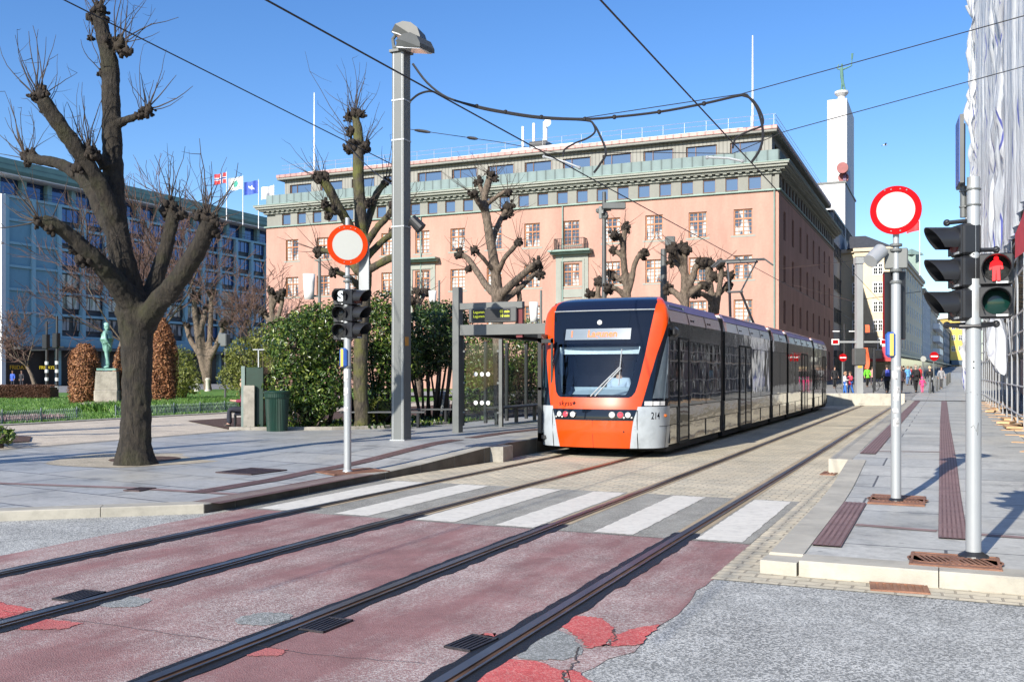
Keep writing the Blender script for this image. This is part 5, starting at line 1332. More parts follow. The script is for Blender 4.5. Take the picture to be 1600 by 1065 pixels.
wire(smoothp(P2), .024, 'thick feeder cable from the mast to the loop above the tram', 'feeder_cable')
wire(smoothp(P3), .020, 'short cable loop dropping left of the middle of the feeder bundle', 'feeder_cable')
wire(smoothp(P4), .020, 'short cable loop dropping at the right end of the feeder bundle', 'feeder_cable')
e1 = on_y(1600, 25, 19)
wire([on_y(914, 184, 19), on_y(1158, 147, 19), e1, e1+(e1-on_y(1158, 147, 19))*.6], .009, 'thin span wire from the feeder bundle to the upper right')
# cross span with insulators and steady arms
cs = [on_y(*p, 19) for p in ((640, 202), (745, 217), (780, 222), (860, 237), (1000, 240), (1115, 245), (1225, 206), (1600, 104), (1750, 62))]
def insul(m):
    for a, b in ((0, .25), (1, .9)): pass
    for (x, y, L) in ((660, 205, .4), (738, 216, .25)):
        p = on_y(x, y, 19); d = (cs[1]-cs[0]).normalized(); m.tube([p-d*L/2, p-d*L/4, p, p+d*L/4, p+d*L/2], [.02, .035, .035, .035, .02], 8)
wire([cs[0], cs[1], cs[2], cs[3], on_y(880, 240, 19)], .008, 'span wire with insulators between the mast and the contact wire over the tram', extra=insul)
wire([on_y(880, 240, 19), on_y(1000, 238, 19), on_y(1145, 240, 19), on_y(1225, 206, 19), on_y(1600, 104, 19), on_y(1750, 62, 19)], .008, 'lower span wire rising from above the tram to the upper right')
for (p, q_, lab) in (((850, 245), (905, 262), 'pale steady arm holding the contact wire above the tram'), ((1105, 246), (1160, 252), 'pale steady arm holding the contact wire above the empty track')):
    m = MB(); A0, B0 = on_y(*p, 19), on_y(*q_, 19); m.tube([A0, A0.lerp(B0, .6)+Vector((0, 0, .03)), B0], .022, 7); m.ball(A0, .04, 8); m.ball(B0, .04, 8)
    tag(m.build('steady_arm', MT['galv'], origin=A0), lab, 'wire arm')
wire(sag(on_y(640, 257, 19), at(540, 0, 19), 0.0) if False else sag(at(612, 288, 22), at(540, 222, 27), .1), .012, 'short slack wire between the mast and the mossy tree')
wire([at(1220, 420, 80), at(1310, 410, 60), at(1400, 400, 60)], .02, 'thin wire strung from the pink building across the street')
wire([at(1222, 440, 82), at(1330, 470, 55), at(1440, 455, 60)], .02, 'thin wire crossing low over the street beyond the tram')
# ---------------------------------------------------------------- shelter
SZ = .30
MT['shel'] = mat('grey green shelter steel', (.13, .138, .135), .45, .15, .12, 2)
MT['shel_dark'] = mat('near black shelter frame', (.022, .023, .025), .4, .1, .2, 2)
MT['shel_glass'] = clearglass('shelter glass', (.80, .88, .86), 1.5, .02, .1)
def wv(px, py, Y): return on_y(px, py, Y)
p0 = gl(715, 675); SH = thing('tram_shelter', (p0.x, p0.y, SZ-.02), 'dark grey steel and glass tram shelter with a departure board, left of the tram', 'tram shelter'); o_ = Vector((p0.x, p0.y, SZ-.02))
print('shelter post', p0)
Y0 = p0.y
m = MB(); zt = wv(715, 449, Y0).z-o_.z; m.box((0, 0, zt/2), (.165, .22, zt), 0, .008); m.build('post', MT['shel'], SH)
xr_ = wv(818, 478, Y0).x-o_.x; zb = wv(760, 476, Y0).z-o_.z
m = MB(); m.span(.084, xr_, -.07, .07, zb-.10, zb+.05, .006); m.build('arm', MT['shel'], SH)
xb = wv(862, 510, Y0).x-o_.x+.5; z2 = wv(790, 513, Y0).z-o_.z
m = MB(); m.span(.084, xb, -.06, .08, z2-.14, z2+.10, .006); m.build('roof_beam', MT['shel'], SH)
m = MB(); m.span(.2, xb, .081, 8.2, z2-.06, z2+.04); m.span(.05, .25, .081, 8.2, z2-.14, z2+.08); m.span(xb-.12, xb, .081, 8.2, z2-.14, z2+.08); m.build('roof', MT['shel_dark'], SH)
xa, xc = wv(736, 490, Y0).x-o_.x, wv(810, 490, Y0).x-o_.x; za, zc = wv(770, 505, Y0).z-o_.z, wv(770, 481, Y0).z-o_.z
m = MB(); m.span(xa, xc, -.12, .10, za+.02, zc, .015); bd = m.build('departure_board', MT['dark_steel'], SH)
m = MB(); m.span(xa+.06, xc-.14, -.126, -.118, za+.05, zc-.03); m.build('screen', MT['black'], bd)
le = emit('yellow green led', (.75, .80, .05), .5); ww = xc-xa
for k, (t1, t2) in enumerate((('Lagunen', '02 min'), ('Lagunen', '10 min'))):
    zz = zc-.095-.095*k; text(t1, .085, le, bd, (xa+.12, -.13, zz), (R(90), 0, 0), align='LEFT', depth=.002); text(t2, .085, le, bd, (xc-.16, -.13, zz), (R(90), 0, 0), align='RIGHT', depth=.002)
m = MB(); m.span(xr_-.17, xr_-.02, -.02, .08, zb-.75, zb-.1); m.build('board_end_plate', mat('dark red panel', (.14, .02, .025), .4), SH)
m = MB(); m.span(xa+.05, xa+.12, -.03, .03, zc, zb-.1); m.span(xc-.25, xc-.18, -.03, .03, zc, zb-.1); build_each(m, 'hanger', MT['shel_dark'], SH)
# glazed walls: end panel facing us, back wall
def gpost(px, ytop, ybot, w_=.09, mt_='shel', yd=None):
    D = 1.35*FPX/(ybot-HZ) if yd is None else yd
    b_ = at(px, ybot, D); t_ = at(px, ytop, D); return b_, t_
EY = Y0+2.6
xl, xm = wv(722, 600, EY).x-o_.x, wv(783, 600, EY).x-o_.x
zT = z2-.14
m = MB()
for x in (xl, xm): m.span(x-.045, x+.045, 2.55, 2.65, 0, zT)
build_each(m, 'frame_post', MT['shel'], SH)
m = MB(); m.quad((xl+.10, 2.6, .12), (xm-.10, 2.6, .12), (xm-.10, 2.6, zT-.1), (xl+.10, 2.6, zT-.1)); gpn = m.build('glass_panel', MT['shel_glass'], SH)
m = MB()
for zz in (zT*.60, zT*.27):
    for k in range(3): m.lathe([(.055, 0), (.055, .003)], (xl+.38+(xm-xl-.76)*k/2+.02, 2.588, zz), 20, 'y')
build_each(m, 'safety_dot', MT['white'], gpn)
m = MB()
for s in (xl+.05, xm-.05):
    for zz in (.35, zT*.5, zT-.3): m.box((s, 2.58, zz), (.10, .04, .05))
build_each(m, 'glass_clamp', MT['galv_dull'], SH)
m = MB()
for k in range(5): m.span(xl-.04, xl+.04, 2.6+1.4*k-.04+.01, 2.6+1.4*k+.04+.01, 0, zT)
for k in range(1, 6): m.span(xm+.0+.55*k, xm+.06+.55*k, 8.1, 8.17, 0, zT)
build_each(m, 'back_post', MT['shel_dark'], SH)
m = MB(); m.quad((xl, 2.75, .15), (xl, 8.0, .15), (xl, 8.0, zT-.1), (xl, 2.75, zT-.1)); m.build('back_glass', MT['shel_glass'], SH)
m = MB(); m.span(xl+.1, xm+3.0, 8.0, 8.06, .92, .97); m.span(xl+.1, xm+3, 8.0, 8.06, .72, .76); m.span(xl+.35, xl+.85, 3.2, 7.6, .42, .47, .01)
for k in range(4): m.span(xl+.55, xl+.63, 3.4+1.3*k, 3.48+1.3*k, 0, .42)
m.build('bench', MT['shel_dark'], SH)
# front advertising frame next to the tram
b_ = gl(843, 687); t_z = wv(843, 528, b_.y).z; x0 = b_.x-o_.x; y0 = b_.y-o_.y
m = MB()
for (ya, yb) in ((0, .07), (1.45, 1.52)): m.span(x0-.04, x0+.04, y0+ya, y0+yb, 0, t_z-o_.z)
m.span(x0-.04, x0+.04, y0, y0+1.5, t_z-o_.z-.08, t_z-o_.z+.08); m.span(x0-.04, x0+.04, y0, y0+1.5, .0, .16); m.span(x0-.035, x0+.035, y0, y0+1.5, 1.02, 1.08)
m.span(x0, x0+.28, y0, y0+.05, 0.05, .12); m.span(x0+.24, x0+.28, y0, y0+.05, .05, t_z-o_.z); m.span(x0, x0+.28, y0, y0+.05, t_z-o_.z-.1, t_z-o_.z-.02)
m.build('side_frame', MT['shel_dark'], SH)
m = MB(); m.quad((x0, y0+.08, .17), (x0, y0+1.44, .17), (x0, y0+1.44, t_z-o_.z-.1), (x0, y0+.08, t_z-o_.z-.1)); m.build('side_glass', MT['shel_glass'], SH)
# ---------------------------------------------------------------- litter bins, cabinet, benches
q = gl(433, 673); BN = thing('litter_bin', tuple(q), 'dark green ribbed round litter bin beside the evergreen bushes', 'bin')
MT['bin_green'] = mat('bottle green paint', (.004, .030, .019), .45, 0, .2, 3, coat=.1)
m = MB(); n_ = 44; prof = [(.0, .27), (.86, .315), (.9, .335), (1.02, .345)]
vs = []
for (zz, r) in prof:
    for k in range(n_*2): a = math.pi*k/n_; rr = r*(1.0 if k % 2 else .955 if zz < .88 else .985); vs.append((rr*math.cos(a), rr*math.sin(a), zz))
N = n_*2; m.add(vs, [(j*N+k, j*N+(k+1) % N, (j+1)*N+(k+1) % N, (j+1)*N+k) for j in range(3) for k in range(N)]); m.build('bin_body', MT['bin_green'], BN)
m = MB(); m.lathe([(.345, 1.0), (.36, 1.02), (.36, 1.05), (.30, 1.07), (.29, .9)], n=40, cap=False); m.lathe([(.28, .3), (.28, .31)], n=24); build_each(m, 'bin_rim', MT['bin_green'], BN, smooth=True)
q = gl(396, 670); CB = thing('utility_cabinet', tuple(q), 'dark green utility cabinet with a broken side panel beside the litter bin', 'cabinet', rz=YAW)
m = MB(); m.box((.02, .3, .85), (.48, .5, 1.7), 0, .01); m.build('cabinet_body', MT['bin_green'], CB)
m = MB(); m.box((-.30, .1, .86), (.10, .12, 1.74)); m.build('cabinet_post', mat('grey green post', (.16, .22, .20), .5), CB)
m = MB(); m.box((-.10, -.05, .6), (.30, .10, 1.2)); m.build('stone_slab', MT['granite_dark'], CB)
m = MB(); m.span(.12, .15, 0, .03, 1.7, 2.2); m.span(-.02, .30, 0, .03, 2.17, 2.20); m.build('bracket', MT['galv'], CB)
def bin2(): 
    q = gl(690, 652); T = thing('waste_basket', tuple(q), 'grey steel waste basket with a crumpled bag beside the shelter post', 'bin')
    m = MB(); m.span(-.24, .24, -.15, .15, .12, .6); 
    for s in (-1, 1): m.span(s*.26-.02, s*.26+.02, -.02, .02, 0, .98)
    m.span(-.28, .28, -.02, .02, .95, .99); m.build('basket', MT['galv_dull'], T)
    m = MB(); m.ball((0, -.02, .72), .2, 12, (1, .7, .9), jit=.25); m.build('bag', mat('grey plastic bag', (.35, .36, .38), .25, 0, .3, 6), T)
bin2()
def bench(px, py, L, label, rz):
    q = gl(px, py); T = thing('park_bench', tuple(q), label, 'bench', 'park benches', rz)
    m = MB()
    for k in range(4): m.span(-L/2, L/2, -.2+.12*k, -.11+.12*k, .42, .46, .008)
    m.build('seat', MT['dark_steel'], T)
    for s in (-1, 1): mm = MB(); mm.span(s*(L/2-.2)-.03, s*(L/2-.2)+.03, -.2, .26, 0, .42); mm.build('leg', MT['black'], T)
bench(598, 668, 2.4, 'low dark bench beside the mossy tree trunk behind the mast', R(24)); bench(655, 662, 2.0, 'low dark bench right of the mast, in the shade of bushes', R(24))
# ---------------------------------------------------------------- lamp posts
def lamppost(px, ybase, ytop, D, label, heads, r=.07, m_='dark_steel', zb=.1):
    b_ = at(px, 600, D); t_ = at(px, ytop, D); T = thing('street_lamp', (b_.x, b_.y, zb), label, 'street lamp'); h = t_.z-zb
    m = MB(); m.cyl((0, 0, 0), (0, 0, h), r*1.2, r*.8, 10); m.build('pole', MT[m_], T, smooth=True)
    k = MB(); heads(k, h); k.build('lamp_head', MT['galv_dull'] if m_ != 'shade' else MT['white'], T); return T, h
def hd1(k, h):
    k.box((.55, -.1, h-.75), (1.1, .35, .30), YAW, .03); k.span(-.35, .35, -.06, .06, h-.95, h-.85); k.span(-.07, .07, -.35, .35, h-1.1, h-.95); k.span(-.25, -.1, -.1, .1, h-1.3, h-.7); k.ball((.05, 0, h-1.2), .18, 8); k.ball((-.3, 0, h-.9), .14, 8)
lamppost(944, 640, 300, 48, 'tall dark lamp post with a long floodlight in front of the pink building', hd1, .12)
def hd2(k, h): k.box((.35, 0, h+.3), (.5, .4, .7), YAW, .05); k.span(0, .4, -.05, .05, h-.1, h)
lamppost(1037, 640, 389, 52, 'blue grey post with a box lamp above the tram roof', hd2, .2, 'blue_post' if 'blue_post' in MT else 'dark_steel')
def shade(px, y0, y1, D, label, arm=1):
    b_ = at(px, 600, D); zt, zb_ = at(px, y0, D).z, at(px, y1, D).z; T = thing('park_lamp', (b_.x, b_.y, .13), label, 'park lamp', 'park lamps with white curved shades', YAW)
    h = zt-.13; hb = zb_-.13
    m = MB(); m.cyl((.30*arm, .1, 0), (.30*arm, .1, h+.5), .055, .05, 8); m.tube([(.30*arm, .1, hb+.12), (0, 0, hb+.12)], .03, 6); m.build('pole', MT['galv_dull'], T)
    m = MB(); R0, R1 = .19, .15
    m.surf(lambda u, v: ((R1+(R0-R1)*v)*math.cos(R(180+180*u)), (R1+(R0-R1)*v)*math.sin(R(180+180*u))*.8, hb+(h-hb)*v), 12, 3); o = m.build('lamp_shade', MT['white'], T, smooth='all')
    md = o.modifiers.new('thick', 'SOLIDIFY'); md.thickness = .02
shade(483, 428, 468, 30, 'white curved lamp shade left of the S signal', 1); shade(676, 454, 476, 46, 'white curved lamp shade just right of the mast', 1); shade(834, 472, 503, 40, 'white curved lamp shade behind the departure board', 1)
T, h = lamppost(352, 620, 528, 45, 'thin dark park lamp with a small white head in front of the hotel', lambda k, h: (k.box((0, 0, h-.1), (.35, .35, .6), 0, .04), k.box((-.22, 0, h), (.2, .25, .5), 0, .03)), .045)
for px, yt, D, lab in ((89, 495, 59, 'tall thin striped pole on the pavement left of the statue, right of its pair'), (73, 503, 61, 'tall thin striped pole on the pavement left of the statue, left of its pair')):
    b_ = at(px, 600, D); zt = at(px, yt, D).z; T = thing('signal_mast', (b_.x, b_.y, .05), lab, 'pole'); m = MB(); m.cyl((0, 0, 0), (0, 0, zt), .10, .06, 8); m.build('pole', MT['black'], T)
    m = MB()
    for k in range(4): m.lathe([(.108, .6+.5*k), (.108, .8+.5*k)], n=10)
    build_each(m, 'white_band', MT['white'], T)
    m = MB(); m.span(-.2, .2, -.2, .1, 3.1, 4.0, .03); m.span(-1.4 if px < 80 else 0, .0 if px < 80 else .6, -.03, .03, zt*.62, zt*.62+.07); m.build('signal_box', MT['black'], T)
# ---------------------------------------------------------------- far crossing mast with red panels, signs
b_ = at(1342, 600, 52); T = thing('overhead_line_mast', (b_.x, b_.y, .3), 'pale mast with red framed white panels on a cross arm beyond the tracks', 'mast', rz=YAW)
zt = at(1342, 402, 52).z-.3; ppm = 52/FPX
m = MB(); m.span(-.17, .17, -.17, .17, 0, zt); m.span(-.22, .22, -.22, .22, zt-.35, zt); m.build('mast_body', MT['galv'], T); m = MB(); m.span(-.30, .30, -.25, .25, 1.75, 2.65, .04); m.build('signal_box', MT['dark_steel'], T)
za = at(1342, 534, 52).z-.3
m = MB(); m.span(-1.4, 2.1, -.05, .05, za-.05, za+.05); m.build('cross_arm', MT['galv'], T)
for x in ((1304.5-1342)*ppm, (1380.5-1342)*ppm):
    m = MB(); m.span(x-.20, x+.20, -.10, -.05, za-.15, za+.15); w_ = m.build('panel', MT['white'], T); m = MB(); m.span(x-.145, x+.145, -.108, -.099, za-.10, za+.10); m.build('red_panel', MT['sign_red'], w_)
m = MB(); m.span(-.12, .12, -.18, -.172, 1.6, 1.72); m.build('yellow_plate', MT['yellow'], T)
def noentry(px, py, D, r, zb, label, red=True, pr=.045):
    c = at(px, py, D); T = thing('road_sign', (c.x, c.y, zb), label, 'road sign', rz=YAW); h = c.z-zb
    m = MB(); m.cyl((0, 0, 0), (0, 0, h+.2), pr, None, 8); m.build('pole', MT['galv_dull'], T)
    m = MB(); m.lathe([(r, 0), (r, .02)], (0, -.06, h), 32, 'y'); d_ = m.build('sign_disc', MT['sign_red'] if red else MT['sign_white'], T)
    if red: m = MB(); m.span(-r*.78, r*.78, -.09, -.081, h-r*.16, h+r*.16); m.build('white_bar', MT['white'], d_)
noentry(1316.5, 558.5, 56, .225, .34, 'red no entry disc with white bar, left of the pale mast'); noentry(1459, 556.5, 62, .285, .34, 'red no entry disc with white bar, near the bollards on the right')
noentry(1442, 560.5, 66, .19, .34, 'small plain white disc sign beside the right no entry sign', False)
for k, (px, yb, yt, D) in enumerate(((1453, 612, 590, 61), (1457.5, 609, 586.5, 64), (1463.5, 606, 584, 68), (1468, 603, 582, 73), (1472, 600, 580, 78), (1479.5, 596.5, 578, 86), (1482, 594.5, 577, 92), (1484.5, 592.5, 576, 98))):
    b_ = at(px, yb, D); zg = zS(b_.x, b_.y); hgt = 1.1
    lab = 'slim grey bollard in the row along the right pavement, ' + ['nearest to the tram tracks', 'second from the near end', 'third from the near end', 'fourth from the near end', 'fifth from the near end', 'sixth from the near end', 'last but one', 'farthest away'][k]
    m = MB(); m.lathe([(.07, 0), (.07, hgt-.06), (.05, hgt), (.01, hgt+.02)], n=10); o = m.build('bollard', MT['dark_steel'], smooth=True); o.location = (b_.x, b_.y, zg); tag(o, lab, 'bollard', 'bollards along the far pavement')
for px, py0, py1, D, lab in ((1319, 516, 608, 60, 'dark twin armed lamp post in front of the white office'), (1367, 527, 594, 72, 'dark twin armed lamp post in front of the cream corner house')):
    b_ = at(px, 600, D); zt = at(px, py0, D).z; T = thing('street_lamp', (b_.x, b_.y, .35), lab, 'street lamp', rz=YAW); h = zt-.35
    m = MB(); m.cyl((0, 0, 0), (0, 0, h+.4), .07, .05, 8); m.span(-.6, .6, -.02, .02, h-.02, h+.02); m.build('pole', MT['black'], T)
    for s in (-1, 1): m = MB(); m.box((s*.5, 0, h-.06), (.42, .14, .07), 0, .02); m.build('lamp_head', MT['white'], T)
# orange hanging banner and signal box near the mast
c = at(1354, 520, 62); m = MB(); m.surf(lambda u, v: (.26*u-.13+.06*math.sin(v*9), .1*math.sin(v*7+u), 2.8*v), 5, 12); o = m.build('banner', mat('orange red banner', (.72, .12, .04), .6), smooth='all'); o.location = (c.x, c.y, 1.9); tag(o, 'wrinkled orange red banner hanging behind the pale mast', 'banner')
c = at(1361, 540, 58); T = thing('traffic_light', (c.x, c.y, .34), 'black traffic light head seen from behind on a thin pole', 'traffic light', rz=YAW)
m = MB(); m.cyl((.15, 0, 0), (.15, 0, 3.9), .05, None, 8); m.build('pole', MT['black'], T); m = MB(); m.span(-.45, .35, -.1, .1, 2.8, 3.7, .04); m.build('signal_head', MT['black'], T)
# ---------------------------------------------------------------- trees
def fused(mb, name, m, parent, origin, voxel=.03, disp=.02, dscale=.18):
    o = mb.build(name, m, parent, origin=origin)
    rm = o.modifiers.new('fuse', 'REMESH'); rm.mode = 'VOXEL'; rm.voxel_size = voxel; rm.use_smooth_shade = True
    tx = bpy.data.textures.new('bark relief', 'CLOUDS'); tx.noise_scale = dscale; tx.noise_depth = 3
    dm = o.modifiers.new('relief', 'DISPLACE'); dm.texture = tx; dm.strength = disp; dm.mid_level = .5; dm.texture_coords = 'LOCAL'
    return o
def spline(P, Rr, k=4):
    Q, S = [], []
    for i in range(len(P)-1):
        p0, p1, p2, p3 = P[max(i-1, 0)], P[i], P[i+1], P[min(i+2, len(P)-1)]
        for j in range(k):
            t = j/k; Q.append(.5*((2*p1)+(p2-p0)*t+(2*p0-5*p1+4*p2-p3)*t*t+(3*p1-p0-3*p2+p3)*t**3)); S.append(Rr[i]+(Rr[i+1]-Rr[i])*t)
    return Q+[P[-1]], S+[Rr[-1]]
def knob(mb, c, r, n=14, rng=random):
    r *= 1.08; mb.ball(c, r*.9, 10, (1, 1, .9), jit=.2)
    for _ in range(n):
        d = Vector((rng.gauss(0, 1), rng.gauss(0, 1), rng.gauss(0, 1))).normalized()
        mb.ball(c+d*r*rng.uniform(.7, 1.25), r*rng.uniform(.18, .42), 7, (rng.uniform(.7, 1.3), rng.uniform(.7, 1.3), rng.uniform(.8, 1.5)), jit=.3)
def twig(mb, p, d, L, r, rng, kink=.35, n=5, side=.6):
    pts = [p]; d = d.normalized(); q = p.copy()
    for i in range(n):
        d = (d+Vector((rng.gauss(0, kink), rng.gauss(0, kink), rng.gauss(.12, kink*.5)))*.35).normalized(); q = q+d*L/n; pts.append(q.copy())
    mb.tube(pts, [r*(1-.7*i/n) for i in range(n+1)], 5, cap=False)
    if rng.random() < side:
        for _ in range(rng.choice((1, 1, 2))):
            i = rng.randint(2, n); dd = Vector((rng.gauss(0, 1), rng.gauss(0, 1), rng.gauss(.3, .5))).normalized()
            mb.tube([pts[i], pts[i]+dd*L*.13, pts[i]+dd*L*.25+Vector((0, 0, L*.02))], [r*.4, r*.3, r*.15], 4, cap=False)
def crownless(name, label, D, limbs, knobs, twigs, m, voxel, base_z=.1, disp=.02, rscale=1.0, group=None, twm='twig', spread=.03, seed=1, tr=1.0, auto=0):
    """pollarded tree traced limb by limb: limbs = [[(px,py,radius,extra depth),...],...]"""
    rng = random.Random(seed)
    b0 = at(limbs[0][0][0], 600, D); org = Vector((b0.x, b0.y, base_z))
    T = thing(name, tuple(org), label, 'tree', group)
    mb = MB()
    for L in limbs:
        P = [at(q[0], q[1], D+(q[3] if len(q) > 3 else 0)) for q in L]; S = [q[2]*rscale for q in L]
        P, S = spline(P, S); mb.tube(P, S, 12)
    trunk = fused(mb, 'trunk', m, T, org, voxel, disp)
    kb = MB(); tw = MB()
    for q in knobs:
        c = at(q[0], q[1], D+(q[3] if len(q) > 3 else 0)); kb = MB(); knob(kb, c, q[2], 16, rng); kb.build('burr', MT['knob'], T, origin=org, smooth='all')
    for q in twigs:     # px,py (start), end px, py, optional depth, count
        s0 = at(q[0], q[1], D+(q[4] if len(q) > 4 else 0)); e = at(q[2], q[3], D+(q[4] if len(q) > 4 else 0)+rng.uniform(-.5, .5)*(q[3]-q[1])*D/FPX*.6)
        twig(tw, s0, e-s0, (e-s0).length, tr*(q[5] if len(q) > 5 else .011), rng)
    ctr = at(limbs[0][-1][0], limbs[0][-1][1]+120, D)
    for q in knobs if auto else ():
        if q[1] > 480: continue
        c = at(q[0], q[1], D+(q[3] if len(q) > 3 else 0)); out = (c-ctr); out.z *= .3; out = out.normalized()
        for _ in range(auto): d = (out*rng.uniform(.0, .8)+Vector((rng.gauss(0, .45), rng.gauss(0, .45), rng.uniform(.35, 1.1)))).normalized(); twig(tw, c, d, rng.uniform(.3, 1.15), rng.uniform(.006, .012), rng, .45, 6, .8)
    if twigs: tw.build('crown', MT[twm], T, origin=org, smooth='all')
    return T
d = 0
big_limbs = [
 [(212, 730, .40), (211, 716, .33), (211, 690, .27), (213, 640, .245), (214, 580, .24), (214, 530, .27), (212, 490, .33), (211, 475, .30)],
 [(214, 500, .28, 0), (203, 455, .23, 0), (190, 400, .205, -.1), (181, 340, .18, -.1), (176, 250, .165, 0), (174, 170, .15, 0), (172, 110, .15, .05), (166, 72, .13, .05), (156, 35, .115, .1), (154, 18, .10, .1)],
 [(186, 370, .16, -.1), (166, 310, .14, -.3), (140, 262, .135, -.5), (112, 222, .13, -.7), (84, 182, .125, -.85), (66, 155, .115, -.95)],
 [(188, 380, .16, -.1), (163, 335, .15, .3), (135, 285, .12, .6), (95, 257, .105, .9), (62, 250, .09, 1.1), (46, 246, .085, 1.2)],
 [(212, 488, .27, 0), (192, 455, .19, -.3), (168, 425, .16, -.6), (140, 396, .13, -.9), (112, 370, .115, -1.1), (88, 352, .105, -1.3), (66, 344, .085, -1.4)],
 [(220, 500, .24, 0), (234, 462, .15, .2), (249, 420, .135, .35), (262, 378, .12, .45), (270, 340, .115, .5), (271, 325, .105, .5)],
 [(224, 505, .24, 0), (243, 478, .18, -.3), (271, 446, .165, -.6), (298, 408, .155, -.8), (317, 372, .14, -.95), (326, 344, .125, -1.05)],
 [(180, 195, .10, 0), (196, 188, .06, -.1), (212, 183, .055, -.2), (226, 175, .06, -.25)],
 [(262, 470, .12, -.5), (282, 436, .10, -.5), (300, 402, .085, -.4)],
 [(165, 262, .10, -.2), (150, 240, .07, -.3)],
]
big_knobs = [(150, 22, .11, .1), (158, 14, .10, .1), (146, 30, .075, .1), (160, 32, .09, .1), (142, 60, .05, 0), (176, 68, .13, .05), (188, 74, .11, .0), (198, 82, .085, -.1), (168, 74, .10, .05), (160, 115, .07, 0), (56, 152, .09, -.95), (64, 148, .10, -.95), (70, 170, .07, -.9), (128, 250, .10, -.55), (142, 240, .11, -.6), (120, 262, .10, -.6), (96, 210, .045, -.75), (40, 246, .09, 1.2), (50, 240, .09, 1.2), (44, 256, .07, 1.2), (232, 172, .085, -.25), (222, 178, .08, -.25), (268, 322, .12, .5), (258, 330, .10, .5), (280, 336, .11, .5), (322, 340, .12, -1.05), (334, 345, .09, -1.05), (312, 336, .09, -1.05), (330, 360, .10, -1.0), (62, 346, .085, -1.4), (76, 356, .085, -1.35), (130, 402, .12, -.9), (146, 408, .11, -.8), (120, 392, .09, -.9), (170, 420, .10, -.6)]
rg = random.Random(11); big_tw = []
def tset(px, py, ends, dd, r=.0125):
    for e in ends: big_tw.append((px+rg.uniform(-4, 4), py+rg.uniform(-3, 3), e[0], e[1], dd, r*rg.uniform(.8, 1.2)))
tset(155, 18, [(132, -35), (140, -30), (160, -40), (172, -38)], .1)
tset(184, 70, [(171, -20), (180, -25), (196, -12), (207, 18), (232, -8), (268, 10), (240, 40), (250, 56)], 0)
tset(58, 150, [(34, 60), (40, 70), (48, 42), (26, 95), (75, 50), (85, 98), (62, 55)], -.95)
tset(66, 165, [(36, 125)], -.95)
tset(42, 246, [(-8, 145), (0, 190), (-20, 215), (8, 150), (-14, 240), (-15, 180), (14, 160)], 1.2)
tset(140, 245, [(118, 165), (122, 150), (145, 150), (148, 142), (137, 190), (112, 180), (165, 180), (158, 200), (152, 190)], -.55)
tset(230, 172, [(213, 118), (230, 118), (266, 113), (252, 130), (290, 155), (315, 158), (240, 125)], -.25)
tset(268, 325, [(243, 245), (252, 240), (266, 235), (292, 250), (300, 232), (285, 280), (258, 260)], .5)
tset(322, 342, [(305, 240), (324, 215), (350, 235), (312, 260), (375, 270), (400, 275), (340, 280), (290, 290), (330, 250)], -1.05)
tset(62, 346, [(-5, 255), (22, 285), (-15, 270), (10, 330), (-10, 325), (0, 290), (-20, 380), (30, 345)], -1.4)
tset(132, 400, [(138, 270), (120, 300), (135, 330), (128, 350)], -.9)
tset(215, 480, [(232, 380), (222, 400), (236, 350)], .2, .012)
tset(20, 430, [(-5, 380)], 0) if False else None
BIG = crownless('pollarded_tree', 'big bare pollarded tree with thick knobbly limbs in the plaza, nearest to the camera', 16.45, big_limbs, big_knobs, big_tw, MT['bark'], .022, .09, .05, 1.0, 'pollarded trees', seed=3, tr=1.0, auto=4)
dup(BIG, (-16.6, 4.2, .09), R(70), 'bare pollarded tree standing beside the road kerb, left of the plaza tree')
dup(BIG, (-23.5, 7.5, .09), R(200), 'bare pollarded tree standing on the gravel path, left of the plaza tree')
moss_limbs = [
 [(566, 668, .26), (566, 655, .22), (563, 600, .205), (564, 540, .20), (567, 480, .20), (570, 430, .20), (566, 390, .19), (563, 330, .17), (560, 280, .16), (560, 240, .155), (560, 210, .14), (556, 186, .11), (553, 178, .10)],
 [(566, 400, .16), (545, 352, .14, -.4), (527, 320, .13, -.7), (512, 292, .13, -.9), (501, 278, .12, -1)],
 [(530, 330, .10, -.7), (520, 330, .09, -.8), (508, 322, .08, -.9)],
 [(566, 370, .13), (578, 335, .11, .4), (588, 304, .105, .7), (600, 287, .09, .9)],
 [(570, 385, .12), (586, 360, .10, -.3), (604, 340, .095, -.5), (614, 327, .08, -.7)],
 [(570, 405, .12), (586, 388, .10, .3), (604, 372, .09, .5), (616, 362, .09, .6)],
 [(570, 425, .13), (586, 416, .11, -.3), (605, 406, .11, -.5), (622, 398, .10, -.6)],
 [(560, 425, .12), (540, 403, .10, .5), (520, 394, .09, .8), (500, 391, .085, 1)],
 [(564, 450, .10), (548, 435, .08, -.5), (534, 428, .075, -.8), (522, 424, .07, -.9)]]
moss_knobs = [(553, 178, .14), (560, 176, .12), (545, 184, .12), (566, 180, .10), (549, 205, .14), (556, 225, .18), (570, 228, .15), (544, 232, .14), (498, 280, .15, -1), (508, 274, .12, -1), (508, 320, .13, -.9), (520, 326, .12, -.8), (514, 335, .12, -.8), (603, 285, .12, .9), (615, 324, .12, -.7), (610, 334, .10, -.6), (616, 360, .11, .6), (572, 318, .11, 0), (580, 315, .10, .3), (498, 391, .15, 1), (520, 425, .13, -.9), (560, 455, .14)]
moss_tw = []
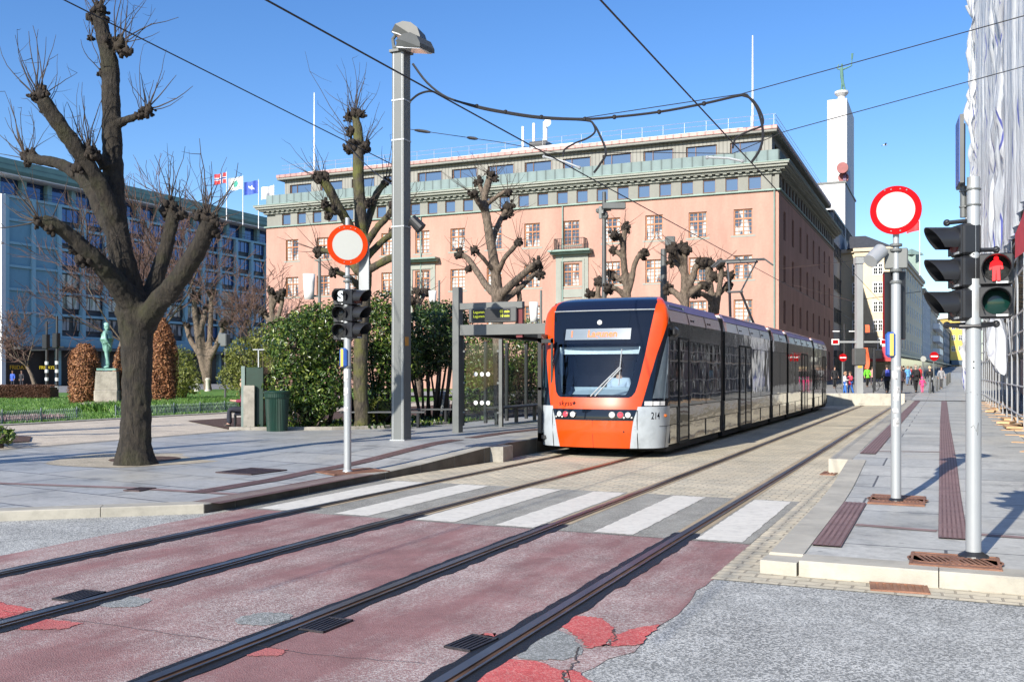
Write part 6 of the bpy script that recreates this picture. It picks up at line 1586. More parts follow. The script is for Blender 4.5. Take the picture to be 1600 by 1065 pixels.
for (x, y, dd, ends) in ((555, 178, 0, [(520, 120), (535, 100), (550, 110), (565, 95), (580, 100), (590, 140), (530, 150), (557, 90), (572, 118), (508, 130)]), (548, 215, 0, [(500, 165), (505, 180), (520, 150), (465, 95), (500, 200)]), (570, 225, 0, [(600, 200), (610, 180), (590, 150), (580, 190)]),
      (500, 278, -1, [(460, 222), (470, 230), (485, 235), (435, 250), (500, 220), (455, 260), (520, 240), (478, 250)]), (512, 325, -.9, [(470, 300), (480, 280), (460, 320), (500, 260)]), (602, 286, .9, [(590, 230), (605, 220), (615, 240), (630, 215), (620, 255)]), (498, 391, 1, [(440, 365), (455, 350), (470, 340), (432, 375), (460, 400), (480, 350)]), (521, 425, -.9, [(480, 400), (495, 395), (470, 410)]), (614, 328, -.7, [(640, 300), (650, 280), (630, 270), (655, 330)]), (616, 362, .6, [(660, 340), (668, 300), (680, 290)])):
    for e in ends: moss_tw.append((x, y, e[0], e[1], dd, .013))
crownless('pollarded_tree', 'mossy bare pollarded tree rising behind the pole with the S signal', 27.3, moss_limbs, moss_knobs, moss_tw, MT['bark_moss'], .034, .1, .035, 1.0, 'pollarded trees', seed=5, auto=4)
third = [
 [(782, 660, .26), (780, 600, .21), (778, 520, .20), (777, 462, .22), (774, 424, .19), (767, 381, .17), (760, 338, .16), (756, 312, .14), (761, 292, .13), (766, 275, .12)],
 [(768, 385, .12), (774, 362, .11, .4), (783, 342, .10, .7), (793, 326, .11, .8)],
 [(758, 330, .13), (748, 316, .11, -.4), (741, 304, .10, -.6)],
 [(759, 310, .09), (752, 296, .09, .4), (748, 286, .08, .5)], [(760, 320, .09), (778, 306, .08, -.4), (792, 298, .08, -.6)],
 [(776, 430, .12), (788, 404, .09, -.5), (800, 390, .09, -.8), (809, 379, .08, -1)],
 [(776, 462, .16), (760, 446, .13, .5), (745, 424, .12, .9), (731, 404, .11, 1.2), (718, 397, .10, 1.3)],
 [(779, 465, .17), (800, 444, .14, -.5), (816, 430, .13, -.8), (834, 414, .12, -1.1), (842, 410, .1, -1.2)],
 [(786, 470, .13), (812, 450, .11, .6), (830, 432, .10, .9), (840, 424, .10, 1)],
 [(772, 425, .09), (756, 405, .08, -.5), (742, 390, .08, -.7)], [(810, 455, .10, .6), (812, 470, .10, .6), (806, 482, .09, .6)]]
third_k = [(766, 273, .15), (772, 280, .12), (748, 285, .15, .5), (740, 303, .16, -.6), (794, 300, .12, -.6), (793, 324, .20, .8), (797, 334, .12, .8), (790, 340, .10, .7), (809, 378, .13, -1), (718, 398, .16, 1.3), (732, 420, .14, 1), (741, 391, .13, -.7), (838, 413, .19, -1.1), (842, 428, .18, 1), (830, 420, .14, .9), (808, 440, .12, .6)]
third_t = []
rg = random.Random(4)
for (x, y, r, *dd) in third_k:
    for _ in range(5): a = R(rg.uniform(20, 160)); L = rg.uniform(25, 62); third_t.append((x, y, x+L*math.cos(a)*1.1, y-L*math.sin(a), dd[0] if dd else 0, .013))
crownless('pollarded_tree', 'bare pollarded tree with many stubs right behind the tram shelter', 35, third, third_k, third_t, MT['bark_pale'], .045, .13, .04, 1.0, 'pollarded trees', seed=6, auto=2)
def small_tree(label, D, limbs, m, rs, kr, tl, seed, voxel=.06, name='pollarded_tree', ntw=4, trad=.018, twm='twig', disp=.05):
    rg = random.Random(seed); kn = []; tw = []
    L2 = []
    for i, L in enumerate(limbs): 
        dd = 0 if i == 0 else rg.uniform(-.8, .8); n = len(L)
        L2.append([(x, y, rs*(1.0-(.38 if i == 0 else .2)*j/max(1, n-1))*(1 if i == 0 else .7), dd*j/max(1, n-1)) for j, (x, y) in enumerate(L)])
        e = L2[-1][-1]; kn.append((e[0], e[1], kr*rg.uniform(.8, 1.2), e[3])); kn.append((e[0]+rg.uniform(-3, 3), e[1]+2, kr*.8, e[3]))
        for _ in range(ntw): a = R(rg.uniform(25, 155)); l_ = tl*rg.uniform(.5, 1); tw.append((e[0], e[1], e[0]+l_*math.cos(a), e[1]-l_*math.sin(a), e[3], trad))
    return crownless(name, label, D, L2, kn, tw, m, voxel, .15, disp, 1.0, 'pollarded trees', seed=seed, twm=twm)
small_tree('bare pollarded tree seen above the middle of the tram front', 48, [[(982, 620), (981, 520), (980, 457), (976, 425), (974, 395), (975, 372), (977, 355)], [(976, 430), (972, 378), (960, 366)], [(975, 402), (966, 395), (959, 390)], [(982, 455), (987, 438), (991, 415), (998, 400), (1006, 396)], [(972, 440), (964, 432), (957, 430)], [(981, 470), (965, 452), (950, 450)]], MT['bark_pale'], .21, .22, 42, 21)
small_tree('bare pollarded tree above the tram roof beside the blue grey lamp post', 48, [[(1072, 620), (1071, 520), (1070, 465), (1070, 440), (1069, 412), (1070, 390)], [(1068, 425), (1062, 414), (1050, 408)], [(1070, 412), (1060, 402), (1050, 390)], [(1074, 450), (1083, 432), (1088, 416), (1098, 411)], [(1068, 470), (1056, 458), (1044, 450)], [(1072, 400), (1066, 394), (1062, 388)], [(1076, 460), (1092, 448), (1100, 445)]], MT['bark_pale'], .26, .24, 46, 22)
small_tree('bare pollarded tree just left of the pantograph, farthest along the tram', 52, [[(1114, 620), (1113, 520), (1112, 480), (1110, 450), (1106, 425), (1109, 411)], [(1118, 520), (1120, 480), (1124, 450), (1127, 425), (1126, 412)], [(1122, 460), (1130, 452), (1138, 448)], [(1124, 438), (1118, 430), (1115, 432)], [(1112, 470), (1100, 460), (1088, 458)], [(1126, 430), (1134, 428), (1140, 430)]], MT['bark_pale'], .24, .22, 40, 23)
small_tree('bare pollarded tree with several upright stems in front of the hotel', 84, [[(325, 612), (322, 590), (317, 570), (311, 540), (308, 517), (304, 478), (305, 460)], [(325, 600), (327, 565), (328, 526), (330, 478), (331, 456)], [(318, 570), (308, 548), (297, 530), (291, 508)], [(328, 560), (338, 540), (346, 520), (350, 505)], [(310, 530), (318, 500), (322, 480)], [(326, 580), (318, 550), (316, 520), (312, 488)]], MT['bark_far'], .36, .30, 50, 24, .10, trad=.03)
small_tree('thin bare pollarded tree between hotel and pink building', 60, [[(427, 620), (426, 540), (425, 500), (424, 470), (423, 455)], [(426, 520), (436, 490), (441, 470), (441, 458)], [(425, 510), (416, 495), (410, 488)], [(424, 485), (430, 470), (434, 464)]], MT['bark_far'], .22, .25, 48, 25, .08, trad=.022)
small_tree('little bare pollarded stump left of the tall lamp post, by the grand doorway', 50, [[(936, 620), (935, 520), (934, 470), (935, 450), (936, 440)], [(935, 480), (945, 462), (951, 452)], [(934, 480), (926, 470), (922, 460)]], MT['bark_pale'], .18, .2, 40, 26, .07)
small_tree('bare pollarded stump between the mast and the departure board', 48, [[(654, 620), (653, 520), (652, 480), (652, 455)], [(653, 480), (662, 462), (668, 456)], [(652, 490), (646, 478), (643, 470)]], MT['bark_pale'], .16, .2, 42, 27, .07)
def bare_tree(label, px, D, h, spread, seed, m='bark_far', tw='twig_red', r0=.22, name='bare_tree', levels=5, n0=5, zb=.1, forkh=.3, thin=.012):
    rg = random.Random(seed); b_ = at(px, 600, D); T = thing(name, (b_.x, b_.y, zb), label, 'tree', 'bare trees in the park')
    tm, wm = MB(), MB()
    def grow(p, d, L, r, lev):
        q = p.copy(); pts = [p]; rr = [r]
        for i in range(3):
            d = (d+Vector((rg.gauss(0, .12), rg.gauss(0, .12), rg.gauss(.05, .08)))).normalized(); q = q+d*L/3; pts.append(q.copy()); rr.append(r*(1-.13*(i+1)))
        (tm if lev >= levels-1 else wm).tube(pts, rr, 8 if lev >= levels-1 else 4, cap=False)
        if lev == 0: return
        for k in range(rg.choice((3, 3, 4)) if lev < levels else n0):
            i = rg.randint(1, 3) if lev < levels else 3
            dd = (d*.75+Vector((rg.gauss(0, spread), rg.gauss(0, spread), rg.gauss(.12, .25)))).normalized()
            grow(pts[i], dd, L*rg.uniform(.55, .85) if lev < levels else h*rg.uniform(.25, .4), max(thin, rr[i]*rg.uniform(.42, .62)), lev-1)
    grow(Vector((0, 0, 0)), Vector((0, 0, 1)), h*forkh, r0, levels)
    tm.build('trunk', MT[m], T, smooth='all'); wm.build('crown', MT[tw], T, smooth='all'); return T
bare_tree('tall bare tree with fine reddish twigs, left of the big trunk behind the statue', 178, 80, 14, .42, 31, r0=.28, thin=.022)
bare_tree('tall bare tree with fine twigs seen through the fork of the big tree', 236, 85, 17.5, .34, 32, r0=.30, thin=.024)
bare_tree('bare tree with spreading twigs left of the mossy hotel corner', 268, 90, 15, .4, 33, r0=.26, thin=.024)
bare_tree('bare tree whose twigs reach in front of the pink building corner', 412, 72, 10, .5, 34, r0=.18, thin=.02)
bare_tree('small round bare tree before the hotel shops beside the thin striped poles', 56, 74, 6.2, .6, 35, r0=.18, thin=.018, forkh=.35)
# ---------------------------------------------------------------- foliage
def leaves(mb, ells, n, size, rng, shell=.55, fold=.25, lean=None, zmin=.12):
    """n folded leaves spread through a list of ellipsoids (cx,cy,cz,rx,ry,rz)"""
    w = [e[3]*e[4]*e[5] for e in ells]; tot = sum(w)
    for e, ww in zip(ells, w):
        for _ in range(int(n*ww/tot)):
            d = Vector((rng.gauss(0, 1), rng.gauss(0, 1), rng.gauss(0, 1))).normalized(); rr = rng.uniform(shell, 1.03)**.6
            k = 1+.22*noise.noise(Vector((d.x*2.3+e[0], d.y*2.3+e[1], d.z*2.3+e[2])))
            p = Vector((e[0]+d.x*e[3]*rr*k, e[1]+d.y*e[4]*rr*k, e[2]+d.z*e[5]*rr*k))
            if p.z < zmin: continue
            u = (d+Vector((rng.gauss(0, .8), rng.gauss(0, .8), rng.gauss(0, .6)))).normalized(); v = u.orthogonal().normalized(); v.rotate(Matrix.Rotation(rng.uniform(0, 6.28), 3, u)); x = u.cross(v)
            s = size*rng.uniform(.6, 1.3); b = len(mb.v)
            mb.v += [tuple(p-v*s), tuple(p+x*s*.42+u*s*fold*.4), tuple(p+v*s), tuple(p-x*s*.42+u*s*fold*.4)]
            mb.f += [(b, b+1, b+2), (b, b+2, b+3)]; mb.mi += [0, 0]
def bush(name, label, ells, n, size, m, seed, stems=True, group=None, cat='bush', petals=0, stemm='twig', shell=.55):
    rng = random.Random(seed); cx = sum(e[0] for e in ells)/len(ells); cy = sum(e[1] for e in ells)/len(ells)
    org = Vector((cx, cy, .12)); T = thing(name, tuple(org), label, cat, group)
    lv = MB(); leaves(lv, ells, n, size, rng, shell); lv.build('foliage', MT[m], T, origin=org)
    if stems:
        st = MB()
        for e in ells:
            for _ in range(3):
                d = Vector((rng.gauss(0, .35), rng.gauss(0, .35), 0)); b0 = Vector((cx+(e[0]-cx)*.55+d.x*.5, cy+(e[1]-cy)*.55+d.y*.5, .1))
                e0 = Vector((e[0]+d.x, e[1]+d.y, e[2]+e[5]*.6)); md = b0.lerp(e0, .5)+Vector((rng.gauss(0, .12), rng.gauss(0, .12), 0))
                st.tube([b0, md, e0], [.05, .035, .015], 6)
        st.build('stem', MT[stemm], T, origin=org, smooth='all')
    if petals:
        pb = MB(); leaves(pb, [(e[0]*1, e[1], max(.35, e[2]-e[5]*.5), e[3]*1.02, e[4]*1.02, e[5]*.7) for e in ells if e[2] < 1.4] or ells, petals, .07, rng, .95); pb.build('flower', MT['petal'], T, origin=org)
    return T
def el(px, py, D, rx, ry, rz):      # ellipsoid centred at a surveyed point
    p = at(px, py, D); return (p.x, p.y, p.z, rx, ry, rz)
bush('evergreen_bush', 'large sunlit evergreen bush with pale blossoms behind the round litter bin', [el(470, 545, 27.3, .9, .9, .95), el(440, 530, 28, .55, .6, .65), el(505, 525, 28, .85, .9, 1.0), el(455, 600, 27.2, .75, .8, .75), el(500, 610, 27.3, .8, .8, .8), el(485, 505, 28.3, .7, .7, .55), el(520, 575, 27.8, .7, .7, .9), el(475, 645, 27, .7, .6, .4)], 17000, .062, 'leaf_green', 41, petals=30)
bush('evergreen_bush', 'evergreen bush between the mossy trunk and the steel mast', [el(600, 520, 29.5, .85, .9, .9), el(592, 575, 29.5, .7, .8, .8), el(606, 485, 30, .7, .7, .6), el(595, 628, 29, .5, .6, .5), el(622, 555, 30, .8, .8, .9), el(540, 490, 30, .6, .6, .5)], 11000, .062, 'leaf_green', 42)
bush('evergreen_bush', 'tall dark evergreen bush with bare lower stems, right of the steel mast', [el(668, 520, 31, 1.0, 1.0, .75), el(690, 545, 31.5, .85, .9, .7), el(655, 560, 31.5, .8, .9, .7), el(700, 500, 32, .8, .8, .6), el(675, 490, 32.5, .6, .7, .45)], 11000, .065, 'leaf_dark', 43)
bush('evergreen_bush', 'loose evergreen bush behind the shelter glass panel', [el(735, 545, 37, 1.2, 1.0, 1.0), el(760, 590, 37, 1.2, 1.0, 1.0), el(745, 615, 36.5, 1.0, .8, .7)], 8000, .07, 'leaf_green', 44)
bush('evergreen_bush', 'dark evergreen bush behind the shelter, right of the glass panel', [el(815, 550, 40, 1.3, 1.1, 1.1), el(840, 590, 40, 1.4, 1.0, 1.1), el(800, 600, 41, 1.2, 1.0, 1.1), el(830, 520, 41, .8, .8, .7)], 9000, .075, 'leaf_green', 45)
bush('evergreen_bush', 'pale olive bush behind the thin park lamp', [el(385, 560, 42, 1.0, 1.0, 1.0), el(415, 535, 42, .8, .8, .8), el(370, 590, 42, .9, .9, .7), el(400, 600, 41, 1.0, .9, .8), el(432, 560, 40, .7, .7, .9)], 7000, .065, 'leaf_yellow', 46, shell=.35)
bush('evergreen_bush', 'olive green bush in the park right of the copper pyramid hedge', [el(282, 580, 58, 1.1, 1.0, 1.5), el(290, 595, 57, 1.0, .9, 1.0), el(275, 600, 57, 1.0, .9, .8)], 4500, .085, 'leaf_yellow', 47, shell=.3)
bush('low_bush', 'low leafy bush at the left picture edge on the plaza border', [el(-12, 678, 20.5, .45, .4, .16), el(5, 682, 20.0, .25, .25, .13)], 500, .07, 'leaf_green', 48)
bush('low_bush', 'small bright green bush in the planting bed between mossy tree and mast', [el(590, 640, 28.4, .35, .3, .35)], 900, .06, 'leaf_yellow', 49)
q = ground(-10, 690, .1)
o = MB(); o.poly([(q.x-2, q.y-1), (q.x+.5, q.y-1.1), (q.x+.9, q.y+.2), (q.x-.5, q.y+1.4), (q.x-2.5, q.y+1.4)], .13); struct(o, 'planting_bed', MT['soil'])
def pyramid(label, px, D, wpx, ytop, seed, n=9000, m='leaf_copper', name='clipped_hedge', flat_=False, taper=.55, size=.06):
    rng = random.Random(seed); b_ = at(px, 600, D); ht = at(px, ytop, D).z-.12; w_ = wpx*D/FPX/2
    T = thing(name, (b_.x, b_.y, .12), label, 'hedge', 'clipped copper hedges round the statue')
    mb = MB()
    for _ in range(n):
        v = rng.random(); rr = w_*(1 if v < .6 else (1-taper*((v-.6)/.4)**2))*(.82+.18*min(1, v*5)); a = rng.uniform(0, 6.283)
        k = rng.uniform(.75, 1.04)*(1+.08*math.sin(a*5+v*9)); h = v*ht
        if v > .93: k *= rng.random()
        p = Vector((rr*k*math.cos(a), rr*k*math.sin(a), h)); u = Vector((math.cos(a)+rng.gauss(0, .5), math.sin(a)+rng.gauss(0, .5), rng.gauss(.2, .5))).normalized()
        t = u.orthogonal().normalized(); t.rotate(Matrix.Rotation(rng.uniform(0, 6.28), 3, u)); x = u.cross(t); s = size*rng.uniform(.6, 1.3); b = len(mb.v)
        mb.v += [tuple(p-t*s), tuple(p+x*s*.5+u*s*.15), tuple(p+t*s), tuple(p-x*s*.5+u*s*.15)]; mb.f += [(b, b+1, b+2), (b, b+2, b+3)]; mb.mi += [0, 0]
    mb.build('foliage', MT[m], T)
    st = MB()
    for k in range(9): a = k*.7; st.tube([(w_*.5*math.cos(a), w_*.5*math.sin(a), -.02), (w_*.6*math.cos(a), w_*.6*math.sin(a), ht*.4), (w_*.2*math.cos(a), w_*.2*math.sin(a), ht*.9)], [.04, .03, .01], 5)
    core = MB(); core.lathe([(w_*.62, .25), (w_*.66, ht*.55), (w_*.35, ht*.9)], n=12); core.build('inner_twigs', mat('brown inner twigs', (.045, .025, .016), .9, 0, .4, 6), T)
    st.build('stem', MT['twig'], T); return T
pyramid('rounded copper brown clipped hedge left of the statue', 132, 49, 46, 537, 51)
pyramid('tall copper brown clipped hedge right of the big tree trunk', 252, 43, 46, 497, 52, 11000, taper=.75)
pyramid('copper brown clipped hedge right beside the statue, half hidden by the big trunk', 202, 47.5, 44, 535, 53, 8000, taper=.5)
# low brown hedge at far left
rng = random.Random(61); a0, a1 = at(-20, 600, 58), at(84, 600, 58); hd = MB(); org = Vector((a0.x, a0.y, .1)); H2 = thing('clipped_hedge', tuple(org), 'long low brown clipped hedge behind the flower bed at far left', 'hedge')
for _ in range(9000):
    t = rng.random(); p = a0.lerp(a1, t); sd_ = rng.choice((0, 0, 1)); p = Vector((p.x, p.y, 0))+Vector((SY, -CY, 0))*(-.5 if sd_ == 0 else rng.uniform(-.5, .5))*-1*(1 if sd_ == 0 else 1)
    p.z = .15+(rng.random()*.72 if sd_ == 0 else .72+rng.gauss(0, .03)); u = Vector((rng.gauss(0, 1), rng.gauss(0, 1), rng.gauss(0, 1))).normalized(); v = u.orthogonal().normalized(); x = u.cross(v); s = .05*rng.uniform(.6, 1.3); b = len(hd.v)
    hd.v += [tuple(p-v*s), tuple(p+x*s*.5), tuple(p+v*s), tuple(p-x*s*.5)]; hd.f += [(b, b+1, b+2, b+3)]; hd.mi += [0]
hd.build('foliage', MT['leaf_hedge'], H2, origin=org)
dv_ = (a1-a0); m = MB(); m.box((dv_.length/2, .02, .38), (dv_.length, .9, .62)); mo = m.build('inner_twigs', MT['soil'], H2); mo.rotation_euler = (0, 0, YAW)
# bulb leaf beds, heather and grass (uncountable)
def blades(name, region, n, h, m, seed, w_=.018, kind='stuff', z0=.13):
    rng = random.Random(seed); mb = MB()
    for _ in range(n):
        x, y = region(rng); hh = h*rng.uniform(.5, 1.2); a = rng.uniform(0, 6.28); lx, ly = rng.gauss(0, .35)*hh, rng.gauss(0, .35)*hh; dx, dy = math.cos(a)*w_, math.sin(a)*w_; b = len(mb.v)
        mb.v += [(x-dx, y-dy, z0), (x+dx, y+dy, z0), (x+lx*.6+dx*.8, y+ly*.6+dy*.8, z0+hh*.65), (x+lx*.6-dx*.8, y+ly*.6-dy*.8, z0+hh*.65), (x+lx*1.3, y+ly*1.3, z0+hh)]
        mb.f += [(b, b+1, b+2, b+3), (b+3, b+2, b+4)]; mb.mi += [0, 0]
    return tag(mb.build(name, MT[m]), kind=kind)
def bedA(rng): return -26.9-rng.random()*1.7, 12+rng.random()*10.8
def bedA2(rng): return -25.8-rng.random()*1.3, 12+rng.random()*10.8
blades('bulb_plants', bedA, 9000, .34, 'blade', 71, .022); blades('heather', bedA2, 9000, .20, 'flower', 72, .02)
def bedB(rng): return -26.4-rng.random()*4.5, 27.5+rng.random()*9
blades('bulb_plants', bedB, 12000, .38, 'blade', 73, .025)
def gr_(rng): return -25.1-rng.random()**1.5*26, 10+rng.random()*40
blades('grass', gr_, 60000, .10, 'blade', 74, .012)
def bedC(rng): return -17.4+rng.random()*3.0, 21.6+rng.random()*1.5
def bedS(rng):
    while True:
        x, y = -17.5+rng.random()*4, 21+rng.random()*8
        if x > -17.6+(y-20.9)*.0 and y > 21.0+(x+17.7)*.55: return x, y
blades('ground_cover', bedS, 1300, .12, 'leaf_green', 75, .03)
# low hooped wire fence along the bed
def wire_fence(Xf, Y0_, Y1_, label, h=.42):
    T = thing('wire_fence', (Xf, Y0_, .13), label, 'fence', 'low wire fences of the flower beds'); L = Y1_-Y0_
    fm = MT['fence'] if 'fence' in MT else MT.setdefault('fence', mat('grey green fence wire', (.16, .21, .21), .5, .2, .1, 3))
    m = MB(); n_ = int(L/.075)
    for k in range(n_):
        y_ = L*k/n_; m.tube([(0, y_, 0), (0, y_+.075, h*.75), (0, y_+.11, h*.93), (0, y_+.15, h*.75), (0, y_+.225, 0)], .0055, 3, cap=False)
    for zz in (h*.3, h*.72): m.tube([(0, 0, zz), (0, L, zz)], .007, 4)
    m.build('wire_mesh', fm, T)
    for k in range(int(L/1.35)+1):
        p = MB(); p.cyl((0, min(L, 1.35*k), -.05), (0, min(L, 1.35*k), h*1.05), .022, None, 6); p.build('post', fm, T)
wire_fence(-25.45, 12.0, 22.9, 'low grey hooped wire fence along the flower bed at far left')
wire_fence(-25.45, 24.4, 30.5, 'low hooped wire fence along the bed right of the big tree')
# ---------------------------------------------------------------- people (one continuous skinned body each; clothes and hair are children)
def skinobj(name, nodes_, edges, m, parent, root=0, lev=1):
    me = bpy.data.meshes.new(name); me.from_pydata([n[0] for n in nodes_], edges, []); me.materials.append(m)
    o = bpy.data.objects.new(name, me); C.objects.link(o); o.parent = parent
    sk_ = o.modifiers.new('skin', 'SKIN'); sk_.use_smooth_shade = True
    sv = me.skin_vertices[0].data
    for i, n in enumerate(nodes_):
        r = n[1]; sv[i].radius = (r, r) if not isinstance(r, tuple) else r; sv[i].use_root = (i == root)
    s = o.modifiers.new('smooth', 'SUBSURF'); s.levels = lev; s.render_levels = lev
    return o
SKIN = mat('skin', (.50, .29, .21), .55, 0, .06, 6)
def cloth(c, nm): return mat(nm, c, .85, 0, .12, 5, .2, 30)
def person(loc, rz, label, h=1.72, top=(.05, .05, .06), legs=(.03, .035, .05), hair=(.08, .05, .03), stride=.25, arms='down', coat=False, group=None, bag=None, sit=False, child=False, parent=None, bent=0.0, zfn=None, hairlong=False):
    s = h/1.75; T = thing('person', tuple(loc), label, 'person', group, rz)
    hs = 1.22 if child else 1.0
    def V(x, y, z_): return Vector((x*s, y*s, z_*s))
    if sit:
        hip, kz = .50, .50
        J = dict(pel=V(0, 0, hip), sp=V(0, .02, hip+.22), ch=V(0, -.0, hip+.44), nk=V(0, -.02, hip+.60), hd=V(0, -.05, hip+.75), ht=V(0, -.04, hip+.86),
            hl=V(-.10, 0, hip), hr=V(.10, 0, hip), kl=V(-.12, -.44, hip), kr=V(.12, -.44, hip+.02), al=V(-.12, -.46, .08), ar=V(.12, -.42, .08), tl=V(-.12, -.60, .04), tr=V(.13, -.56, .04))
    else:
        b = bent
        J = dict(pel=V(0, 0, .95), sp=V(0, -.02-b*.1, 1.12), ch=V(0, -.02-b*.2, 1.33), nk=V(0, -.03-b*.28, 1.50), hd=V(0, -.06-b*.33, 1.61), ht=V(0, -.05-b*.36, 1.72),
            hl=V(-.095, 0, .92), hr=V(.095, 0, .92), kl=V(-.10, -stride*.42, .50), kr=V(.10, stride*.18, .50), al=V(-.10, -stride*.55, .08), ar=V(.10, stride*.85, .10), tl=V(-.11, -stride*.55-.15, .035), tr=V(.11, stride*.85-.13, .04))
    c0 = J['ch']
    J['sl'] = c0+V(-.185, .0, .07); J['sr'] = c0+V(.185, .0, .07)
    if arms == 'down':
        J['el'] = J['sl']+V(-.06, .06*(1 if stride else 0)+.02, -.28); J['er'] = J['sr']+V(.06, -.05, -.28); J['wl'] = J['el']+V(.0, -.07, -.25); J['wr'] = J['er']+V(.0, -.14, -.21)
    elif arms == 'front':
        J['el'] = J['sl']+V(-.05, -.06, -.26); J['er'] = J['sr']+V(.05, -.06, -.26); J['wl'] = J['el']+V(.10, -.22, .02); J['wr'] = J['er']+V(-.10, -.22, .02)
    elif arms == 'chest':      # one hand at the chest, one behind
        J['el'] = J['sl']+V(-.10, .02, -.26); J['wl'] = J['el']+V(.16, -.18, .13); J['er'] = J['sr']+V(.10, .08, -.26); J['wr'] = J['er']+V(-.08, .10, -.2)
    elif arms == 'reach':
        J['el'] = J['sl']+V(-.14, -.05, -.22); J['wl'] = J['el']+V(-.14, -.10, -.12); J['er'] = J['sr']+V(.05, -.05, -.28); J['wr'] = J['er']+V(0, -.1, -.23)
    order = ['pel', 'sp', 'ch', 'nk', 'hd', 'ht', 'hl', 'kl', 'al', 'tl', 'hr', 'kr', 'ar', 'tr', 'sl', 'el', 'wl', 'sr', 'er', 'wr']
    rad = dict(pel=.12, sp=.115, ch=.13, nk=.052, hd=.088*hs, ht=.062*hs, hl=.085, kl=.058, al=.040, tl=.034, hr=.085, kr=.058, ar=.040, tr=.034, sl=.058, el=.043, wl=.030, sr=.058, er=.043, wr=.030)
    # hands: palm, fingers and thumb as short chains
    nodes_ = [(J[k], rad[k]*s) for k in order]; ix = {k: i for i, k in enumerate(order)}
    ed = [('pel', 'sp'), ('sp', 'ch'), ('ch', 'nk'), ('nk', 'hd'), ('hd', 'ht'), ('pel', 'hl'), ('hl', 'kl'), ('kl', 'al'), ('al', 'tl'), ('pel', 'hr'), ('hr', 'kr'), ('kr', 'ar'), ('ar', 'tr'), ('ch', 'sl'), ('sl', 'el'), ('el', 'wl'), ('ch', 'sr'), ('sr', 'er'), ('er', 'wr')]
    E = [(ix[a], ix[b]) for a, b in ed]
    for sd, w_, e_ in ((-1, 'wl', 'el'), (1, 'wr', 'er')):
        d = (J[w_]-J[e_]).normalized(); sx = d.orthogonal().normalized() if abs(d.z) < .9 else Vector((0, 1, 0)); sx = (sx-d*sx.dot(d)).normalized()
        pm = J[w_]+d*.055*s; nodes_.append((pm, .028*s)); pi_ = len(nodes_)-1; E.append((ix[w_], pi_))
        for k in range(4):
            f0 = pm+d*.035*s+sx*(k-1.5)*.019*s; f1 = f0+d*(.055-.006*abs(k-1.2))*s+Vector((-sd*.012, -.012, 0))*s
            nodes_ += [(f0, .0095*s), (f1, .008*s)]; E += [(pi_, len(nodes_)-2), (len(nodes_)-2, len(nodes_)-1)]
        t0 = pm+sx*.036*s-d*.01*s; t1 = t0+(d*.035+sx*.022)*s; nodes_ += [(t0, .0105*s), (t1, .009*s)]; E += [(pi_, len(nodes_)-2), (len(nodes_)-2, len(nodes_)-1)]
    nz = J['hd']+V(0, -.095*hs, -.005); nodes_.append((nz, .014*s)); E.append((ix['hd'], len(nodes_)-1))
    sk = SKIN if not isinstance(coat, bpy.types.Material) else coat
    body = skinobj('body', nodes_, E, sk, T)
    g = (lambda c, nm: coat) if isinstance(coat, bpy.types.Material) else cloth
    # jacket
    K = ['pel', 'sp', 'ch', 'sl', 'el', 'wl', 'sr', 'er', 'wr']; kq = 1.30 if coat else 1.10; rj = dict(pel=.152*kq, sp=.142*kq, ch=.16*kq, sl=.09*kq, el=.064, wl=.05, sr=.082, er=.064, wr=.05)
    ns = [(J[k].copy(), rj[k]*s) for k in K]; ns[5] = (J['wl'].lerp(J['el'], .12), rj['wl']*s); ns[8] = (J['wr'].lerp(J['er'], .12), rj['wr']*s)
    es = [(0, 1), (1, 2), (2, 3), (3, 4), (4, 5), (2, 6), (6, 7), (7, 8)]
    low = J['pel']+V(0, .0, -.12 if not coat else -.34)
    if not sit: ns.append((low, (.15 if not coat else .165)*s)); es.append((0, 9))
    ns.append((J['nk']-V(0, -.01, .045), .075*s)); es.append((2, len(ns)-1))
    skinobj('jacket', ns, es, g(top, 'jacket cloth'), T)
    K = ['pel', 'hl', 'kl', 'al', 'hr', 'kr', 'ar']; rt = dict(pel=.135, hl=.112, kl=.08, al=.062, hr=.112, kr=.08, ar=.066)
    ns = [(J[k].copy(), rt[k]*s) for k in K]; skinobj('trousers', ns, [(0, 1), (1, 2), (2, 3), (0, 4), (4, 5), (5, 6)], g(legs, 'trouser cloth'), T)
    for a_, t_ in (('al', 'tl'), ('ar', 'tr')):
        ns = [(J[a_]-V(0, -.03, .02), .05*s), (J[a_].lerp(J[t_], .5)-V(0, 0, .01), .048*s), (J[t_], .042*s)]; skinobj('shoe', ns, [(0, 1), (1, 2)], g((.03, .028, .026), 'dark shoe'), T)
    hm = MB(); c = (J['hd']+J['ht'])/2
    vs = []; r = .108*s*hs
    hm.surf(lambda u, v: (c.x+r*math.cos(2*math.pi*u)*math.cos(R(-8+98*v))*.95, c.y+.022*s+r*1.06*math.sin(2*math.pi*u)*math.cos(R(-8+98*v)), c.z+.02*s+r*1.08*math.sin(R((-34 if math.sin(2*math.pi*u) > -.35 else 18)*(1-v)+90*v))), 18, 7)
    if hairlong: hm.ball(c+V(0, .07, -.09), .085*s, 10, (1.1, .7, 1.3))
    hm.build('hair', g(hair, 'hair'), T, smooth='all')
    if bag:
        bm_ = MB(); bc = J['ch'].lerp(J['sp'], .4)+V(0, .20, .02); bm_.box(tuple(bc), (.30*s, .17*s, .42*s), 0, .05); bm_.box(tuple(bc+V(0, .09, -.06)), (.22*s, .06*s, .2*s), 0, .025); bm_.build('backpack', cloth(bag, 'backpack fabric'), T)
    return T
def pp(px, pyf, D, z=None):
    p = at(px, pyf, D); p.z = zS(p.x, p.y) if z is None else z; return p
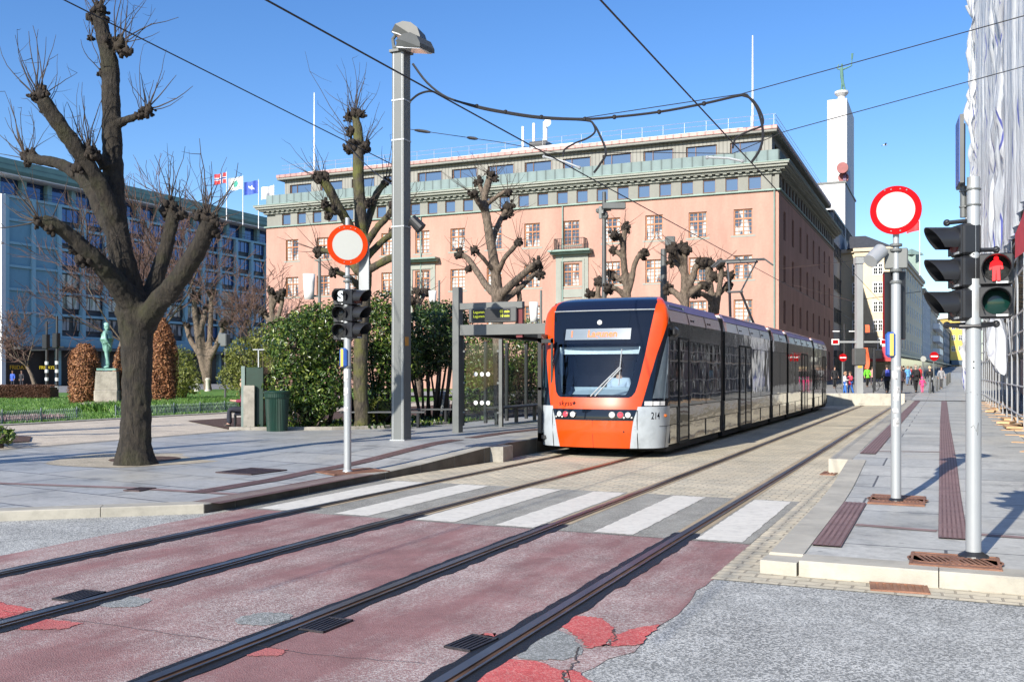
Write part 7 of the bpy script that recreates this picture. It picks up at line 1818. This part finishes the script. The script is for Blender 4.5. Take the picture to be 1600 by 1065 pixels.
PG = 'pedestrians in the street beyond the tracks'
person(pp(1386, 612, 62), YAW+R(175), 'person in black trousers with blue and grey backpack walking away, left of the silver pole', 1.78, (.02, .022, .03), (.02, .02, .025), (.05, .035, .025), .3, 'down', group=PG, bag=(.06, .08, .42))
person(pp(1408, 612, 63), YAW+R(185), 'person in dark jacket just right of the silver pole, half hidden by it', 1.72, (.05, .03, .04), (.03, .03, .035), (.16, .08, .05), .25, 'down', group=PG)
person(pp(1431, 613, 64), YAW+R(180), 'person in black walking away with a hand to the child in pink', 1.80, (.014, .014, .016), (.012, .012, .014), (.40, .32, .25), .3, 'down', coat=False, group=PG, bag=(.02, .02, .022))
person(pp(1441, 613, 62), YAW+R(178), 'small child in a bright pink snowsuit between two adults', 1.02, (.75, .06, .22), (.72, .12, .25), (.7, .08, .25), .15, 'reach', group=PG, child=True)
person(pp(1453, 613, 63.5), YAW+R(180), 'person with blond hair, black jacket and grey trousers beside the child in pink', 1.70, (.014, .014, .017), (.22, .24, .28), (.55, .42, .25), .2, 'down', group=PG)
person(pp(1320, 608, 58), YAW+R(60), 'child in white top and blue trousers near the left no entry sign', 1.35, (.72, .70, .72), (.04, .16, .55), (.35, .2, .12), .2, 'front', group=PG, child=True)
person(pp(1329, 608, 58.5), YAW+R(-70), 'child in red top and blue trousers holding on to a bicycle', 1.35, (.62, .05, .09), (.04, .16, .55), (.1, .06, .04), .25, 'front', group=PG, child=True)
person(pp(1355, 595, 84), YAW+R(5), 'person in a bright green jacket and black trousers in the shade of the awning', 1.78, (.16, .62, .04), (.015, .015, .015), (.06, .04, .03), .2, 'down', group=PG)
person(pp(1418, 592, 90), YAW+R(10), 'person in a light blue jacket and jeans in the distance', 1.75, (.12, .35, .68), (.12, .22, .42), (.3, .2, .1), .2, 'down', group=PG)
person(pp(1424, 592, 92), YAW+R(190), 'person in a dark red jacket next to the one in light blue', 1.7, (.35, .03, .05), (.05, .05, .07), (.1, .06, .04), .2, 'down', group=PG)
person(pp(1412, 591, 96), YAW+R(170), 'person all in black in the distance, left of the one in light blue', 1.75, (.012, .012, .014), (.012, .012, .014), (.03, .02, .02), .2, 'down', group=PG)
person(pp(1437, 592, 95), YAW+R(20), 'person in a bright red jacket behind the couple with the child', 1.72, (.70, .05, .06), (.03, .03, .04), (.1, .06, .04), .2, 'down', group=PG)
person(pp(1470.5, 590, 78), YAW+R(0), 'person in pale grey with a white bag on the right pavement behind the bollards', 1.72, (.28, .28, .30), (.06, .06, .08), (.12, .08, .05), .25, 'down', group=PG)
person(pp(1363, 593, 90), YAW+R(160), 'person in a pinkish coat in front of the shop doorway', 1.68, (.48, .26, .24), (.06, .05, .06), (.1, .07, .05), .15, 'down', group=PG)
person(pp(1304, 596, 80), YAW+R(0), 'person in black by the shop window left of the no entry sign', 1.76, (.015, .015, .018), (.015, .015, .018), (.05, .03, .02), .2, 'down', group=PG)
# driver, bench sitter, hotel guests
D_ = person((-6.25+.10, 17.8+1.45, .48), 0, 'person in a pale blue shirt driving the tram behind the windscreen', 1.74, (.45, .52, .62), (.03, .035, .06), (.10, .07, .05), 0, 'front', sit=True)
b_ = gl(394, 668); Bs = person((b_.x-.55, b_.y+.35, .1), R(-75)+YAW, 'person in a maroon jacket sitting on a bench, half hidden by the green cabinet', 1.7, (.20, .025, .06), (.02, .022, .035), (.35, .2, .15), 0, 'front', sit=True)
bm_ = thing('park_bench', (b_.x-.55, b_.y+.35, .1), 'black park bench carrying the person in maroon beside the green cabinet', 'bench', 'park benches', R(-75)+YAW)
m = MB(); m.span(-.9, .9, -.28, .2, .36, .40, .01); m.build('seat', MT['black'], bm_); m = MB(); m.span(-.9, .9, .2, .24, .40, .9, .01); m.build('backrest', MT['black'], bm_)
for s in (-1, 1):
    m = MB(); m.tube([(s*.85, -.26, 0), (s*.85, -.26, .38)], .025, 6); m.build('leg', MT['black'], bm_); m = MB(); m.tube([(s*.85, .2, 0), (s*.85, .22, .6)], .025, 6); m.build('leg', MT['black'], bm_)
for px, c_, lab in ((20, (.05, .12, .5), 'person in a blue jacket in front of the hotel shops'), (34, (.03, .03, .035), 'person in black with pale hair beside the one in blue at the hotel shops')):
    q = at(px, 610, 100); person((q.x, q.y, .05), YAW, lab, 1.75, c_, (.03, .03, .04), (.25, .16, .1) if px == 34 else (.2, .12, .06), .1, 'down')
# ---------------------------------------------------------------- bronze statue on its granite pedestal
MT['bronze'] = mat('green bronze patina', (.15, .34, .29), .55, .1, .35, 4, .2, 30, c2=(.28, .50, .43))
q = at(168, 634, 46.3); PD = thing('stone_pedestal', (q.x, q.y, .12), 'rough two tier granite pedestal carrying the green bronze figure', 'pedestal', rz=YAW+R(14))
MT['rough_granite'] = mat('rough hewn granite', (.34, .31, .26), .85, 0, .3, 3, .9, 18)
m = MB(); m.box((0, 0, .05), (2.1, 2.1, .14), 0, .02); m.build('plinth', MT['rough_granite'], PD)
m = MB(); m.box((0, 0, .42), (1.06, 1.06, .60), 0, .05); m.build('base_stone', MT['rough_granite'], PD)
vs = MB(); a, b2 = .50, .45
vs.add([(-a, -a, .72), (a, -a, .72), (a, a, .72), (-a, a, .72), (-b2, -b2, 1.60), (b2, -b2, 1.60), (b2, b2, 1.60), (-b2, b2, 1.60)], [(0, 1, 5, 4), (1, 2, 6, 5), (2, 3, 7, 6), (3, 0, 4, 7), (4, 5, 6, 7)])
vs.build('upper_stone', MT['rough_granite'], PD)
m = MB(); m.box((0, 0, 1.66), (.85, .85, .09)); SB = m
st = person((q.x, q.y, .12+1.74), YAW+R(-95), 'green bronze statue of a man in a long coat with a hand at his chest', 2.12, arms='chest', coat=MT['bronze'], stride=.12, hairlong=True)
st['category'] = 'statue'; st.name = 'bronze_statue'
SB.build('bronze_base', MT['bronze'], st).location = (0, 0, -1.74+.03)
for ch in list(st.children):
    if ch.name.startswith('bronze_base'): ch.rotation_euler = (0, 0, R(109))
# two white stone posts, bicycle
for px, lab in ((308, 'white stone post in the park, left one of two'), (324.5, 'white stone post in the park near the bare stems, right one of two')):
    q = at(px, 611, 80); m = MB(); m.lathe([(.24, 0), (.24, .12), (.17, .16), (.16, .85), (.2, .92), (.2, 1.05), (.12, 1.12)], n=14); o = m.build('stone_post', MT['concrete'], smooth=True); o.location = (q.x, q.y, .1); tag(o, lab, 'stone post', 'white stone posts in the park')
def bicycle(loc, rz, label):
    T = thing('bicycle', tuple(loc), label, 'bicycle', rz=rz)
    for x in (-.52, .52):
        m = MB(); n_ = 26; m.tube([(x+.33*math.cos(2*math.pi*k/n_), 0, .34+.33*math.sin(2*math.pi*k/n_)) for k in range(n_+1)], .018, 6); w_ = m.build('wheel', MT['rubber'], T)
        m = MB()
        for k in range(10): m.tube([(x, 0, .34), (x+.32*math.cos(.628*k), 0, .34+.32*math.sin(.628*k))], .004, 3)
        m.build('spokes', MT['galv'], w_)
    m = MB()
    for a_, b__ in (((-.52, 0, .34), (-.12, 0, .32)), ((-.12, 0, .32), (-.28, 0, .82)), ((-.28, 0, .82), (-.52, 0, .34)), ((-.12, 0, .32), (.36, 0, .74)), ((-.25, 0, .74), (.36, 0, .78)), ((.36, 0, .92), (.52, 0, .34))): m.tube([a_, b__], .016, 6)
    m.build('frame', MT['black'], T); m = MB(); m.box((-.29, 0, .86), (.24, .12, .05), 0, .02); m.build('saddle', MT['black'], T)
    m = MB(); m.tube([(.30, -.27, .98), (.36, -.1, .98), (.36, .1, .98), (.30, .27, .98)], .014, 6); m.build('handlebar', MT['galv'], T)
q = pp(1325, 607, 59.5); bicycle(q, YAW+R(15), 'dark bicycle with the two children in blue trousers')
q = pp(1377, 603, 70); bicycle(q, YAW+R(25), 'dark bicycle standing by the thin lamp post near the cream house')
# ---------------------------------------------------------------- scaffolded building on the right
SX = 1.75; SY0, SY1 = 17.0, 66.0
RB = thing('scaffolded_building', (4.2, 40, 0), 'dark building behind scaffolding and white sheeting at the right edge', 'building')
m = MB(); m.span(0, 14, -26, 95, -.1, 34); m.build('wall', plaster('dull grey wall', (.22, .21, .20)), RB)
m = MB()
for k in range(12): m.span(-.03, .02, -24+4.2*k, -22+4.2*k, .6, 3.4); 
m.build('shop_window', MT['pane_dark'], RB)
m = MB()
for k in range(12): m.span(-.06, .015, -22+4.2*k, -19.9+4.2*k, .3, 3.2)
m.build('poster_panel', mat('grey pink poster', (.45, .36, .38), .6, 0, .5, .9), RB)
SC = thing('scaffolding', (SX, SY0, .2), 'tall tube scaffolding along the right pavement with timber base boards', 'scaffolding')
MT['tube'] = mat('galvanised scaffold tube', (.52, .54, .56), .4, .4, .12, 2)
fr = MB(); bays = [SY0+2.45*k for k in range(int((SY1-SY0)/2.45)+1)]; HT_ = 31
for y_ in bays:
    for x in (0, 1.1): fr.cyl((x, y_-SY0, 0), (x, y_-SY0, HT_), .026, None, 6)
    for k in range(15): fr.tube([(0, y_-SY0, 2.05*k+2.0), (1.1, y_-SY0, 2.05*k+2.0)], .024, 5)
fr.build('upright_frame', MT['tube'], SC)
ld = MB(); L = bays[-1]-SY0
for k in range(15):
    for dz in (0, .5, 1.0):
        ld.tube([(0, 0, 2.0+2.05*k+dz), (0, L, 2.0+2.05*k+dz)], .022, 5)
    ld.tube([(1.1, 0, 2.0+2.05*k), (1.1, L, 2.0+2.05*k)], .022, 5)
for zz in (.35, 1.1): ld.tube([(0, 0, zz), (0, L, zz)], .022, 5)
ld.build('ledger_tubes', MT['tube'], SC)
br = MB()
for k in range(0, len(bays)-1, 2):
    for j in range(0, 14, 2):
        a = (-.03, bays[k]-SY0, 2.0+2.05*j); b_ = (-.03, bays[min(k+2, len(bays)-1)]-SY0, 2.0+2.05*(j+2)); br.tube([a, b_] if (j//2+k//2) % 2 else [(a[0], b_[1], a[2]), (b_[0], a[1], b_[2])], .02, 5)
br.build('brace_tubes', MT['tube'], SC)
dk = MB()
for k in range(15): dk.span(.05, 1.05, 0, L, 2.02+2.05*k, 2.07+2.05*k)
dk.build('deck_boards', mat('weathered deck boards', (.34, .27, .19), .8, 0, .2, 2), SC)
pl_ = MB(); rng = random.Random(3)
for y_ in bays: pl_.box((.25, y_-SY0, .03), (1.0, .5, .06), rng.uniform(-.15, .15)); pl_.box((-.25, y_-SY0+rng.uniform(-.4, .4), .025), (.55, .24, .05), rng.uniform(-.4, .4))
for k in range(10): pl_.box((rng.uniform(-.35, .3), rng.uniform(4, 26), .09), (rng.uniform(.2, .4), rng.uniform(.7, 1.6), .05), rng.uniform(-.3, .3))
build_each(pl_, 'base_board', mat('fresh timber', (.58, .36, .19), .7, 0, .2, 3), SC)
jk = MB()
for y_ in bays:
    for x in (0, 1.1): jk.lathe([(.075, .06), (.075, .07), (.02, .075), (.02, .3)], (x, y_-SY0, 0), 8)
jk.build('base_jack', MT['tube'], SC)
# wrinkled sheeting hung from the scaffold
m_, nt, b, n, l = nodes('translucent white sheeting')
g = n.new('ShaderNodeTexCoord'); sp = n.new('ShaderNodeSeparateXYZ'); l.new(g.outputs['UV'], sp.inputs[0]) if False else None
at_ = n.new('ShaderNodeAttribute'); at_.attribute_name = 'sheet_u'
wv_ = n.new('ShaderNodeMath'); wv_.operation = 'FRACT'; l.new(at_.outputs['Fac'], wv_.inputs[0])
r = ramp(n, l, wv_.outputs[0], [(.0, (.84, .88, .92)), (.12, (.88, .90, .93)), (.125, (.58, .62, .70)), (.135, (.86, .89, .92)), (.40, (.88, .90, .93)), (.405, (.14, .16, .55)), (.425, (.14, .16, .55)), (.43, (.85, .88, .92)), (.66, (.88, .90, .93)), (.665, (.60, .62, .72)), (.675, (.86, .89, .92))]); r.color_ramp.interpolation = 'LINEAR'
l.new(r.outputs['Color'], b.inputs['Base Color']); b.inputs['Roughness'].default_value = .35
tl = n.new('ShaderNodeBsdfTranslucent'); l.new(r.outputs['Color'], tl.inputs['Color']); ms = n.new('ShaderNodeMixShader'); ms.inputs[0].default_value = .35
tp = n.new('ShaderNodeBsdfTransparent'); ms2 = n.new('ShaderNodeMixShader'); ms2.inputs[0].default_value = .03
l.new(b.outputs[0], ms.inputs[1]); l.new(tl.outputs[0], ms.inputs[2]); l.new(ms.outputs[0], ms2.inputs[1]); l.new(tp.outputs[0], ms2.inputs[2]); l.new(ms2.outputs[0], n['Material Output'].inputs['Surface'])
nz = noise_tex(n, l, obj_coord(n, l, (1, 1.2, .35)), 3.2, 5, .65); bump(n, l, b, nz.outputs['Fac'], .5, .08)
MT['sheet'] = m_
def sheet(y0, y1, zb0, zb1, zt, label, seed, x0=-.12, amp=.16, nu=None, sag=0.0, rough=1.0, stripes=1.0):
    rng = random.Random(seed); nu = nu or max(16, int((y1-y0)*9)); nv = int((zt-min(zb0, zb1))*3.2)+4
    ph = [rng.uniform(0, 6.28) for _ in range(6)]; mb = MB()
    def fn(u, v):
        y_ = y0+(y1-y0)*u; zb = zb0+(zb1-zb0)*u+.35*math.sin(u*17+ph[0])*rough; z_ = zb+(zt-zb)*v
        w_ = (math.sin(u*(y1-y0)*5.3+ph[1]+.25*rough*math.sin(z_*.8+ph[3]))+.6*math.sin(u*(y1-y0)*11.7+ph[2]+.12*rough*z_))*.5
        nn = noise.noise(Vector((y_*.7, z_*(.2+.35*rough), seed)))+.5*noise.noise(Vector((y_*1.9, z_*1.5, seed+5)))
        return (SX+x0-amp*.6+amp*w_*(.75+.25*math.sin(z_*.5+ph[4])**2)+amp*1.4*nn*rough, y_+.10*nn*rough, z_)
    mb.surf(fn, nu, nv); o0 = Vector((SX, y0, 2)); o = mb.build('plastic_sheet', MT['sheet'], origin=o0, smooth='all')
    at2 = o.data.attributes.new('sheet_u', 'FLOAT', 'POINT')
    at2.data.foreach_set('value', [stripes*((i % (nu+1))/nu)*max(1, round((y1-y0)/2.4))+.08*math.sin(i//(nu+1)*.6) for i in range(len(o.data.vertices))])
    return tag(o, label, 'plastic sheet', 'plastic sheets on the scaffolding')
sheet(61.5, 66.3, .5, .4, 9.5, 'crumpled white sheet hanging down to the ground at the scaffold end', 1, x0=-.35, amp=.3, nu=60)
sheet(60, 66.4, 9.2, 9.8, 24, 'white sheet with loose dark folds high on the far end of the scaffold', 2, amp=.28, nu=70)
sheet(47, 60.2, 5.2, 6.2, 31, 'white striped sheet hanging beside the far end, above the open tubes', 3, amp=.13, rough=.35)
sheet(38, 47.2, 4.4, 4.9, 31, 'white striped sheet in the middle of the scaffold', 4, amp=.13, rough=.35)
sheet(30.5, 38.3, 5.0, 4.4, 31, 'bulging crumpled white sheet above the pedestrian signal', 5, amp=.20, rough=.8)
sheet(17, 30.8, 5.6, 5.0, 31, 'white sheet on the near end of the scaffold, cut by the picture edge', 6, amp=.13, rough=.3)
sheet(33.5, 36.0, 1.9, 2.0, 4.9, 'torn low strip of white sheet behind the pedestrian signal', 7, amp=.2, nu=26)
sheet(19, 44, .9, 1.4, 5.6, 'pale crumpled sheet behind the lowest scaffold tubes', 8, x0=1.32, amp=.16, nu=120, rough=.9)
# red banner on the sheeting
b0, b1 = on_x(1584, 390, SX-.5), on_x(1620, 300, SX-.5)
m = MB(); Yb = b0.y; zt = on_x(1584, 385, SX-.5).z
YA, YB2 = on_x(1586, 400, SX-.45).y, on_x(1640, 400, SX-.45).y
def fb(u, v):
    Y_ = YA+(YB2-YA)*u; zl = 1.65+(HZ-402)/FPX*28; return (SX-.45+.06*math.sin(u*6), Y_, 4.0-.25*u+(.5+1.3*u)*v)
m.surf(fb, 12, 8); o = m.build('banner', mat('red site banner', (.66, .04, .06), .6), origin=(SX-.45, YA, 4.0), smooth='all'); tag(o, 'red banner with pale letters hung on the white sheeting', 'banner')
tm = text_mesh('FASADE', .85, .01, 'CENTER', .01); tm.materials.append(MT['white'])
bpy.data.meshes.remove(tm)
# bird in the sky
q = at(1383, 227, 120); bd_ = MB(); bd_.tube([(-.28, 0, 0), (-.1, 0, .02), (.15, 0, .02), (.3, 0, .03)], [.02, .07, .07, .02], 8)
bo = bd_.build('bird', mat('white gull', (.7, .7, .7), .6), smooth='all'); bo.location = q; bo.rotation_euler = (0, 0, YAW); tag(bo, 'small white gull gliding in the blue sky right of the tower', 'bird')
for s in (-1, 1):
    w_ = MB(); w_.add([(-.1, 0, .02), (.14, 0, .02), (.0, s*.5, .16), (-.14, s*.95, .1), (-.2, s*.5, .14)], [(0, 1, 2), (0, 2, 4), (4, 2, 3)]); w_.build('wing', MT['sign_white'], bo)
# ---------------------------------------------------------------- light, sky, camera
SUN_EL, SUN_AZ = R(28.5), R(180+9)          # azimuth clockwise from +Y
w = bpy.data.worlds.new('World'); sc.world = w; w.use_nodes = True
nt = w.node_tree; bg = nt.nodes['Background']; sk = nt.nodes.new('ShaderNodeTexSky')
sk.sky_type = 'NISHITA'; sk.sun_disc = False; sk.sun_elevation = SUN_EL; sk.sun_rotation = SUN_AZ
sk.altitude = 0; sk.air_density = 1.0; sk.dust_density = .25; sk.ozone_density = 3.5
hs = nt.nodes.new('ShaderNodeHueSaturation'); hs.inputs['Saturation'].default_value = 1.22; hs.inputs['Hue'].default_value = .509; nt.links.new(sk.outputs[0], hs.inputs['Color'])
nt.links.new(hs.outputs[0], bg.inputs['Color']); bg.inputs['Strength'].default_value = .122
sd = bpy.data.lights.new('sun', 'SUN'); sd.energy = 5.0; sd.angle = R(.53); sd.color = (1, .93, .82)
so = bpy.data.objects.new('sun', sd); C.objects.link(so); so.location = (-10, -30, 40)
dv = Vector((math.sin(SUN_AZ)*math.cos(SUN_EL), math.cos(SUN_AZ)*math.cos(SUN_EL), math.sin(SUN_EL)))
so.rotation_euler = dv.to_track_quat('Z', 'Y').to_euler()
cd = bpy.data.cameras.new('camera'); cam = bpy.data.objects.new('camera', cd); C.objects.link(cam); sc.camera = cam
cd.sensor_width = 36; cd.lens = 36*FPX/1600; cd.shift_y = (HZ-532.5)/1600; cd.clip_end = 3000; cd.clip_start = .1
cam.location = (0, 0, CAMH); cam.rotation_euler = (R(90), 0, YAW)
sc.view_settings.view_transform = 'Standard'; sc.view_settings.look = 'None'; sc.view_settings.exposure = 0.62; sc.view_settings.gamma = 1
sc.cycles.use_denoising = True; sc.cycles.max_bounces = 8; sc.cycles.diffuse_bounces = 1; sc.cycles.transparent_max_bounces = 16; sc.cycles.caustics_reflective = False; sc.cycles.caustics_refractive = False
